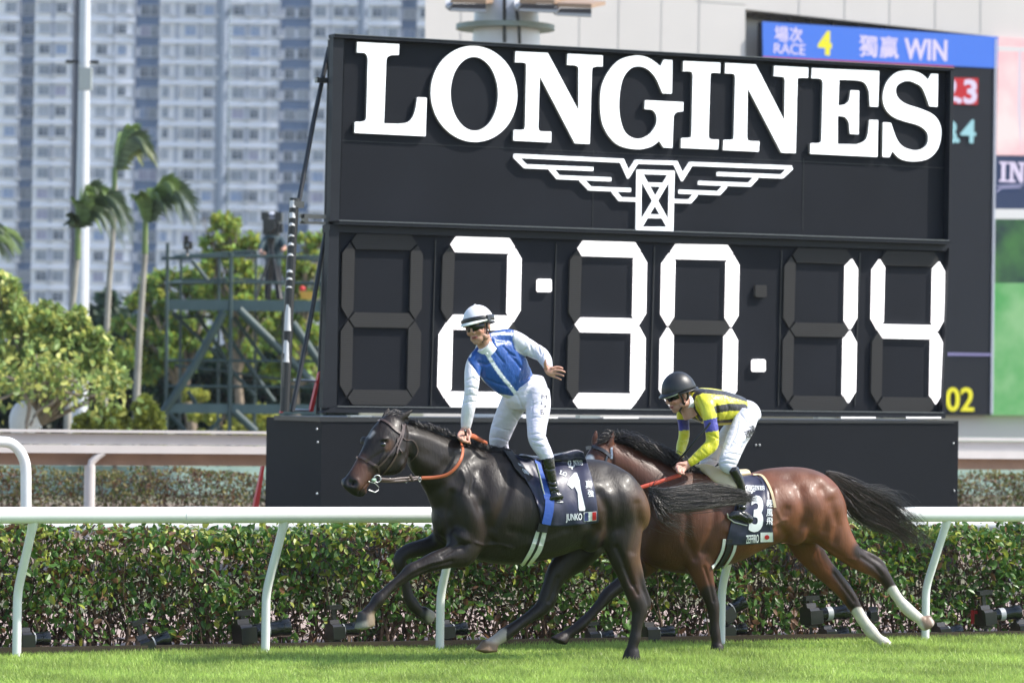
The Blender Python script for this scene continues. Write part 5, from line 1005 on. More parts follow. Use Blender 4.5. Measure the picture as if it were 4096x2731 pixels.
    mb = MB(); mb.tube([P(math.sin(t) * .094, -.012 + math.cos(t) * .112, .025 - .014 * (1 - math.cos(t)) / 2) for t in np.linspace(0, 6.28, 36)], .012, 8, False, ra=.5, ref=ax[2]); build(mb, 'helmet_rim', black_m, hm, smooth=True)
    # jersey
    mb = MB()
    Lp(mb, f, k, [(640, 520, -.08, 120, .7), (690, 600, -.08, 215, .48), (760, 680, -.07, 268, .44), (850, 780, -.06, 262, .46), (930, 870, -.05, 235, .5), (1010, 950, -.03, 180, .6), (1050, 985, -.02, 160, .6)], n=24)
    Lp(mb, f, k, [(640, 560, -.08, 130, .6), (740, 480, -.07, 105, .65), (860, 440, -.07, 88, .7), (960, 470, -.08, 90, .8), (1050, 530, -.09, 92, .9), (1140, 580, -.11, 84, .9), (1215, 620, -.15, 78, .9), (1258, 680, -.20, 72, .9), (1278, 730, -.24, 58, .9), (1290, 755, -.26, 50, .9)], n=18)
    Lp(mb, f, k, [(620, 620, -.07, 120, .6), (530, 690, -.08, 92, .7), (500, 780, -.09, 88, .8), (492, 880, -.11, 84, .9), (486, 980, -.13, 77, .9), (474, 1080, -.13, 76, .9), (455, 1180, -.13, 75, .85), (440, 1280, -.12, 68, .85), (428, 1370, -.11, 56, .85), (425, 1392, -.11, 50, .85)], n=18)
    V, Fc = remesh(mb, .0055, 8, .5)
    G = [([(560, 700), (640, 730), (700, 700)], 12, .006), ([(880, 620), (960, 700), (1000, 760)], 14, .007), ([(820, 540), (880, 600), (940, 640)], 12, .006), ([(1010, 620), (1080, 660), (1100, 740)], 14, .007), ([(420, 900), (500, 860), (560, 900)], 9, .005), ([(410, 970), (490, 960), (560, 990)], 9, .005), ([(420, 1050), (480, 1040), (550, 1060)], 8, .004), ([(400, 1130), (470, 1110), (540, 1120)], 9, .004),
         ([(940, 560), (1010, 600), (1060, 560)], 10, .006), ([(1090, 440), (1100, 520), (1120, 600)], 10, .005), ([(1180, 490), (1190, 560), (1210, 620)], 9, .005), ([(1240, 540), (1230, 620), (1200, 680)], 8, .005), ([(640, 880), (760, 930), (880, 960)], 14, .005), ([(1000, 900), (1080, 860), (1180, 850)], 12, .006), ([(700, 470), (740, 600), (820, 700)], 12, .004), ([(915, 380), (920, 470), (940, 560)], 7, .005), ([(455, 690), (540, 790), (570, 870)], 8, .005)]
    V, nr = sculpt(V, Fc, f, G, k); uv = proj(V)
    blue = (.008, .066, .29); wh = (.66, .645, .71); col = np.tile(np.array(wh), (len(V), 1))
    ip = inpoly(uv, [f(*p) for p in [(600, 300), (940, 330), (915, 420), (925, 500), (950, 580), (1010, 625), (1110, 660), (1210, 740), (1260, 860), (1150, 1000), (960, 1060), (700, 1020), (600, 870), (555, 830), (450, 680), (440, 560), (480, 500)]])
    wq = (V - np.array(R0)) @ np.array(N) - o; arm = dpoly(uv, [f(*p) for p in [(1130, 560), (1250, 660), (1290, 760)]]) * k < 80; ip &= ~(arm & (wq < -.16) & ((uv[:, 0] - 1700) * k > 1150))
    col[ip] = blue
    for pl, wd in (([(640, 600), (740, 760), (830, 880), (905, 970), (950, 1035)], 19), ([(700, 412), (800, 400), (930, 412)], 15), ([(470, 640), (480, 580), (490, 550)], 12)):
        col[(dpoly(uv, [f(*p) for p in pl]) * k < wd) & (nr @ np.array(-N) > -.1)] = (.70, .74, .78)
    mesh_obj('jersey', V, Fc, silk, root, smooth=True, cols=col)
    nb_ = hc + (ptN(*f(650, 545), o - .09) - hc); mb = MB(); mb.tube([ptN(*f(600, 520), o - .10), ptN(*f(635, 560), o - .09), ptN(*f(660, 590), o - .085)], [.056, .062, .070], 20); build(mb, 'collar', nylon_w, root, smooth=True)
    mb = MB()
    for x, y in ((650, 612), (733, 757), (822, 866), (897, 952)):
        h = ptN(*f(x, y), o - .16); mb.ell(ptN(*f(x, y), o - .235 + (y - 600) * .00012), T * .0065, N * .004, UP * .0065, 10, 6)
    build(mb, 'buttons', mat('button', (.75, .76, .78), .4), root, smooth=True)
    # breeches
    g = c1; kg = 1.68; mb = MB()
    Lp(mb, g, kg, [(1330, 640, -.02, 150, .75), (1350, 720, -.01, 158, .8), (1360, 780, 0, 130, .85)], n=22)
    Lp(mb, g, kg, [(1420, 700, -.08, 92, .95), (1432, 780, -.12, 88, .95), (1428, 860, -.16, 80, .95), (1424, 930, -.20, 68), (1424, 1000, -.24, 63), (1442, 1050, -.26, 60), (1472, 1100, -.28, 52), (1492, 1140, -.29, 46), (1500, 1158, -.29, 44)], n=18)
    Lp(mb, g, kg, [(1290, 740, .06, 98, .95), (1240, 830, .12, 86, .95), (1205, 910, .17, 80), (1180, 980, .21, 74), (1168, 1040, .25, 64), (1190, 1110, .29, 54), (1220, 1180, .31, 46), (1240, 1240, .31, 42)], n=18)
    V, Fc = remesh(mb, .0055, 7, .5)
    G = [([(1200, 790), (1260, 850), (1300, 900)], 7, .003), ([(1370, 880), (1430, 870), (1490, 880)], 6, .004), ([(1365, 990), (1430, 980), (1485, 995)], 6, .005), ([(1370, 1020), (1430, 1030), (1480, 1020)], 6, .004), ([(1130, 930), (1190, 950), (1240, 960)], 6, .003), ([(1290, 720), (1320, 790), (1345, 840)], 7, .005), ([(1300, 690), (1380, 660), (1440, 630)], 6, .004), ([(1395, 760), (1390, 860), (1375, 930)], 4, .003), ([(1110, 1010), (1170, 1010), (1230, 1030)], 6, .004), ([(1400, 1060), (1450, 1070), (1500, 1060)], 6, .003), ([(1350, 850), (1380, 800), (1460, 760)], 8, .004)]
    V, nr = sculpt(V, Fc, g, G, kg); uv = proj(V); col = np.tile(np.array((.62, .60, .70)), (len(V), 1))
    pb = mesh_obj('breeches', V, Fc, nylon, root, smooth=True, cols=col); bb_ = bvh_of(pb)
    for s_, q in (('M', [(1455, 718), (1492, 722), (1492, 748), (1455, 745)]), ('L', [(1452, 768), (1472, 770), (1472, 786), (1452, 784)]), ('J', [(1462, 788), (1484, 790), (1484, 806), (1462, 804)]), ('B.', [(1448, 818), (1480, 820), (1482, 856), (1450, 852)])):
        V2, F2 = text2d(s_); printed(bb_, g, V2, F2, q, o, 'lettering', black_m, pb, lift=.002)
    # boots
    for (nm, w, P1, P2) in (('near', -.29, [(1494, 1142, 48), (1502, 1200, 46), (1515, 1260, 40), (1528, 1320, 36), (1540, 1370, 38)], [(1590, 1405, 26), (1560, 1400, 36), (1530, 1405, 34), (1500, 1425, 24), (1488, 1432, 17)]), ('far', .31, [(1235, 1225, 46), (1250, 1290, 42), (1265, 1340, 38), (1275, 1380, 38)], [(1310, 1400, 24), (1280, 1400, 34), (1240, 1420, 28), (1220, 1430, 17)])):
        mb = MB(); Lp(mb, g, kg, [(x, y, w, r) for x, y, r in P1], n=16); Lp(mb, g, kg, [(x, y, w, r, 1.2) for x, y, r in P2], n=14); V, Fc = remesh(mb, .005, 5, .5)
        V, nr = sculpt(V, Fc, g, [([(1490, 1300), (1530, 1310), (1560, 1300)], 5, .004), ([(1495, 1335), (1535, 1340), (1570, 1330)], 5, .004), ([(1470, 1215), (1510, 1222), (1545, 1215)], 4, .003), ([(1500, 1380), (1540, 1360), (1580, 1380)], 5, .003)], kg); mesh_obj('boot', V, Fc, boot_m, root, smooth=True)
    return root
nylon_w = mat('collar_white', (.72, .74, .76), .55, bump=.002, bscale=40)
rider1 = rider_one()
# stirrup irons belong to the saddle of each horse
mb = MB(); q = lambda x, y: ptN(*c1(x, y), H1 - .30); mb.tube([q(1462, 1345), q(1478, 1400), q(1500, 1432), q(1560, 1442), q(1600, 1440)], .004, 8); mb.tube([q(1462, 1345), q(1440, 1250), q(1420, 1180)], .006, 6); build(mb, 'stirrup', steel, horse1, smooth=True)
mb = MB(); q4 = lambda x, y, w: ptN(*c4(x, y), H1 + w); mb.tube([q4(421, 1415, -.20), q4(425, 1450, -.17), q4(432, 1530, -.13), q4(445, 1640, -.04)], [.009, .0085, .008, .006], 12); mb.mi = 1; mb.ell(q4(421, 1415, -.205), T * .0045, N * .003, UP * .0045, 10, 6)
setp(build(mb, 'whip', [black_m, steel], smooth=True), 'black whip with a round silver cap gripped by the jockey in blue', 'whip')

# ---- rider of the bay horse
def rider_two():
    o = H2; f = c5; k = 2.24
    root = empty('person', ptN(*f(900, 1000), o), 'jockey in yellow and black striped jersey and black helmet, crouched over the reins', 'person')
    Lp = lambda mb, P, **kw: limb(mb, [(*f(p[0], p[1]), p[2], p[3] / k) + tuple(p[4:]) for p in P], o, **kw)
    hc = ptN(*f(345, 305), o - .03); V, Fc, c0, P, ax = head_mesh(hc, (-.82, -.42, -.34), (-.22, -.10, .97), .98, (.50, .27, .20))
    mb = MB()
    Lp(mb, [(420, 380, -.02, 50, .8), (540, 400, -.01, 80, .6), (750, 425, 0, 90, .6), (900, 450, 0, 80, .8)]); Lp(mb, [(560, 400, -.08, 40), (622, 480, -.19, 34), (650, 700, -.22, 30), (530, 855, -.21, 26), (445, 925, -.195, 28)]); Lp(mb, [(460, 420, .06, 40), (388, 520, .17, 30), (392, 700, .17, 26), (358, 840, .07, 24), (346, 915, .01, 26)])
    hand(mb, f, k, o, [(445, 925, -.19, 30, .8), (405, 945, -.19, 42, .6), (375, 965, -.19, 44, .6), (355, 975, -.19, 34, .6)],
         [[(360, 940, -.2, 17), (335, 950, -.22, 16), (325, 970, -.23, 15), (338, 985, -.24, 12)], [(365, 955, -.21, 17), (340, 970, -.24, 16), (338, 995, -.25, 15), (355, 1005, -.25, 12)], [(380, 970, -.21, 17), (358, 988, -.24, 16), (358, 1010, -.25, 15), (375, 1015, -.25, 11)], [(400, 975, -.21, 16), (385, 995, -.23, 15), (383, 1015, -.24, 13), (395, 1020, -.24, 10)]],
         [(400, 930, -.2, 17), (365, 925, -.22, 15), (340, 930, -.22, 13), (325, 940, -.22, 10)], None)
    hand(mb, f, k, o, [(348, 915, 0, 28, .8), (335, 945, -.01, 38, .6), (325, 965, -.02, 36, .6)],
         [[(315, 930, -.03, 15), (300, 945, -.05, 15), (305, 962, -.06, 13), (320, 968, -.06, 10)], [(318, 945, -.03, 15), (303, 962, -.05, 14), (312, 978, -.06, 13), (325, 980, -.06, 10)], [(325, 955, -.03, 15), (315, 975, -.05, 14), (325, 988, -.06, 12), (335, 988, -.06, 10)], [(338, 960, -.03, 14), (330, 980, -.05, 13), (338, 992, -.06, 11), (346, 990, -.06, 9)]],
         [(352, 930, -.02, 16), (348, 955, -.04, 14), (335, 970, -.05, 12), (322, 975, -.06, 9)], None)
    Vb, Fb = remesh(mb, .0028, 2, .5); nb = len(V); Va = np.concatenate([V, Vb]); Fa = list(Fc) + [tuple(i + nb for i in q) for q in Fb]
    mesh_obj('body', Va, Fa, skin, root, smooth=True, cols=np.concatenate([c0, np.tile(np.array((.50, .27, .21)), (len(Vb), 1))]))
    gg = goggles(P, ax, .98, root, visor_m)
    hm = helmet(P, ax, .98, root, mat('black_helmet', (.016, .017, .019), .42, bump=.001, bscale=30), black_m, r=(.104, .128, .128), z0=.028, peak=.028)
    mb = MB(); mb.tube([P(math.sin(t) * .099, -.012 + math.cos(t) * .140, .026 - .012 * math.cos(t)) for t in np.linspace(-1.1, 1.1, 20)], .007, 8, ra=.6); build(mb, 'helmet_lining', mat('white_lining', (.66, .72, .68), .6), hm, smooth=True)
    mb = MB(); mb.tube([P(math.sin(t) * .104, -.014 + math.cos(t) * .126, .022 - .02 * (1 - math.cos(t)) / 2) for t in np.linspace(1.1, 5.2, 30)], .012, 8, ra=.5); build(mb, 'helmet_rim', black_m, hm, smooth=True)
    for s in (1, -1):
        mb = MB(); mb.tube([P(s * .081, .03, .015), P(s * .076, .02, -.03), P(s * .060, .02, -.07), P(s * .03, .05, -.108)], .007, 8); mb.tube([P(s * .088, -.03, .01), P(s * .08, -.015, -.04), P(s * .062, .015, -.07)], .008, 8); build(mb, 'chin_strap', black_m, hm, smooth=True)
    mb = MB(); mb.ell(P(.108, -.04, .055), ax[0] * .005, ax[1] * .010, ax[2] * .008, 12, 8); build(mb, 'helmet_badge', mat('badge', (.6, .55, .42), .4), hm, smooth=True)
    mb = MB(); mb.ell(P(.072, .045, .004), (ax[0] * .3 + ax[1] * -.1).normalized() * .003, (ax[1] * .6 - ax[0] * .5).normalized() * .012, ax[2] * .011, 12, 8); build(mb, 'goggle_badge', mat('gold_badge', (.25, .19, .03), .4), gg, smooth=True)
    mb = MB(); mb.tube([ptN(*f(392, 385), o - .03), ptN(*f(415, 395), o - .02), ptN(*f(440, 390), o - .01)], [.058, .064, .070], 18, ra=1.0); build(mb, 'collar', nylon_w, root, smooth=True)
    # jersey
    mb = MB()
    Lp(mb, [(430, 360, -.01, 90, .8), (500, 385, -.01, 140, 1.05), (600, 410, -.01, 162, 1.1), (700, 425, -.01, 162, 1.0), (800, 435, -.01, 145, .98), (880, 440, 0, 122, 1.0), (915, 448, 0, 108, 1.0)], n=26)
    Lp(mb, [(560, 340, -.12, 80, .8), (600, 400, -.17, 82, .8), (622, 480, -.20, 74, .8), (634, 560, -.21, 68, .8), (644, 640, -.22, 64, .85), (650, 700, -.22, 62, .85), (640, 760, -.22, 64, .8), (590, 808, -.22, 60, .8), (530, 855, -.21, 50, .85), (470, 905, -.20, 40, .85), (440, 925, -.195, 36, .85)], n=18)
    Lp(mb, [(420, 430, .12, 80, .8), (385, 490, .16, 62, .8), (390, 560, .18, 54, .85), (395, 630, .18, 51, .85), (392, 700, .17, 52, .85), (372, 770, .13, 50, .85), (358, 840, .07, 42, .85), (345, 900, .02, 34, .85)], n=18)
    V, Fc = remesh(mb, .0055, 8, .5)
    G = [([(690, 400), (700, 480), (690, 560)], 10, .008), ([(520, 330), (560, 420), (560, 520)], 10, .006), ([(600, 660), (660, 680), (700, 700)], 7, .004), ([(620, 760), (660, 720), (700, 700)], 7, .004), ([(340, 700), (390, 720), (440, 700)], 6, .004), ([(480, 850), (520, 880), (550, 910)], 6, .003), ([(560, 800), (600, 840)], 6, .003), ([(760, 330), (800, 440), (760, 540)], 14, .004), ([(430, 430), (500, 500), (560, 560)], 9, .004)]
    V, nr = sculpt(V, Fc, f, G, k); uv = proj(V); yel = (.66, .62, .035); col = np.tile(np.array(yel), (len(V), 1)); wq = (V - np.array(R0)) @ np.array(N) - o
    blk = (.022, .020, .024)
    for pl, wd in (([(470, 268), (620, 280), (780, 300), (950, 350)], 21), ([(690, 440), (800, 420), (930, 425)], 34), ([(700, 552), (800, 545), (880, 530)], 15), ([(548, 285), (490, 310), (470, 370), (490, 450), (550, 540)], 15), ([(350, 440), (400, 490), (450, 530), (530, 575)], 17), ([(445, 450), (470, 500), (540, 570)], 13)):
        tor = dpoly(uv, [f(*p) for p in [(600, 420), (640, 560), (650, 700), (440, 925)]]) * k > 60
        m_ = (dpoly(uv, [f(*p) for p in pl]) * k < wd); m_ &= tor | (wq > -.12) | (pl[0][0] == 548) | (pl[0][0] == 470); col[m_] = blk
    y = (uv[:, 1] - 1440) * k; x = (uv[:, 0] - 2560) * k; nearm = dpoly(uv, [f(*p) for p in [(622, 480), (644, 640)]]) * k < 76; col[nearm & (wq < -.10) & (y > 545 - (x - 560) * .25) & (y < 652 - (x - 560) * .15)] = (.045, .045, .28)
    farm = dpoly(uv, [f(*p) for p in [(388, 540), (395, 640)]]) * k < 60; col[farm & (wq > .05) & (y > 532) & (y < 630)] = (.045, .045, .28)
    mesh_obj('jersey', V, Fc, silk, root, smooth=True, cols=col)
    # breeches
    mb = MB()
    Lp(mb, [(900, 440, 0, 100, 1.1), (960, 480, 0, 118, 1.2), (1000, 540, 0, 92, 1.3)], n=22)
    Lp(mb, [(960, 500, -.08, 110, .85), (920, 600, -.13, 112, .8), (870, 700, -.18, 104, .8), (830, 800, -.22, 96, .8), (800, 880, -.25, 92, .75), (785, 930, -.26, 88, .7), (810, 965, -.27, 66, .7), (840, 985, -.28, 48, .8)], n=18)
    Lp(mb, [(900, 560, .08, 110, .8), (800, 680, .14, 100, .8), (710, 790, .19, 86, .8), (640, 880, .23, 74, .8), (590, 940, .25, 66, .8), (600, 1000, .27, 50)], n=18)
    V, Fc = remesh(mb, .0055, 7, .5)
    G = [([(880, 560), (860, 660), (800, 780)], 8, .004), ([(700, 900), (780, 880), (860, 900)], 8, .005), ([(720, 930), (790, 920), (860, 940)], 7, .004), ([(900, 480), (960, 560), (1040, 560)], 8, .004), ([(840, 740), (880, 760), (930, 740)], 7, .004), ([(560, 900), (620, 880), (680, 900)], 7, .005), ([(760, 840), (800, 830), (900, 850)], 6, .004)]
    V, nr = sculpt(V, Fc, f, G, k); pb = mesh_obj('breeches', V, Fc, nylon, root, smooth=True, cols=np.tile(np.array((.62, .62, .69)), (len(V), 1))); bb_ = bvh_of(pb)
    for s_, q in (('連', [(925, 640), (990, 610), (1015, 680), (950, 705)]), ('達', [(975, 590), (1025, 575), (1035, 650), (990, 660)])):
        V2, F2 = text2d(s_, bold=.01); printed(bb_, f, V2, F2, q, o, 'lettering', black_m, pb, lift=.002)
    for w, P1, P2 in ((-.30, [(835, 975, 48), (870, 1040, 46), (900, 1110, 42), (912, 1180, 38), (915, 1260, 40), (912, 1330, 44)], [(800, 1400, 26), (850, 1385, 42), (910, 1390, 50), (970, 1420, 46), (1000, 1440, 30)]), (.29, [(600, 980, 44), (640, 1060, 40), (680, 1150, 38), (700, 1260, 38)], [(640, 1300, 26), (700, 1300, 40), (760, 1330, 30)])):
        mb = MB(); Lp(mb, [(x_, y_, w, r) for x_, y_, r in P1], n=16); Lp(mb, [(x_, y_, w, r, .85) for x_, y_, r in P2], n=14); V, Fc = remesh(mb, .005, 5, .5)
        V, nr = sculpt(V, Fc, f, [([(880, 1290), (940, 1300), (990, 1290)], 7, .005), ([(900, 1340), (950, 1350), (1000, 1380)], 7, .005), ([(800, 1370), (900, 1360), (960, 1400)], 7, .004)], k); mesh_obj('boot', V, Fc, boot_m, root, smooth=True)
    return root
rider2 = rider_two()
mb = MB(); q = lambda x, y, w=-.30: ptN(*c5(x, y), H2 + w); mb.tube([q(782, 1370), q(790, 1410), q(840, 1450), q(960, 1480)], .0045, 8); build(mb, 'stirrup', steel, horse2, smooth=True)
mb = MB(); mb.tube([q(290, 945, -.10), q(330, 915, -.16), q(390, 845, -.24), q(500, 710, -.29), q(600, 600, -.31), q(630, 560, -.31)], [.008, .009, .007, .006, .008, .008], 10)
setp(build(mb, 'whip', black_m, smooth=True), 'long thin black whip held up across the yellow sleeve', 'whip')
# ------------------------------------------------------------------ remote cameras at the foot of the hedge
cam_b = mat('camera_body', (.012, .012, .013), .35, coat=.2); lens_b = mat('lens_barrel', (.015, .016, .018), .25, coat=.3); lens_g = mat('lens_ring', (.35, .36, .37), .4); glass_m = mat('lens_glass', (.02, .02, .03), .03, coat=1)
cloth_r = mat('red_strap', (.35, .02, .02), .6)
def remote_camera(label, u, v, sc, yaw, pitch, long=False, flash=False, trigger=False, w=.18, red=False, wood=False, screen=False):
    base = ptN(u, v, w); g = Vector((base.x, base.y, 0)); root = empty('remote_camera', g, label, 'camera', 'remote cameras set in the grass under the hedge')
    a = math.radians(yaw); e = math.radians(pitch); fx = (T * math.cos(a) - N * math.sin(a)); f_ = (fx * math.cos(e) + UP * math.sin(e)).normalized(); r_ = f_.cross(UP).normalized(); u_ = r_.cross(f_)
    P = lambda x, y, z: base + (r_ * x + f_ * y + u_ * z) * sc
    mb = MB(); b2 = lambda c, x, y, z: mb.box(P(*c), x * sc, y * sc, z * sc, r_, f_, u_)
    prof = [(-.072, -.05), (-.072, .03), (-.055, .045), (-.028, .048), (-.018, .072), (.018, .072), (.028, .048), (.055, .045), (.072, .03), (.072, -.05), (.05, -.058), (-.05, -.058)]
    mb.slab([P(x, -.035, z) for x, z in prof], f_ * (.062 * sc)); mb.slab([P(x, .027, z) for x, z in ((.035, -.045), (.072, -.045), (.072, .03), (.035, .03))], f_ * (.02 * sc))
    build(mb, 'camera_body', cam_b, root)
    Ln = .20 if long else .11; mb = MB()
    mb.tube([P(0, .025, 0), P(0, .05, 0), P(0, .052, 0), P(0, Ln * .6, 0), P(0, Ln * .62, 0), P(0, Ln, 0), P(0, Ln + .002, 0), P(0, Ln + .045, 0)], [x * sc for x in (.034, .034, .038, .038, .040, .040, .045, .048)], 20); lb = build(mb, 'lens', lens_b, root, smooth=True)
    mb = MB(); mb.tube([P(0, Ln * .5, 0), P(0, Ln * .5 + (.035 if long else .008), 0)], .041 * sc, 20); build(mb, 'lens_ring', lens_g, lb, smooth=True)
    mb = MB(); mb.tube([P(0, Ln + .0445, 0), P(0, Ln + .0465, 0)], .040 * sc, 20); build(mb, 'front_glass', glass_m, lb)
    mb = MB(); mb.box(P(0, 0, -.066), .03 * sc, .03 * sc, .006 * sc, r_, f_, u_); top = P(0, 0, -.07)
    mb.tube([top, Vector((g.x, g.y, max(.02, top.z * .4))), g], .011, 10); mb.box(g + UP * .012, .06, .045, .010); 
    for s in (-1, 0, 1): mb.tube([g + UP * .05, g + T * (.09 * s) + N * (.06 if s == 0 else -.04) + UP * .004], .006, 6)
    build(mb, 'ground_pod', black_m, root)
    if flash or trigger:
        mb = MB(); b2 = lambda c, x, y, z: mb.box(P(*c), x * sc, y * sc, z * sc, r_, f_, u_); h = .05 if flash else 0
        b2((0, 0, .08 + h / 2), .010, .012, .012 + h / 2); b2((0, .01, .10 + h), .026 if flash else .02, .045, .013); build(mb, 'radio_trigger', black_m, root)
    if red: mb = MB(); mb.box(P(-.05, -.06, 0), .010, .010, .05); mb.box(P(-.03, -.04, .03), .02, .004, .012); build(mb, 'red_strap', cloth_r, root)
    if screen: mb = MB(); mb.box(P(0, -.038, -.005), .035 * sc, .002, .026 * sc, r_, f_, u_); build(mb, 'rear_screen', mat('pink_screen', (.7, .5, .65), .3, emit=(.8, .55, .75), es=.5), root)
    return root
RC = [('black camera just right of the first white rail post from the left', *cE(150, 1300), 1.0, 0, 0, {}), ('black camera tilted upward with a flat box on top, between the first two posts', *cE(880, 1345), 1.05, 5, 18, dict(flash=True)),
      ('large camera with a pale banded long lens crossing the second white post', *cE(1480, 1262), 1.25, 0, 6, dict(long=True, trigger=True)), ('black camera with long hood below the raised forefoot of the dark horse', *dd(768, 1448), 1.0, 0, 4, dict(flash=True)),
      ('black camera peeking right of the middle white post', *dd(1022, 1447), .95, 0, 4, {}), ('small low black camera lying between the hind feet of the dark horse', *dd(1360, 1463), .9, 8, 4, dict(trigger=True)),
      ('black camera with thick lens right of the planted hind foot of the dark horse', *dd(1490, 1455), 1.1, 3, 2, {}), ('black camera tilted up, the upper one beside the fourth white post', *dd(1664, 1408), 1.05, 5, 28, dict(red=True)),
      ('black camera, the lower one beside the fourth white post', *dd(1668, 1448), .9, 3, 4, {}), ('tall black camera with a long lens between the bay horse legs', *dd(1862, 1412), 1.15, 2, 4, dict(long=True, trigger=True)),
      ('low black camera beneath the long-lensed one between the bay horse legs', *dd(1900, 1458), .95, 3, 4, {}), ('small camera with a glowing pink rear screen near the white-socked hind legs', *dd(2004, 1412), .8, 200, -6, dict(screen=True, w=.26)),
      ('black camera just right of the last white post', *dd(2160, 1452), 1.0, 3, 4, {}), ('camera on a tall stand with a red-lit trigger above it, near the right edge', *dd(2262, 1415), 1.1, 3, 6, dict(long=True, flash=True, red=True)),
      ('black camera cut off by the right edge of the picture', *dd(2342, 1445), 1.0, 3, 4, {})]
for lb, u, v, sc, yw, pt, kw in RC: remote_camera(lb, u, v, sc * 1.06, yw, pt, **kw)

# ------------------------------------------------------------------ distant apartment towers (about 510 m away)
ZT = 510.0
tw = mat('tower_wall', (.66, .67, .73), .8, var=.06, vscale=.3); twl = mat('tower_ledge', (.76, .76, .80), .8); blue_w = mat('blue_cladding', (.13, .20, .33), .7, var=.06, vscale=.3); grey_c = mat('grey_shaft', (.27, .31, .38), .7, var=.05, vscale=.4); shadow_c = mat('shadow_grey', (.40, .42, .48), .7); slot_m = mat('dark_slot', (.16, .19, .25), .8)
GL = [mat('pane_dark', (.07, .09, .12), .25), mat('pane_grey', (.20, .23, .27), .3), mat('pane_curtain', (.40, .42, .45), .6), mat('pane_blue', (.25, .33, .48), .6), mat('pane_lilac', (.34, .32, .42), .6)]
frame_m = mat('window_frame', (.58, .60, .66), .6); ac_m = mat('air_conditioner', (.55, .55, .56), .6)
def tx(x8): return pz(x8 / 1.568, 700, ZT).x
def tz(y8): return pz(1000 / 1.568, y8 / 1.568, ZT).z
FL = 129.3                                  # one storey in crop px
def win_proto(w, h, pane, open_=0):
    """window mesh centred on the origin, facing -Y"""
    mb = MB(); X, Y = Vector((1, 0, 0)), Vector((0, 1, 0))
    mb.mi = 0; mb.box((0, .05, 0), w * .5, .02, h * .5, X, Y)
    mb.mi = 1
    for s in (-1, 1): mb.box((s * w * .5, 0, 0), .05, .08, h * .5 + .05, X, Y)
    mb.box((0, 0, h * .5), w * .5, .08, .05, X, Y); mb.box((0, -.06, -h * .5 - .03), w * .5 + .12, .16, .06, X, Y); mb.box((w * .1, .01, 0), .035, .05, h * .5, X, Y); mb.box((0, .012, h * .18), w * .5, .04, .03, X, Y)
    if open_: mb.mi = 0; mb.box((-w * .5 - .28, -.3, 0), .03, .32, h * .42, X, Y)
    me = bpy.data.meshes.new('window'); me.from_pydata(mb.v, [], mb.f)
    for m in (pane, frame_m, ac_m): me.materials.append(m)
    me.polygons.foreach_set('material_index', mb.m); return me
def ac_proto():
    mb = MB(); mb.box((0, -.22, 0), .38, .22, .25, Vector((1, 0, 0)), Vector((0, 1, 0))); mb.box((0, -.02, -.28), .45, .3, .03, Vector((1, 0, 0)), Vector((0, 1, 0)))
    me = bpy.data.meshes.new('air_conditioner'); me.from_pydata(mb.v, [], mb.f); me.materials.append(ac_m); return me
PW = {}
AC = ac_proto()
def put(me, name, root, x, y, z):
    o = bpy.data.objects.new(name, me); COL.objects.link(o); o.parent = root; b = Vector(root.location); o.location = (x - b.x, y - b.y, z - b.z)
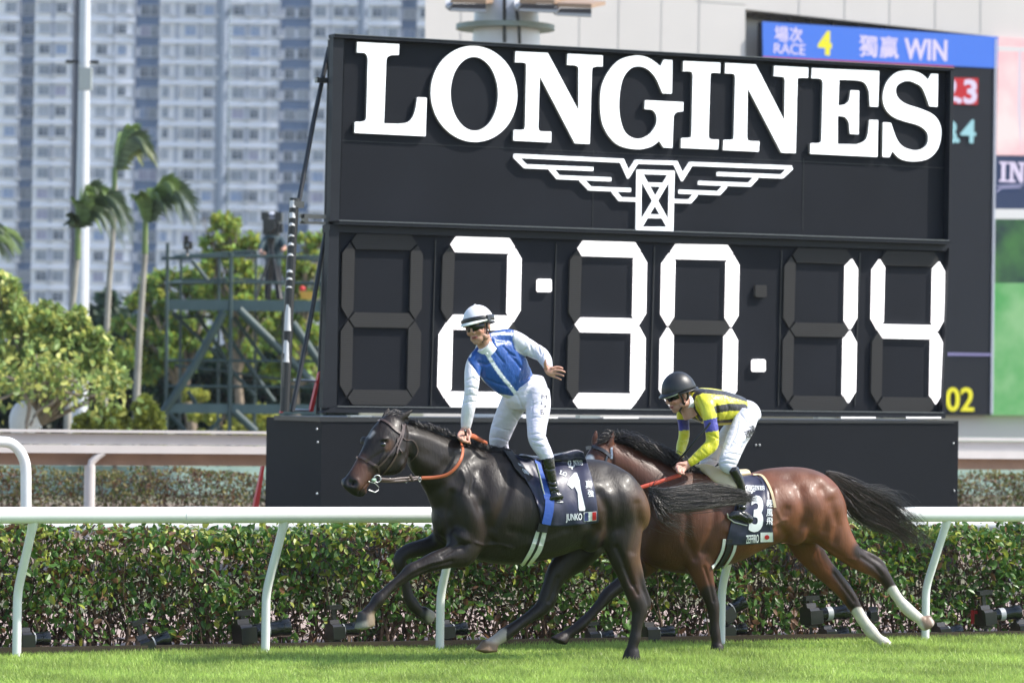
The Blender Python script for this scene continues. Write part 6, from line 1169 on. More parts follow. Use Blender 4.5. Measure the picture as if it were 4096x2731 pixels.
def tower(label, bands, depth=16, top=78):
    xs = [b[1] for b in bands] + [b[2] for b in bands]; x0, x1 = tx(min(xs)), tx(max(xs)); R = random.Random(int(min(xs)) + 5)
    root = empty('apartment_tower', ((x0 + x1) / 2, ZT + 4, 0), label, 'apartment tower', 'pale apartment towers far behind')
    wall = MB(); ledge = MB(); acs = MB(); strip = MB(); blue = MB(); X, Y = Vector((1, 0, 0)), Vector((0, 1, 0)); count = 0; slot = MB()
    for kind, a, b, cols in bands:
        a_, b_ = tx(a), tx(b); yf = {'L': ZT, 'B': ZT + 2.2, 'S': ZT + 3.0, 'P': ZT - .6}[kind]; c = (a_ + b_) / 2; hw = (b_ - a_) / 2
        if kind == 'P': pb = MB(); pb.tube([(c, yf + hw, 0), (c, yf + hw, top)], hw, 24); build(pb, 'service_shaft', grey_c, root, smooth=True); continue
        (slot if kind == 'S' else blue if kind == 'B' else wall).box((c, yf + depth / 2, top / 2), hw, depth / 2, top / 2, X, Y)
        if kind == 'S': continue
        if kind == 'L':
            for q1, q2 in zip(cols[:-1], cols[1:]): strip.box(((tx(q1[1]) + tx(q2[0])) / 2, yf - .03, top / 2), .28, .04, top / 2, X, Y)  # grey strips stand in for thin vertical shadows between window columns
            strip.box((tx(b - 3), yf - .04, top / 2), .16, .05, top / 2, X, Y)
        for fl in range(-1, 15):
            yc = 60 + fl * FL; z = tz(yc); z0 = tz(yc + FL * .5)
            if z0 < 2: continue
            if kind == 'L':
                ledge.box((c, yf - .12, tz(yc + FL * .62)), hw + .12, .22, .10, X, Y); 
                if R.random() < .9: ledge.box((c, yf - .05, tz(yc + FL * .5)), hw * .98, .09, .22, X, Y)
            for (w0, w1, h0, h1) in cols:
                ww = tx(w1) - tx(w0); hh = (h1 - h0) / 1.568 / 29.4; r = R.random(); gi = 0 if r < .34 else 1 if r < .62 else 2 if r < .84 else 3 if r < .92 else 4; op = R.random() < .25
                key = (round(ww, 2), round(hh, 2), gi, op)
                if key not in PW: PW[key] = win_proto(ww, hh, GL[gi], op)
                if count < 98 and yc > -80 and yc < 1960: put(PW[key], 'window', root, tx((w0 + w1) / 2), yf - .08, tz(yc + (h0 + h1) / 2 - 30)); count += 1
                if kind == 'L' and R.random() < .55 and len(acs.f) < 90 * 6: acs.box((tx(w1) + .55, yf - .2, tz(yc + 38)), .34, .22, .22, X, Y)
            if kind == 'B':
                ledge.box((c, yf + .02, tz(yc + 2)), hw * .97, .05, .60, X, Y)
    tint = R.uniform(.88, 1.06); build(wall, 'wall', mat('tower_wall', (.80 * tint, .785 * tint, .79 * tint * R.uniform(.97, 1.03)), .8, var=.08, vscale=.25), root); build_each(ledge, 'ledge', twl, root); build_each(acs, 'air_conditioner', ac_m, root)
    if blue.v: build(blue, 'blue_facade', blue_w, root)
    if strip.v: build_each(strip, 'shadow_strip', shadow_c, root)
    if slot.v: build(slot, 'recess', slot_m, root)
    return root
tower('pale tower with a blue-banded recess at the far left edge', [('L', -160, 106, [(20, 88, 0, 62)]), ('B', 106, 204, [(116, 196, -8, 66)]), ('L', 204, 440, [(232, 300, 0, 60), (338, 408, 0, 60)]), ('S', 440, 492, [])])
tower('pale stepped tower right behind the tall white pole', [('L', 492, 702, [(592, 660, 0, 60)]), ('L', 706, 830, [(728, 780, 0, 58)]), ('B', 832, 986, [(858, 918, -6, 62), (922, 972, -6, 62)])])
tower('broad white tower with three window columns left of the grey round shaft', [('L', 988, 1345, [(1012, 1052, 0, 60), (1146, 1216, 0, 62), (1266, 1326, 0, 62)]), ('P', 1347, 1428, [])])
tower('white tower right of the grey round shaft, its blue-banded side next to the timing board', [('L', 1432, 1740, [(1448, 1522, 0, 62), (1560, 1618, 0, 62), (1690, 1728, 0, 62)]), ('B', 1742, 1938, [(1770, 1830, -6, 60), (1850, 1925, -6, 60)]), ('L', 1940, 2062, [(1960, 2030, 0, 60)])])
tower('pale tower rising behind the upper left corner of the timing board', [('L', 2064, 2230, [(2080, 2140, 0, 60), (2170, 2215, 0, 60)]), ('P', 2232, 2300, []), ('L', 2302, 2500, [(2320, 2380, 0, 60), (2420, 2480, 0, 60)]), ('B', 2502, 2600, [(2512, 2590, -6, 62)]), ('L', 2602, 2720, [(2620, 2700, 0, 60)])])
# hazy hill behind so no bare horizon shows between the towers
hb_ = MB(); R_ = random.Random(3); pts = [Vector((-260 + 20 * i, 760, 40 + 14 * math.sin(i * .8) + 8 * math.sin(i * 2.1))) for i in range(40)]
hb_.add([p for q in pts for p in (Vector((q.x, 700, 0)), q, Vector((q.x, 900, 0)))], [(3 * i, 3 * i + 3, 3 * i + 4, 3 * i + 1) for i in range(39)] + [(3 * i + 1, 3 * i + 4, 3 * i + 5, 3 * i + 2) for i in range(39)])
setp(build(hb_, 'hill', mat('hill_green', (.10, .15, .11), .9, var=.2, vscale=.05)), kind='structure')

# ------------------------------------------------------------------ grandstand wall, big screen
WO = 66.0
cream_w = mat('cream_panel', (.56, .525, .50), .7, var=.03, vscale=.6); seam = mat('seam', (.36, .35, .34), .8); dark_s = mat('soffit', (.10, .085, .075), .8)
gs = empty('stadium_building', atT(3400, WO + 4, 0), 'cream panelled stadium building behind the timing board, holding the big video screen', 'building')
def wslab(mb, q, o, depth): mb.slab([ptN(u, v, WO + o) for u, v in q], N * depth)
mb = MB(); mb.slab([ptN(u, v, WO) for u, v in [dd(978, -260), dd(1712, -210), dd(1712, 1100), dd(972, 1100)]], Vector((.5, 9, 0))); wslab(mb, [dd(1712, -210), dd(2750, -190), dd(2750, 136), dd(1712, 22)], 0, .78); wslab(mb, [dd(1713, 24), dd(2750, 140), dd(2750, 1200), dd(1713, 1200)], .8, 7); wslab(mb, [dd(1712, 952), dd(2750, 952), dd(2750, 1200), dd(1712, 1200)], 0.1, .6); build(mb, 'wall', cream_w, gs)
mb = MB()
for x in (1063, 1234, 1425, 1610): wslab(mb, [dd(x, -200), dd(x + 1.3, -200), dd(x - 5, 160), dd(x - 6.3, 160)], -.01, .02)
for x in (1130, 1332, 1520): wslab(mb, [dd(x, 0), dd(x + .8, 0), dd(x - 2, 160), dd(x - 2.8, 160)], -.01, .02)
for x in (1835, 1940, 2043, 2148, 2252): y1 = 22 + (x - 1712) * .1; wslab(mb, [dd(x, -200), dd(x + 1.2, -200), dd(x + 1.2, y1), dd(x, y1)], -.01, .02)
wslab(mb, [dd(1600, 2), dd(1712, 10), dd(1712, 11), dd(1600, 3)], -.01, .02); build_each(mb, 'panel_joint', seam, gs)
mb = MB(); wslab(mb, [dd(1714, 25), dd(2750, 142), dd(2750, 162), dd(1714, 38)], .5, .28); build(mb, 'soffit', dark_s, gs)
mb = MB()
for i in range(14): x = 1735 + i * 34.0 + i * i * 2.6; y = 25 + (x - 1714) * .113; wslab(mb, [dd(x, y - 2), dd(x + 6, y - 1), dd(x + 6, y + 12), dd(x, y + 11)], .3, .4)
build_each(mb, 'bracket', dark_s, gs)
roofb = MB(); wslab(roofb, [dd(2100, -60), dd(2750, -60), dd(2750, 32), dd(2100, -6)], 14, 3); build(roofb, 'upper_glazing', mat('roof_glazing', (.30, .36, .40), .3), gs)
scr = empty('video_screen', atT(3600, WO, 0), 'giant lit screen with RACE 4 WIN on a blue banner, behind the timing board', 'screen')
SO = WO - .25
def em(name, c, s=.75): return mat(name, (.02, .02, .022), .5, spec=.1, emit=c, es=s * .55)
def sslab(mb, q, o=0, depth=.3): mb.slab([ptN(u, v, SO + o) for u, v in q], N * depth)
scr_black = mat('screen_black', (.016, .018, .023), .6, spec=.12)
mb = MB(); sslab(mb, [dd(1752, 50), dd(2293, 85), dd(2278, 953), dd(1745, 953)]); build(mb, 'dark_panel', scr_black, scr)
mb = MB(); sslab(mb, [dd(1752, 50), dd(2293, 85), dd(2291, 157), dd(1753, 131)], -.02, .03); build(mb, 'blue_banner', em('banner_blue', (.08, .25, 1.0), .85), scr)
mb = MB(); sslab(mb, [dd(1753, 130), dd(2191, 152), dd(2191, 155), dd(1753, 133)], -.03, .03); sslab(mb, [dd(2186, 179), dd(2247, 180), dd(2246, 241), dd(2186, 239)], -.03, .03); build_each(mb, 'red_field', em('screen_red', (.75, .02, .03), .75), scr)
pk = em('screen_white', (.80, .72, .95), .95); ye = em('screen_yellow', (1, .95, .03), .9); cy = em('screen_cyan', (.45, .85, .95), .8); lw = em('screen_purple', (.35, .33, .65), .8)
for s_, q, m_, bo in (('場', [cH(392, 205), cH(500, 212), cH(500, 335), cH(392, 328)], pk, .01), ('次', [cH(510, 212), cH(612, 218), cH(612, 338), cH(510, 332)], pk, .01), ('RACE', [cH(390, 340), cH(634, 350), cH(632, 436), cH(388, 420)], pk, .0), ('4', [cH(735, 240), cH(842, 247), cH(840, 440), cH(733, 432)], ye, .04),
                      ('獨', [cH(1060, 275), cH(1200, 285), cH(1200, 455), cH(1060, 445)], pk, .01), ('贏', [cH(1220, 285), cH(1365, 292), cH(1365, 465), cH(1218, 455)], pk, .01), ('WIN', [cH(1415, 302), cH(1750, 318), cH(1746, 485), cH(1412, 468)], pk, .02),
                      ('2', [dd(2170, 180), dd(2200, 181), dd(2199, 233), dd(2170, 233)], pk, .03), ('.3', [cH(1822, 622), cH(1985, 628), cH(1982, 822), cH(1820, 815)], pk, .03), ('8', [dd(2170, 277), dd(2198, 278), dd(2198, 330), dd(2170, 330)], cy, .01), ('.4', [cH(1815, 935), cH(1978, 945), cH(1972, 1130), cH(1812, 1125)], cy, .01), ('02', [dd(2174, 889), dd(2238, 890), dd(2237, 945), dd(2174, 944)], ye, .01)):
    mb = MB(); text_on(mb, s_, q, SO - .05, .03, bold=bo); build(mb, 'screen_text', m_, scr)
mb = MB(); sslab(mb, [dd(2176, 810), dd(2281, 812), dd(2281, 817), dd(2176, 816)], -.03, .03); build(mb, 'divider', lw, scr)
mb = MB(); sslab(mb, [dd(2286, 90), dd(2290, 90), dd(2281, 950), dd(2276, 950)], -.04, .05); build(mb, 'screen_edge', mat('screen_edge', (.42, .43, .50), .4), scr)
# the moving-picture part of the screen: flat fields of colour as shown
def field(name, q, c, s=.8, o=-.02, **k): mb = MB(); sslab(mb, q, o, .05); return build(mb, name, k.get('m') or em(name, c, s), scr)
def emnoise(name, c1_, c2_, sc, s=.8):
    m = em(name, c1_, s); nt = m.node_tree; nd = nt.nodes; tc = nd.new('ShaderNodeTexCoord'); nz = nd.new('ShaderNodeTexNoise'); nz.inputs['Scale'].default_value = sc; nz.inputs['Detail'].default_value = 6; r = nd.new('ShaderNodeValToRGB')
    r.color_ramp.elements[0].position = .35; r.color_ramp.elements[1].position = .65; r.color_ramp.elements[0].color = (*c1_, 1); r.color_ramp.elements[1].color = (*c2_, 1); nt.links.new(tc.outputs['Object'], nz.inputs[0]); nt.links.new(nz.outputs[0], r.inputs[0]); nt.links.new(r.outputs[0], nd['Principled BSDF'].inputs['Emission Color']); return m
field('picture_top', [dd(2293, 85), dd(2800, 118), dd(2800, 360), dd(2289, 356)], (.95, .62, .58), m=emnoise('pink_field', (.98, .58, .62), (1, .80, .80), .9, 1.0))
field('picture_white_line', [dd(2293, 106), dd(2800, 130), dd(2800, 134), dd(2293, 118)], (.98, .95, .98), o=-.04); field('picture_white_arch', [dd(2340, 118), dd(2346, 112), dd(2346, 352), dd(2337, 250)], (.95, .85, .98), o=-.04)
field('picture_navy', [dd(2288, 358), dd(2800, 364), dd(2800, 482), dd(2287, 482)], (.03, .06, .16), .7); field('picture_white_rail', [dd(2287, 480), dd(2800, 483), dd(2800, 505), dd(2286, 503)], (.95, .97, 1), o=-.04)
field('picture_hedge', [dd(2286, 503), dd(2800, 505), dd(2800, 650), dd(2284, 650)], (0, 0, 0), m=emnoise('dark_green_field', (.01, .05, .04), (.06, .22, .05), 1.2, .8)); field('picture_grass', [dd(2284, 650), dd(2800, 650), dd(2800, 953), dd(2280, 953)], (0, 0, 0), m=emnoise('green_field', (.10, .45, .12), (.30, .62, .28), 1.0, .85))
V, Fc = letters2d([4, 5]); mb = shape_on(V, Fc, lambda x, y: quadmap([dd(2296, 371), dd(2356, 373), dd(2356, 420), dd(2296, 418)], x, 1 - y), SO - .06, .03); build(mb, 'screen_text', pk, scr)
mb = MB(); stroke(mb, [dd(2290, 440), dd(2300, 432), dd(2345, 430)], 5, SO - .06, .02); stroke(mb, [dd(2290, 428), dd(2352, 424)], 4, SO - .06, .02); build(mb, 'screen_emblem', em('lilac', (.55, .55, .85), .8), scr)
# stand rail strip under the screen
mb = MB(); a = atT(3700, 45, 0); 
for zz, h, in ((1.0, .04),): mb.box(ptN(*dd(2300, 1009), 45), 8, .04, .035)
setp(build(mb, 'hand_rail', mat('pale_green_rail', (.50, .58, .46), .5)), 'thin pale green rail between the screen and the white railing at right', 'rail')

# ------------------------------------------------------------------ masts
mast_m = mat('mast_paint', (.64, .65, .68), .35, var=.04)
p = [pz(*dd(*q), 95) for q in ((196, -30), (192, 300), (186, 720), (182, 985))]; p[-1].z = 0
r0_ = 95 / F * 1.7415
pole = empty('light_pole', (p[-1].x, p[-1].y, 0), 'thick tall white tapering pole among the palms', 'pole')
mb = MB(); mb.tube(p, [r0_ * x for x in (11.5, 13.5, 18, 20)], 28); build(mb, 'shaft', mast_m, pole, smooth=True)
mb = MB(); mb.box(pz(*dd(196, 182), 94), .16, .10, .28, Vector((1, 0, 0)), Vector((0, 1, 0))); mb.mi = 1; mb.tube([pz(*dd(160, 141), 95), pz(*dd(222, 143), 95)], .035, 8); mb.box(pz(*dd(162, 142), 94.8), .12, .08, .04, Vector((1, 0, 0)), Vector((0, 1, 0))); mb.box(pz(*dd(220, 143), 94.8), .08, .08, .04, Vector((1, 0, 0)), Vector((0, 1, 0))); build_each(mb, 'bracket', [mat('grey_box', (.42, .44, .42), .5), black_m], pole)
ZF = 62
cF = crop(1680, 0, 1.9279)
fl = empty('floodlight', (pz(*cF(680, 200), ZF).x, ZF, 0), 'white pole with three dark-framed floodlight heads above the timing board', 'floodlight')
b0 = pz(*cF(665, 300), ZF); mb = MB(); mb.tube([Vector((b0.x, ZF, 0)), b0, pz(*cF(668, -150), ZF)], [.78 * .8, .70 * .8, .62 * .8], 30); build(mb, 'pole', mast_m, fl, smooth=True)
mb = MB(); rf = b0 + (pz(*cF(658, 214), ZF) - b0); mb.tube([rf - UP * .04, rf + UP * .04], .82, 30); build(mb, 'ring', mat('ring_grey', (.25, .30, .28), .5), fl, smooth=True)
mb = MB(); mb.tube([pz(*cF(650, -20), ZF - .68), pz(*cF(652, 330), ZF - .66)], .03, 8); mb.tube([pz(*cF(745, 80), ZF - .66), pz(*cF(765, 230), ZF - .66), pz(*cF(768, 340), ZF - .62)], .028, 8); build(mb, 'cable', black_m, fl, smooth=True)
for (x0, y0, x1, y1) in ((205, -25, 620, 95), (735, -22, 1150, 98), (1030, 0, 1430, 130)):
    P_ = lambda x, y, d=0: pz(*cF(x, y), ZF - 1.2 + d); mb = MB(); W_ = x1 - x0
    front = [P_(x0 + 50, y1 - 65), P_(x0 + W_ * .73, y1 - 62), P_(x0 + W_ * .73, y1), P_(x0 + 20, y1 - 12)]; mb.slab(front, Vector((0, .1, 0))); mb.mi = 1
    top = [P_(x0 + 30, y1 - 72), P_(x0 + W_ * .73, y1 - 64), P_(x1, y0 + 42, 1.4), P_(x0 + W_ * .32, y0 + 20, 1.4)]; mb.slab(top, Vector((0, 0, .07))); mb.mi = 2
    mb.slab([P_(x0 - 5, y0 + 15, .5), P_(x0 + 60, y0 + 10, .8), P_(x0 + 40, y1 - 60), P_(x0 + 15, y1 - 20), P_(x0 - 10, y1 - 45)], Vector((0, .25, 0))); mb.slab([P_(x0 + 20, y1 - 12, -.02), P_(x0 + W_ * .73, y1 + 0, -.02), P_(x0 + W_ * .73, y1 - 22, -.02), P_(x0 + 40, y1 - 30, -.02)], Vector((0, .05, 0)))
    mb.slab([P_(x0 + W_ * .32, y0 + 6, 1.4), P_(x1 - 30, y0 + 18, 1.45), P_(x1, y0 + 34, 1.4), P_(x0 + W_ * .30, y0 + 16, 1.35)], Vector((0, 0, .05)))
    build(mb, 'lamp_head', [mat('lamp_dark', (.04, .03, .03), .4), mat('lamp_inner', (.30, .20, .13), .6), mat('lamp_housing', (.36, .37, .39), .5)], fl)

# ------------------------------------------------------------------ palms
frond_m = mat('palm_frond', (.07, .13, .03), .5, attr=True, trans=.3); trunk_m = mat('palm_trunk', (.30, .28, .24), .85, var=.2, vscale=3)
def palm(label, trunk, fronds, Z, r, dark=1.0, seed=1):
    R = random.Random(seed); rn = np.random.default_rng(seed); P = [pz(u, v, Z) for u, v in trunk]; P[-1].z = 0; root = empty('palm_tree', (P[-1].x, P[-1].y, 0), label, 'palm tree', 'wind-blown palms on the left')
    mb = MB(); Q = [Vector(q) for q in cr([tuple(x) for x in P], 4)]; mb.tube(Q, [r * (.62 + .38 * i / (len(Q) - 1)) for i in range(len(Q))], 12); build(mb, 'trunk', trunk_m, root, smooth=True)
    mb = MB(); mb.tube([Q[0] - UP * .6, Q[0] + UP * .12], [r * .85, r * .7], 12); build(mb, 'crownshaft', mat('crownshaft_green', (.14, .20, .06), .5), root, smooth=True)
    hub = Q[0]; VV = []; FF = []; CC = []
    for (tx_, ty_, sag, col) in fronds:
        tip = pz(tx_, ty_, Z + R.uniform(-1.2, 1.2)); mid = (hub + tip) / 2 + UP * sag; n = 58; side = Vector((0, 1, 0))
        pts = [hub * (1 - t) ** 2 + mid * 2 * t * (1 - t) + tip * t * t for t in [i / n for i in range(n + 1)]]; L = (tip - hub).length
        for i in range(2, n):
            t = i / n; tg = (pts[i + 1] - pts[i - 1]).normalized(); ll = L * .34 * math.sin(math.pi * min(1, .12 + t * .88)) ** .6 * R.uniform(.8, 1.15)
            for s in (-1, 1):
                up_ = tg.cross(side).normalized(); d = (tg * .8 + side * s * .5 + up_ * (s * .65) + Vector((.45, 0, -.35))).normalized(); w_ = tg * .012
                b = len(VV); p0 = pts[i]; VV += [p0 - w_, p0 + w_, p0 + d * ll * .6 + w_ * .9 - UP * ll * .05, p0 + d * ll - UP * ll * .22]; FF += [(b, b + 1, b + 2), (b, b + 2, b + 3)]
                c = np.array(col) * R.uniform(.6, 1.3); CC += [c] * 4
    mesh_obj('fronds', [tuple(v) for v in VV], FF, frond_m, root, cols=np.array(CC)); return root
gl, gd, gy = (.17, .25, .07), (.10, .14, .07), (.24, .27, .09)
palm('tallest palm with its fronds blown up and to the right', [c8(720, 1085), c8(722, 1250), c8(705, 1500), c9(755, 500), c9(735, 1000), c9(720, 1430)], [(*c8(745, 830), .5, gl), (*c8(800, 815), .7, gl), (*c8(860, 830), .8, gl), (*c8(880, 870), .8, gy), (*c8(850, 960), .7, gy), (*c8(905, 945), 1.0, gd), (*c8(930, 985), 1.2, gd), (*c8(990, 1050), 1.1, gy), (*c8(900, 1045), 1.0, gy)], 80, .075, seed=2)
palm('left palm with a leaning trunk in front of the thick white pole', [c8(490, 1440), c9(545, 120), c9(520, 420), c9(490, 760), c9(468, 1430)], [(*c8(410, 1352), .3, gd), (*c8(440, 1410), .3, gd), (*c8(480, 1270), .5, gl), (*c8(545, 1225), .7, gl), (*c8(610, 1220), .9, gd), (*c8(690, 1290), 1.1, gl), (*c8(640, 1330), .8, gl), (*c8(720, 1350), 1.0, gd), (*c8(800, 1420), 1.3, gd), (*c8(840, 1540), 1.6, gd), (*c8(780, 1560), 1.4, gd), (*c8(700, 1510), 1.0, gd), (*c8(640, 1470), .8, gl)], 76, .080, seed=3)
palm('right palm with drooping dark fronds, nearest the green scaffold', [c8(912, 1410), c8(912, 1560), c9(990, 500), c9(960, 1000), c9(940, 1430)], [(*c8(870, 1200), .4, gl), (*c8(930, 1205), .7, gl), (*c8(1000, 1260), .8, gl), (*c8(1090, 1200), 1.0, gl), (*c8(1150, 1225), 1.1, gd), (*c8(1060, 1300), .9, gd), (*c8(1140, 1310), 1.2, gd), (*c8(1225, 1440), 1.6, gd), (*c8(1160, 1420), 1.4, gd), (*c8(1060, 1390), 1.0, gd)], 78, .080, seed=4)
palm('palm crown cut off by the left edge of the picture', [(-120, 985), (-125, 1200), (-130, 1400)], [(*c9(60, 110), .6, gl), (*c9(150, 190), .9, gl), (*c9(80, 250), .8, gd), (*c9(30, 60), .6, gd), (-160, 900, .3, gd)], 78, .08, seed=6)

# ------------------------------------------------------------------ garden trees and shrubs
def tree(label, cat, base, crown, n, leaf, cols, Z, trunk_r=.12, limbs=7, group=None, name='tree', yel=.2, ycol=(.34, .36, .05), seed=1, open_=.0, lobes=9):
    """base (u,v); crown: list of (u, v, radius px) lobes."""
    R = random.Random(seed); rn = np.random.default_rng(seed); b = pz(*base, Z); b.z = 0; root = empty(name, b, label, cat, group); s = F / Z
    C_ = [(pz(u, v, Z + R.uniform(-.5, .5) * r / s), r / s) for u, v, r in crown]; mb = MB(); tops = []
    cen = sum((c for c, _ in C_), Vector()) / len(C_); fork = b + (cen - b) * .45; fork.x = b.x * .6 + cen.x * .4
    mb.tube([b, b + (fork - b) * .5 + T * .05, fork], [trunk_r, trunk_r * .85, trunk_r * .7], 10)
    for c, r in C_:
        for k in range(2):
            e = c + Vector((R.gauss(0, .35), R.gauss(0, .35), R.gauss(0, .25))) * r; m = fork.lerp(e, .5) + Vector((R.uniform(-.2, .2), R.uniform(-.2, .2), R.uniform(-.1, .25))) * r; mb.tube([fork, m, e], [trunk_r * .5, trunk_r * .32, trunk_r * .10], 6, False)
            for q in range(3): e2 = e + Vector((R.gauss(0, .5), R.gauss(0, .5), R.uniform(0, .6))) * r; mb.tube([m.lerp(e, .6), e2], [trunk_r * .18, trunk_r * .05], 5, False)
    build(mb, 'trunk', bark_m, root, smooth=True)
    P = []; tot = sum(r ** 2 for _, r in C_); cl = []
    for c, r in C_:
        k = int(n * r * r / tot); sub = [c + Vector(rn.normal(0, .5, 3).tolist()) * r for _ in range(lobes)]
        for q in sub:
            m = k // lobes; X = rn.normal(0, 1, (m, 3)); X /= np.linalg.norm(X, axis=1, keepdims=True); X *= (rn.uniform(.35, 1, (m, 1)) ** .6) * r * .42 * rn.uniform(.6, 1.2); X[:, 2] *= .8; P.append(X + np.array(q)); cl += [R.uniform(.6, 1.4)] * m
    P = np.concatenate(P); cl = np.array(cl); ok = P[:, 2] > .1; P = P[ok]; cl = cl[ok]; V, Fc = leafmesh(P, leaf, rng=rn, tilt=.6, up=.5); c = hsvjit(len(P), cols, .35, yel, ycol, rng=rn) * (cl[:, None] * .4 + .6)
    mesh_obj('crown', V, Fc, leaf_far, root, cols=np.repeat(c, 6, 0)); return root
tree('spreading tree with forked bare branches and yellow-green leaves at the far left', 'tree', c9(170, 1420), [(*c9(10, 500), 110), (*c9(60, 640), 120), (*c9(180, 620), 85), (*c9(300, 640), 80), (*c9(430, 650), 75), (*c9(540, 680), 65), (*c9(150, 780), 90), (*c9(300, 800), 80), (*c9(450, 790), 75), (*c9(600, 820), 75), (*c9(690, 840), 50), (*c9(580, 920), 65), (*c9(660, 980), 60), (*c9(760, 1020), 55), (*c9(820, 1120), 45), (*c9(60, 900), 70), (*c9(400, 900), 50)], 10500, .135, (.27, .37, .11), 60, .07, yel=.4, ycol=(.55, .56, .16), seed=11, lobes=6)
mb = MB(); Zq = 59.0; k_ = lambda x, y: pz(*c9(x, y), Zq)
for pl in ([(175, 1420), (200, 1250), (160, 1150), (60, 1060), (-20, 1080)], [(175, 1420), (210, 1280), (205, 1180), (310, 1100), (420, 1010)], [(210, 1400), (260, 1300), (370, 1240), (425, 1150), (420, 1060)], [(425, 1150), (520, 1180), (650, 1190), (740, 1170)], [(60, 1060), (150, 1100), (260, 1100), (350, 1060), (420, 960)], [(-20, 1220), (80, 1180), (150, 1110)], [(205, 1180), (300, 1190), (345, 1120)], [(130, 1130), (180, 1210), (200, 1290)], [(350, 1060), (270, 1000), (250, 900)], [(420, 1010), (470, 1080), (600, 1090)]):
    Q = [k_(*q) for q in [tuple(z) for z in cr(pl, 3)]]
    if pl[0] == (175, 1420): Q[0].z = 0
    mb.tube(Q, [.026 - .014 * i / len(Q) for i in range(len(Q))], 8)
tr = bpy.data.objects['tree']; build(mb, 'branches', mat('pale_bark', (.30, .24, .19), .85, var=.2, vscale=8), tr, smooth=True)
RB = np.random.default_rng(5); cen_ = np.array([tuple(k_(x, y)) for x, y in ((60, 1060), (260, 1100), (350, 1060), (420, 1010), (600, 1090), (740, 1170), (345, 1120), (150, 1100), (650, 1190), (30, 1180), (420, 940), (250, 900), (120, 960))]); PB = np.repeat(cen_, 55, 0) + RB.normal(0, 1, (len(cen_) * 55, 3)) * np.array([.28, .3, .2]); V, Fc = leafmesh(PB, .13, rng=RB); mesh_obj('lower_leaves', V, Fc, leaf_far, tr, cols=np.repeat(hsvjit(len(PB), (.27, .37, .11), .35, .4, (.55, .56, .16), rng=RB), 6, 0))
tree('dense bright green tree behind the left half of the scaffold', 'tree', c7(300, 1480), [(*c7(60, 520), 55), (*c7(-40, 640), 70), (*c7(-90, 830), 85), (*c7(60, 760), 80), (*c7(0, 960), 95), (*c7(140, 880), 90), (*c7(120, 650), 60), (*c7(250, 560), 75), (*c7(380, 480), 70), (*c7(260, 780), 90), (*c7(90, 1080), 80), (*c7(330, 950), 80)], 11000, .15, (.21, .34, .075), 96, .16, yel=.38, seed=12, group='leafy trees behind the scaffold')
tree('airy yellow-green tree rising above the scaffold platform below the cameraman', 'tree', c7(600, 1480), [(*c7(430, 140), 32), (*c7(540, 150), 38), (*c7(500, 240), 48), (*c7(400, 330), 52), (*c7(580, 320), 45), (*c7(660, 290), 32), (*c7(520, 420), 70), (*c7(640, 460), 62), (*c7(420, 600), 70), (*c7(600, 600), 78), (*c7(520, 780), 85), (*c7(700, 760), 70), (*c7(620, 950), 80)], 9000, .145, (.28, .42, .085), 92, .14, yel=.5, seed=13, group='leafy trees behind the scaffold')
tree('green tree glimpsed between the black mast tube and the timing board', 'tree', c7(950, 1500), [(*c7(1060, 300), 38), (*c7(1120, 240), 36), (*c7(1040, 420), 60), (*c7(900, 440), 55), (*c7(860, 620), 65), (*c7(1000, 620), 70), (*c7(820, 820), 80), (*c7(1000, 860), 85), (*c7(900, 1050), 85), (*c7(1050, 1150), 75)], 9000, .145, (.26, .40, .085), 93, .14, yel=.45, seed=14, group='leafy trees behind the scaffold')
def bush(label, lobes, n, leaf, col, Z, yel, ycol, seed, cat='bush', group=None, name='bush'):
    return tree(label, cat, (sum(l[0] for l in lobes) / len(lobes), lobes[0][1]), lobes, n, leaf, col, Z, trunk_r=.05, name=name, yel=yel, ycol=ycol, seed=seed, group=group)
bush('dark green conifer-like screen of foliage behind the palms and scaffold', [(*c9(x, y), 100) for x in range(-40, 2350, 135) for y in (960, 1120, 1290)], 42000, .24, (.04, .08, .035), 108, .1, (.07, .11, .03), 21)
bush('dark round tree in front of the towers right of the white pole', [(*c9(800, 640), 80), (*c9(860, 720), 80), (*c9(760, 700), 60)], 3500, .26, (.07, .12, .07), 112, .1, (.08, .12, .05), 22, cat='tree')
for i, (lb, x, y, r) in enumerate((('low yellow-green clipped shrub left of the tallest palm trunk', 600, 1420, 40), ('round yellow shrub between the two right palm trunks', 800, 1360, 60), ('yellow shrub right of the right palm trunk', 1040, 1375, 62), ('small pale yellow shrub behind the right palm trunk', 1010, 1280, 45))):
    bush(lb, [(*c9(x, y), r), (*c9(x - 40, y + 20), r * .8), (*c9(x + 40, y + 20), r * .8)], 3000, .09, (.30, .34, .06), 62, .5, (.5, .5, .08), 30 + i, group='yellow garden shrubs', name='shrub')
bush('yellow shrub seen through the foot of the scaffold', [(*c7(600, 1470), 60), (*c7(700, 1490), 60), (*c7(420, 1440), 55), (*c7(300, 1300), 40)], 4500, .12, (.30, .34, .06), 88, .5, (.5, .5, .08), 40, group='yellow garden shrubs', name='shrub')
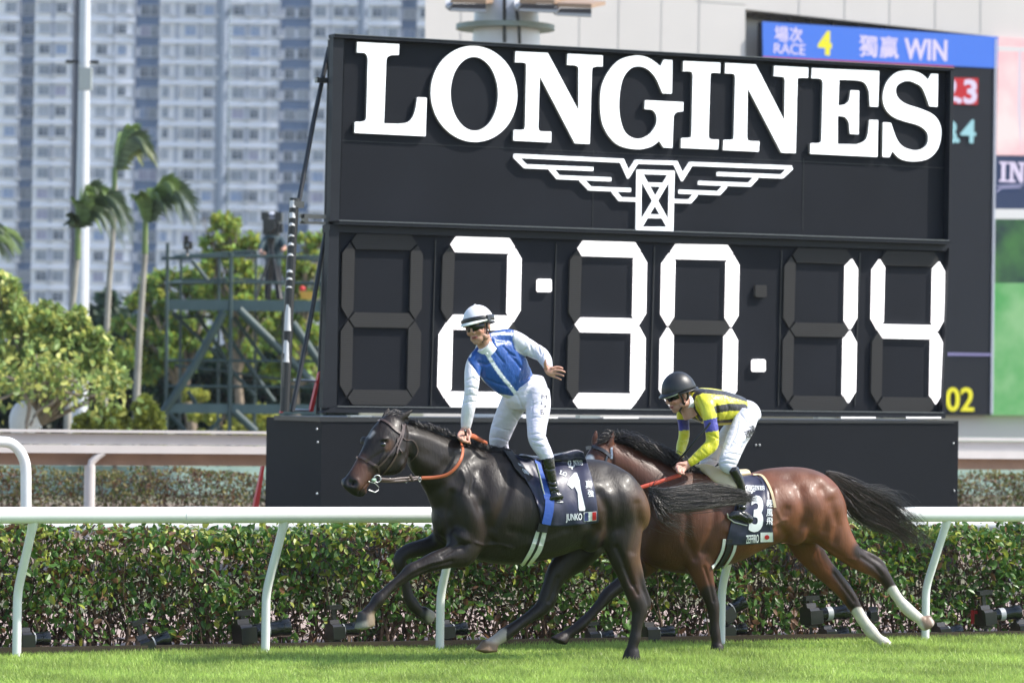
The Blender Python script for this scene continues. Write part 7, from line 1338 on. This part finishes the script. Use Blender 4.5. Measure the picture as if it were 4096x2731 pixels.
# white garden statue
mb = MB(); q = lambda x, y: pz(*c9(x, y), 60); mb.ell(q(165, 1370), Vector((.24, 0, 0)), Vector((0, .2, 0)), UP * .34); mb.ell(q(175, 1290), Vector((.12, 0, 0)), Vector((0, .12, 0)), UP * .14); mb.ell(q(125, 1330), Vector((.11, 0, 0)), Vector((0, .1, 0)), UP * .13); mb.tube([q(190, 1320), q(225, 1370), q(245, 1430)], [.11, .12, .13], 12); mb.tube([q(140, 1330), q(120, 1380), q(115, 1430)], [.07, .07, .08], 10)
V, Fc = remesh(mb, .02, 4); st_ = mesh_obj('statue', V, Fc, mat('white_stone', (.72, .70, .70), .6), smooth=True); setp(st_, 'white stone garden figure under the spreading tree at far left', 'statue')

# ------------------------------------------------------------------ green camera scaffold with an operator
ZS = 80.0; KS = 80 / 45
sc_r = empty('scaffold', (pz(*c7(500, 1400), ZS).x, ZS + 1, 0), 'green steel scaffold tower with a railed platform for the cameraman', 'scaffold')
S_ = lambda x, y, d=0.0: pz(*c7(x, y), ZS + d * KS)
def stube(name, segs, r):
    for pts in segs:
        mb = MB(); Q = [S_(*p) for p in pts]; mb.tube(Q, r * KS * .92, 10); build(mb, name, green_steel, sc_r, smooth=True)
def stub_to_ground(name, x, y0, d, r):
    mb = MB(); a = S_(x, y0, d); b = S_(x - 8, 1490, d); b.z = 0; mb.tube([a, b], r * KS * .92, 10); build(mb, name, green_steel, sc_r, smooth=True)
for x, y0, d, r in ((116, 285, 0, .024), (536, 350, 0, .028), (1135, 350, 0, .024), (205, 380, 2.6, .02), (458, 350, 2.6, .02), (880, 600, 2.6, .024), (700, 340, 2.6, .02)): stub_to_ground('upright', x, y0, d, r)
stube('guard_rail', [[(75, 385), (520, 372), (1140, 375)], [(110, 548), (500, 545), (1140, 548)], [(160, 372, 2.6), (520, 350, 2.6), (1140, 400, 2.6)], [(160, 535, 2.6), (560, 520, 2.6), (1140, 560, 2.6)], [(545, 345, 2.6), (700, 340, 2.6)], [(98, 1058), (1130, 1065)], [(98, 1228), (1130, 1235)], [(160, 1090, 2.6), (1000, 1200, 2.6)], [(160, 775, 2.6), (420, 770, 2.6)], [(110, 385, 0), (205, 385, 2.6)], [(110, 548, 0), (205, 540, 2.6)]], .020)
stube('main_brace', [[(490, 735), (300, 1080), (90, 1400)], [(590, 725), (860, 990), (1100, 1230)], [(560, 1400), (700, 1530)], [(940, 810), (1130, 1090)]], .058)
stube('rear_brace', [[(150, 745, 1.5), (430, 1010, 1.5), (700, 1300, 1.5)], [(300, 740, 1.5), (500, 1050, 1.5)], [(460, 820, 1.5), (640, 1080, 1.5), (820, 1330, 1.5)], [(550, 770, 1.5), (760, 1060, 1.5)], [(120, 1400, 1.5), (240, 1530, 1.5)], [(340, 1400, 1.5), (250, 1260, 1.5)], [(280, 400, 2.6), (380, 530, 2.6)], [(470, 1440, 1.5), (400, 1520, 1.5)]], .03)
for y0, y1 in ((655, 730), (1342, 1408)):
    mb = MB(); mb.slab([S_(118, y0), S_(1145, y0 + 8), S_(1145, y1 + 8), S_(118, y1 - 4)], Vector((0, .06, 0))); build(mb, 'platform_beam', mat('beam_green', (.075, .12, .12), .5, var=.1), sc_r)
mb = MB(); a, b = S_(118, 665), S_(1145, 672); mb.slab([a + Vector((0, .07, -.01)), b + Vector((0, .07, -.01)), b + Vector((0, 2.7 * KS, -.01)), a + Vector((0, 2.7 * KS, -.01))], Vector((0, 0, -.05))); build(mb, 'deck', mat('deck_board', (.20, .19, .17), .8), sc_r)
teal = mat('teal_shirt', (.012, .035, .045), .7, bump=.01, bscale=9); trouser = mat('dark_trousers', (.015, .017, .022), .8)
op = empty('person', S_(805, 660, 1.3), 'camera operator in a dark teal shirt standing on the green scaffold platform', 'person')
def zl(mb, P, ratio=.8): 
    pts = [S_(p[0], p[1], p[2]) for p in P]; r = [p[3] / 1.6507 / (F / (ZS + p[2] * KS)) for p in P]; mb.tube([Vector(q[:3]) for q in cr([tuple(x) for x in pts], 4)], list(np.interp(np.linspace(0, len(r) - 1, 4 * (len(r) - 1) + 1), range(len(r)), r)), 14, ra=ratio, ref=Vector((0, 1, 0)))
mb = MB(); zl(mb, [(810, 235, 1.4, 50), (810, 280, 1.4, 68), (812, 340, 1.4, 66), (815, 400, 1.4, 54), (815, 440, 1.4, 52)]); zl(mb, [(765, 255, 1.4, 24), (738, 300, 1.3, 20), (728, 340, 1.1, 17)], 1); zl(mb, [(858, 255, 1.4, 24), (880, 290, 1.3, 20), (890, 312, 1.1, 16)], 1); V, Fc = remesh(mb, .022, 3); mesh_obj('shirt', V, Fc, teal, op, smooth=True)
mb = MB(); zl(mb, [(795, 430, 1.4, 32), (785, 520, 1.4, 28), (775, 600, 1.4, 22), (772, 655, 1.4, 18)], 1); zl(mb, [(835, 430, 1.4, 32), (845, 520, 1.4, 28), (848, 600, 1.4, 22), (850, 655, 1.4, 18)], 1); V, Fc = remesh(mb, .022, 3); mesh_obj('trousers', V, Fc, trouser, op, smooth=True)
mb = MB(); c = S_(812, 190, 1.45); mb.ell(c, Vector((.085, 0, 0)) * 1.3, Vector((0, .095, 0)) * 1.3, UP * .15); mb.tube([c - UP * .1, c - UP * .3], .075, 12); zl(mb, [(728, 338, 1.1, 15), (735, 350, 1.0, 13), (755, 352, .9, 12)], 1); zl(mb, [(890, 312, 1.1, 14), (885, 325, 1.0, 12), (870, 330, .9, 12)], 1); V, Fc = remesh(mb, .016, 2); mesh_obj('body', V, Fc, skin, op, smooth=True, cols=np.tile(np.array((.45, .25, .18)), (len(V), 1)))
mb = MB(); mb.ell(c + UP * .04 + Vector((0, .03, 0)), Vector((.12, 0, 0)), Vector((0, .13, 0)), UP * .14); build(mb, 'hair', trouser, op, smooth=True)
tc_ = empty('broadcast_camera', S_(800, 660, .7), 'large black broadcast camera on a tripod in front of the operator', 'camera')
mb = MB(); X, Y = Vector((1, 0, 0)), Vector((0, 1, 0)); p = S_(803, 180, .8); mb.box(p, .17, .35, .17, X, Y); mb.box(p + UP * .24 + X * -.14, .08, .2, .08, X, Y); mb.box(p + UP * .22 + X * .15, .08, .2, .10, X, Y); mb.box(p + X * .2 - UP * .02, .05, .12, .10, X, Y); mb.tube([p - Y * .3, p - Y * .7], .12, 16); build(mb, 'camera_body', cam_b, tc_)
mb = MB(); mb.ell(p + UP * .27, X * .09, Y * .06, UP * .06); build(mb, 'lamp', mat('white_lamp', (.7, .72, .8), .3), tc_, smooth=True)
for x1, d in ((700, .5), (790, 1.2), (870, .5)): mb = MB(); mb.tube([S_(800, 250, .8), S_(800, 330, .8), S_(x1, 655, d)], [.09, .05, .03], 8); build(mb, 'tripod_leg', black_m, tc_, smooth=True)
mb = MB(); mb.box(S_(250, 300, .1), .09, .12, .08, X, Y); mb.tube([S_(250, 305, 0), S_(268, 305, -.12)], .055, 12); mb.tube([S_(245, 320, .1), S_(245, 372, .05)], .032, 8); mb.box(S_(240, 255, .1), .05, .05, .06, X, Y); mb.tube([S_(243, 260, .1), S_(245, 290, .1)], .02, 6)
setp(build(mb, 'small_camera', cam_b), 'small black camera clamped on the left end of the scaffold guard rail', 'camera')
mb = MB(); mb.slab([S_(985, 600, 1.5), S_(1080, 605, 1.5), S_(1070, 655, 1.5), S_(1000, 652, 1.5)], Vector((0, .3, 0))); eb = empty('equipment_box', S_(1030, 655, 1.5), 'orange box with a red lamp on the scaffold platform beside the timing board', 'box'); build(mb, 'case', mat('orange_box', (.55, .33, .05), .6), eb)
mb = MB(); mb.ell(S_(1005, 585, 1.2), X * .07, Y * .07, UP * .06); build(mb, 'lamp', red_paint, eb, smooth=True)

# ------------------------------------------------------------------ the air between the camera and the towers
hz = MB(); hz.box((0, 440, 54.5), 330, 450, 57.5, Vector((1, 0, 0)), Vector((0, 1, 0)))
hm_ = bpy.data.materials.new('haze_air'); hm_.use_nodes = True; hn = hm_.node_tree.nodes; hn.remove(hn['Principled BSDF'])
pv = hn.new('ShaderNodeVolumePrincipled'); pv.inputs['Color'].default_value = (.86, .91, 1, 1); pv.inputs['Density'].default_value = .00018; pv.inputs['Anisotropy'].default_value = 0.3
hm_.node_tree.links.new(pv.outputs[0], hn['Material Output'].inputs['Volume']); setp(build(hz, 'haze', hm_), kind='stuff')
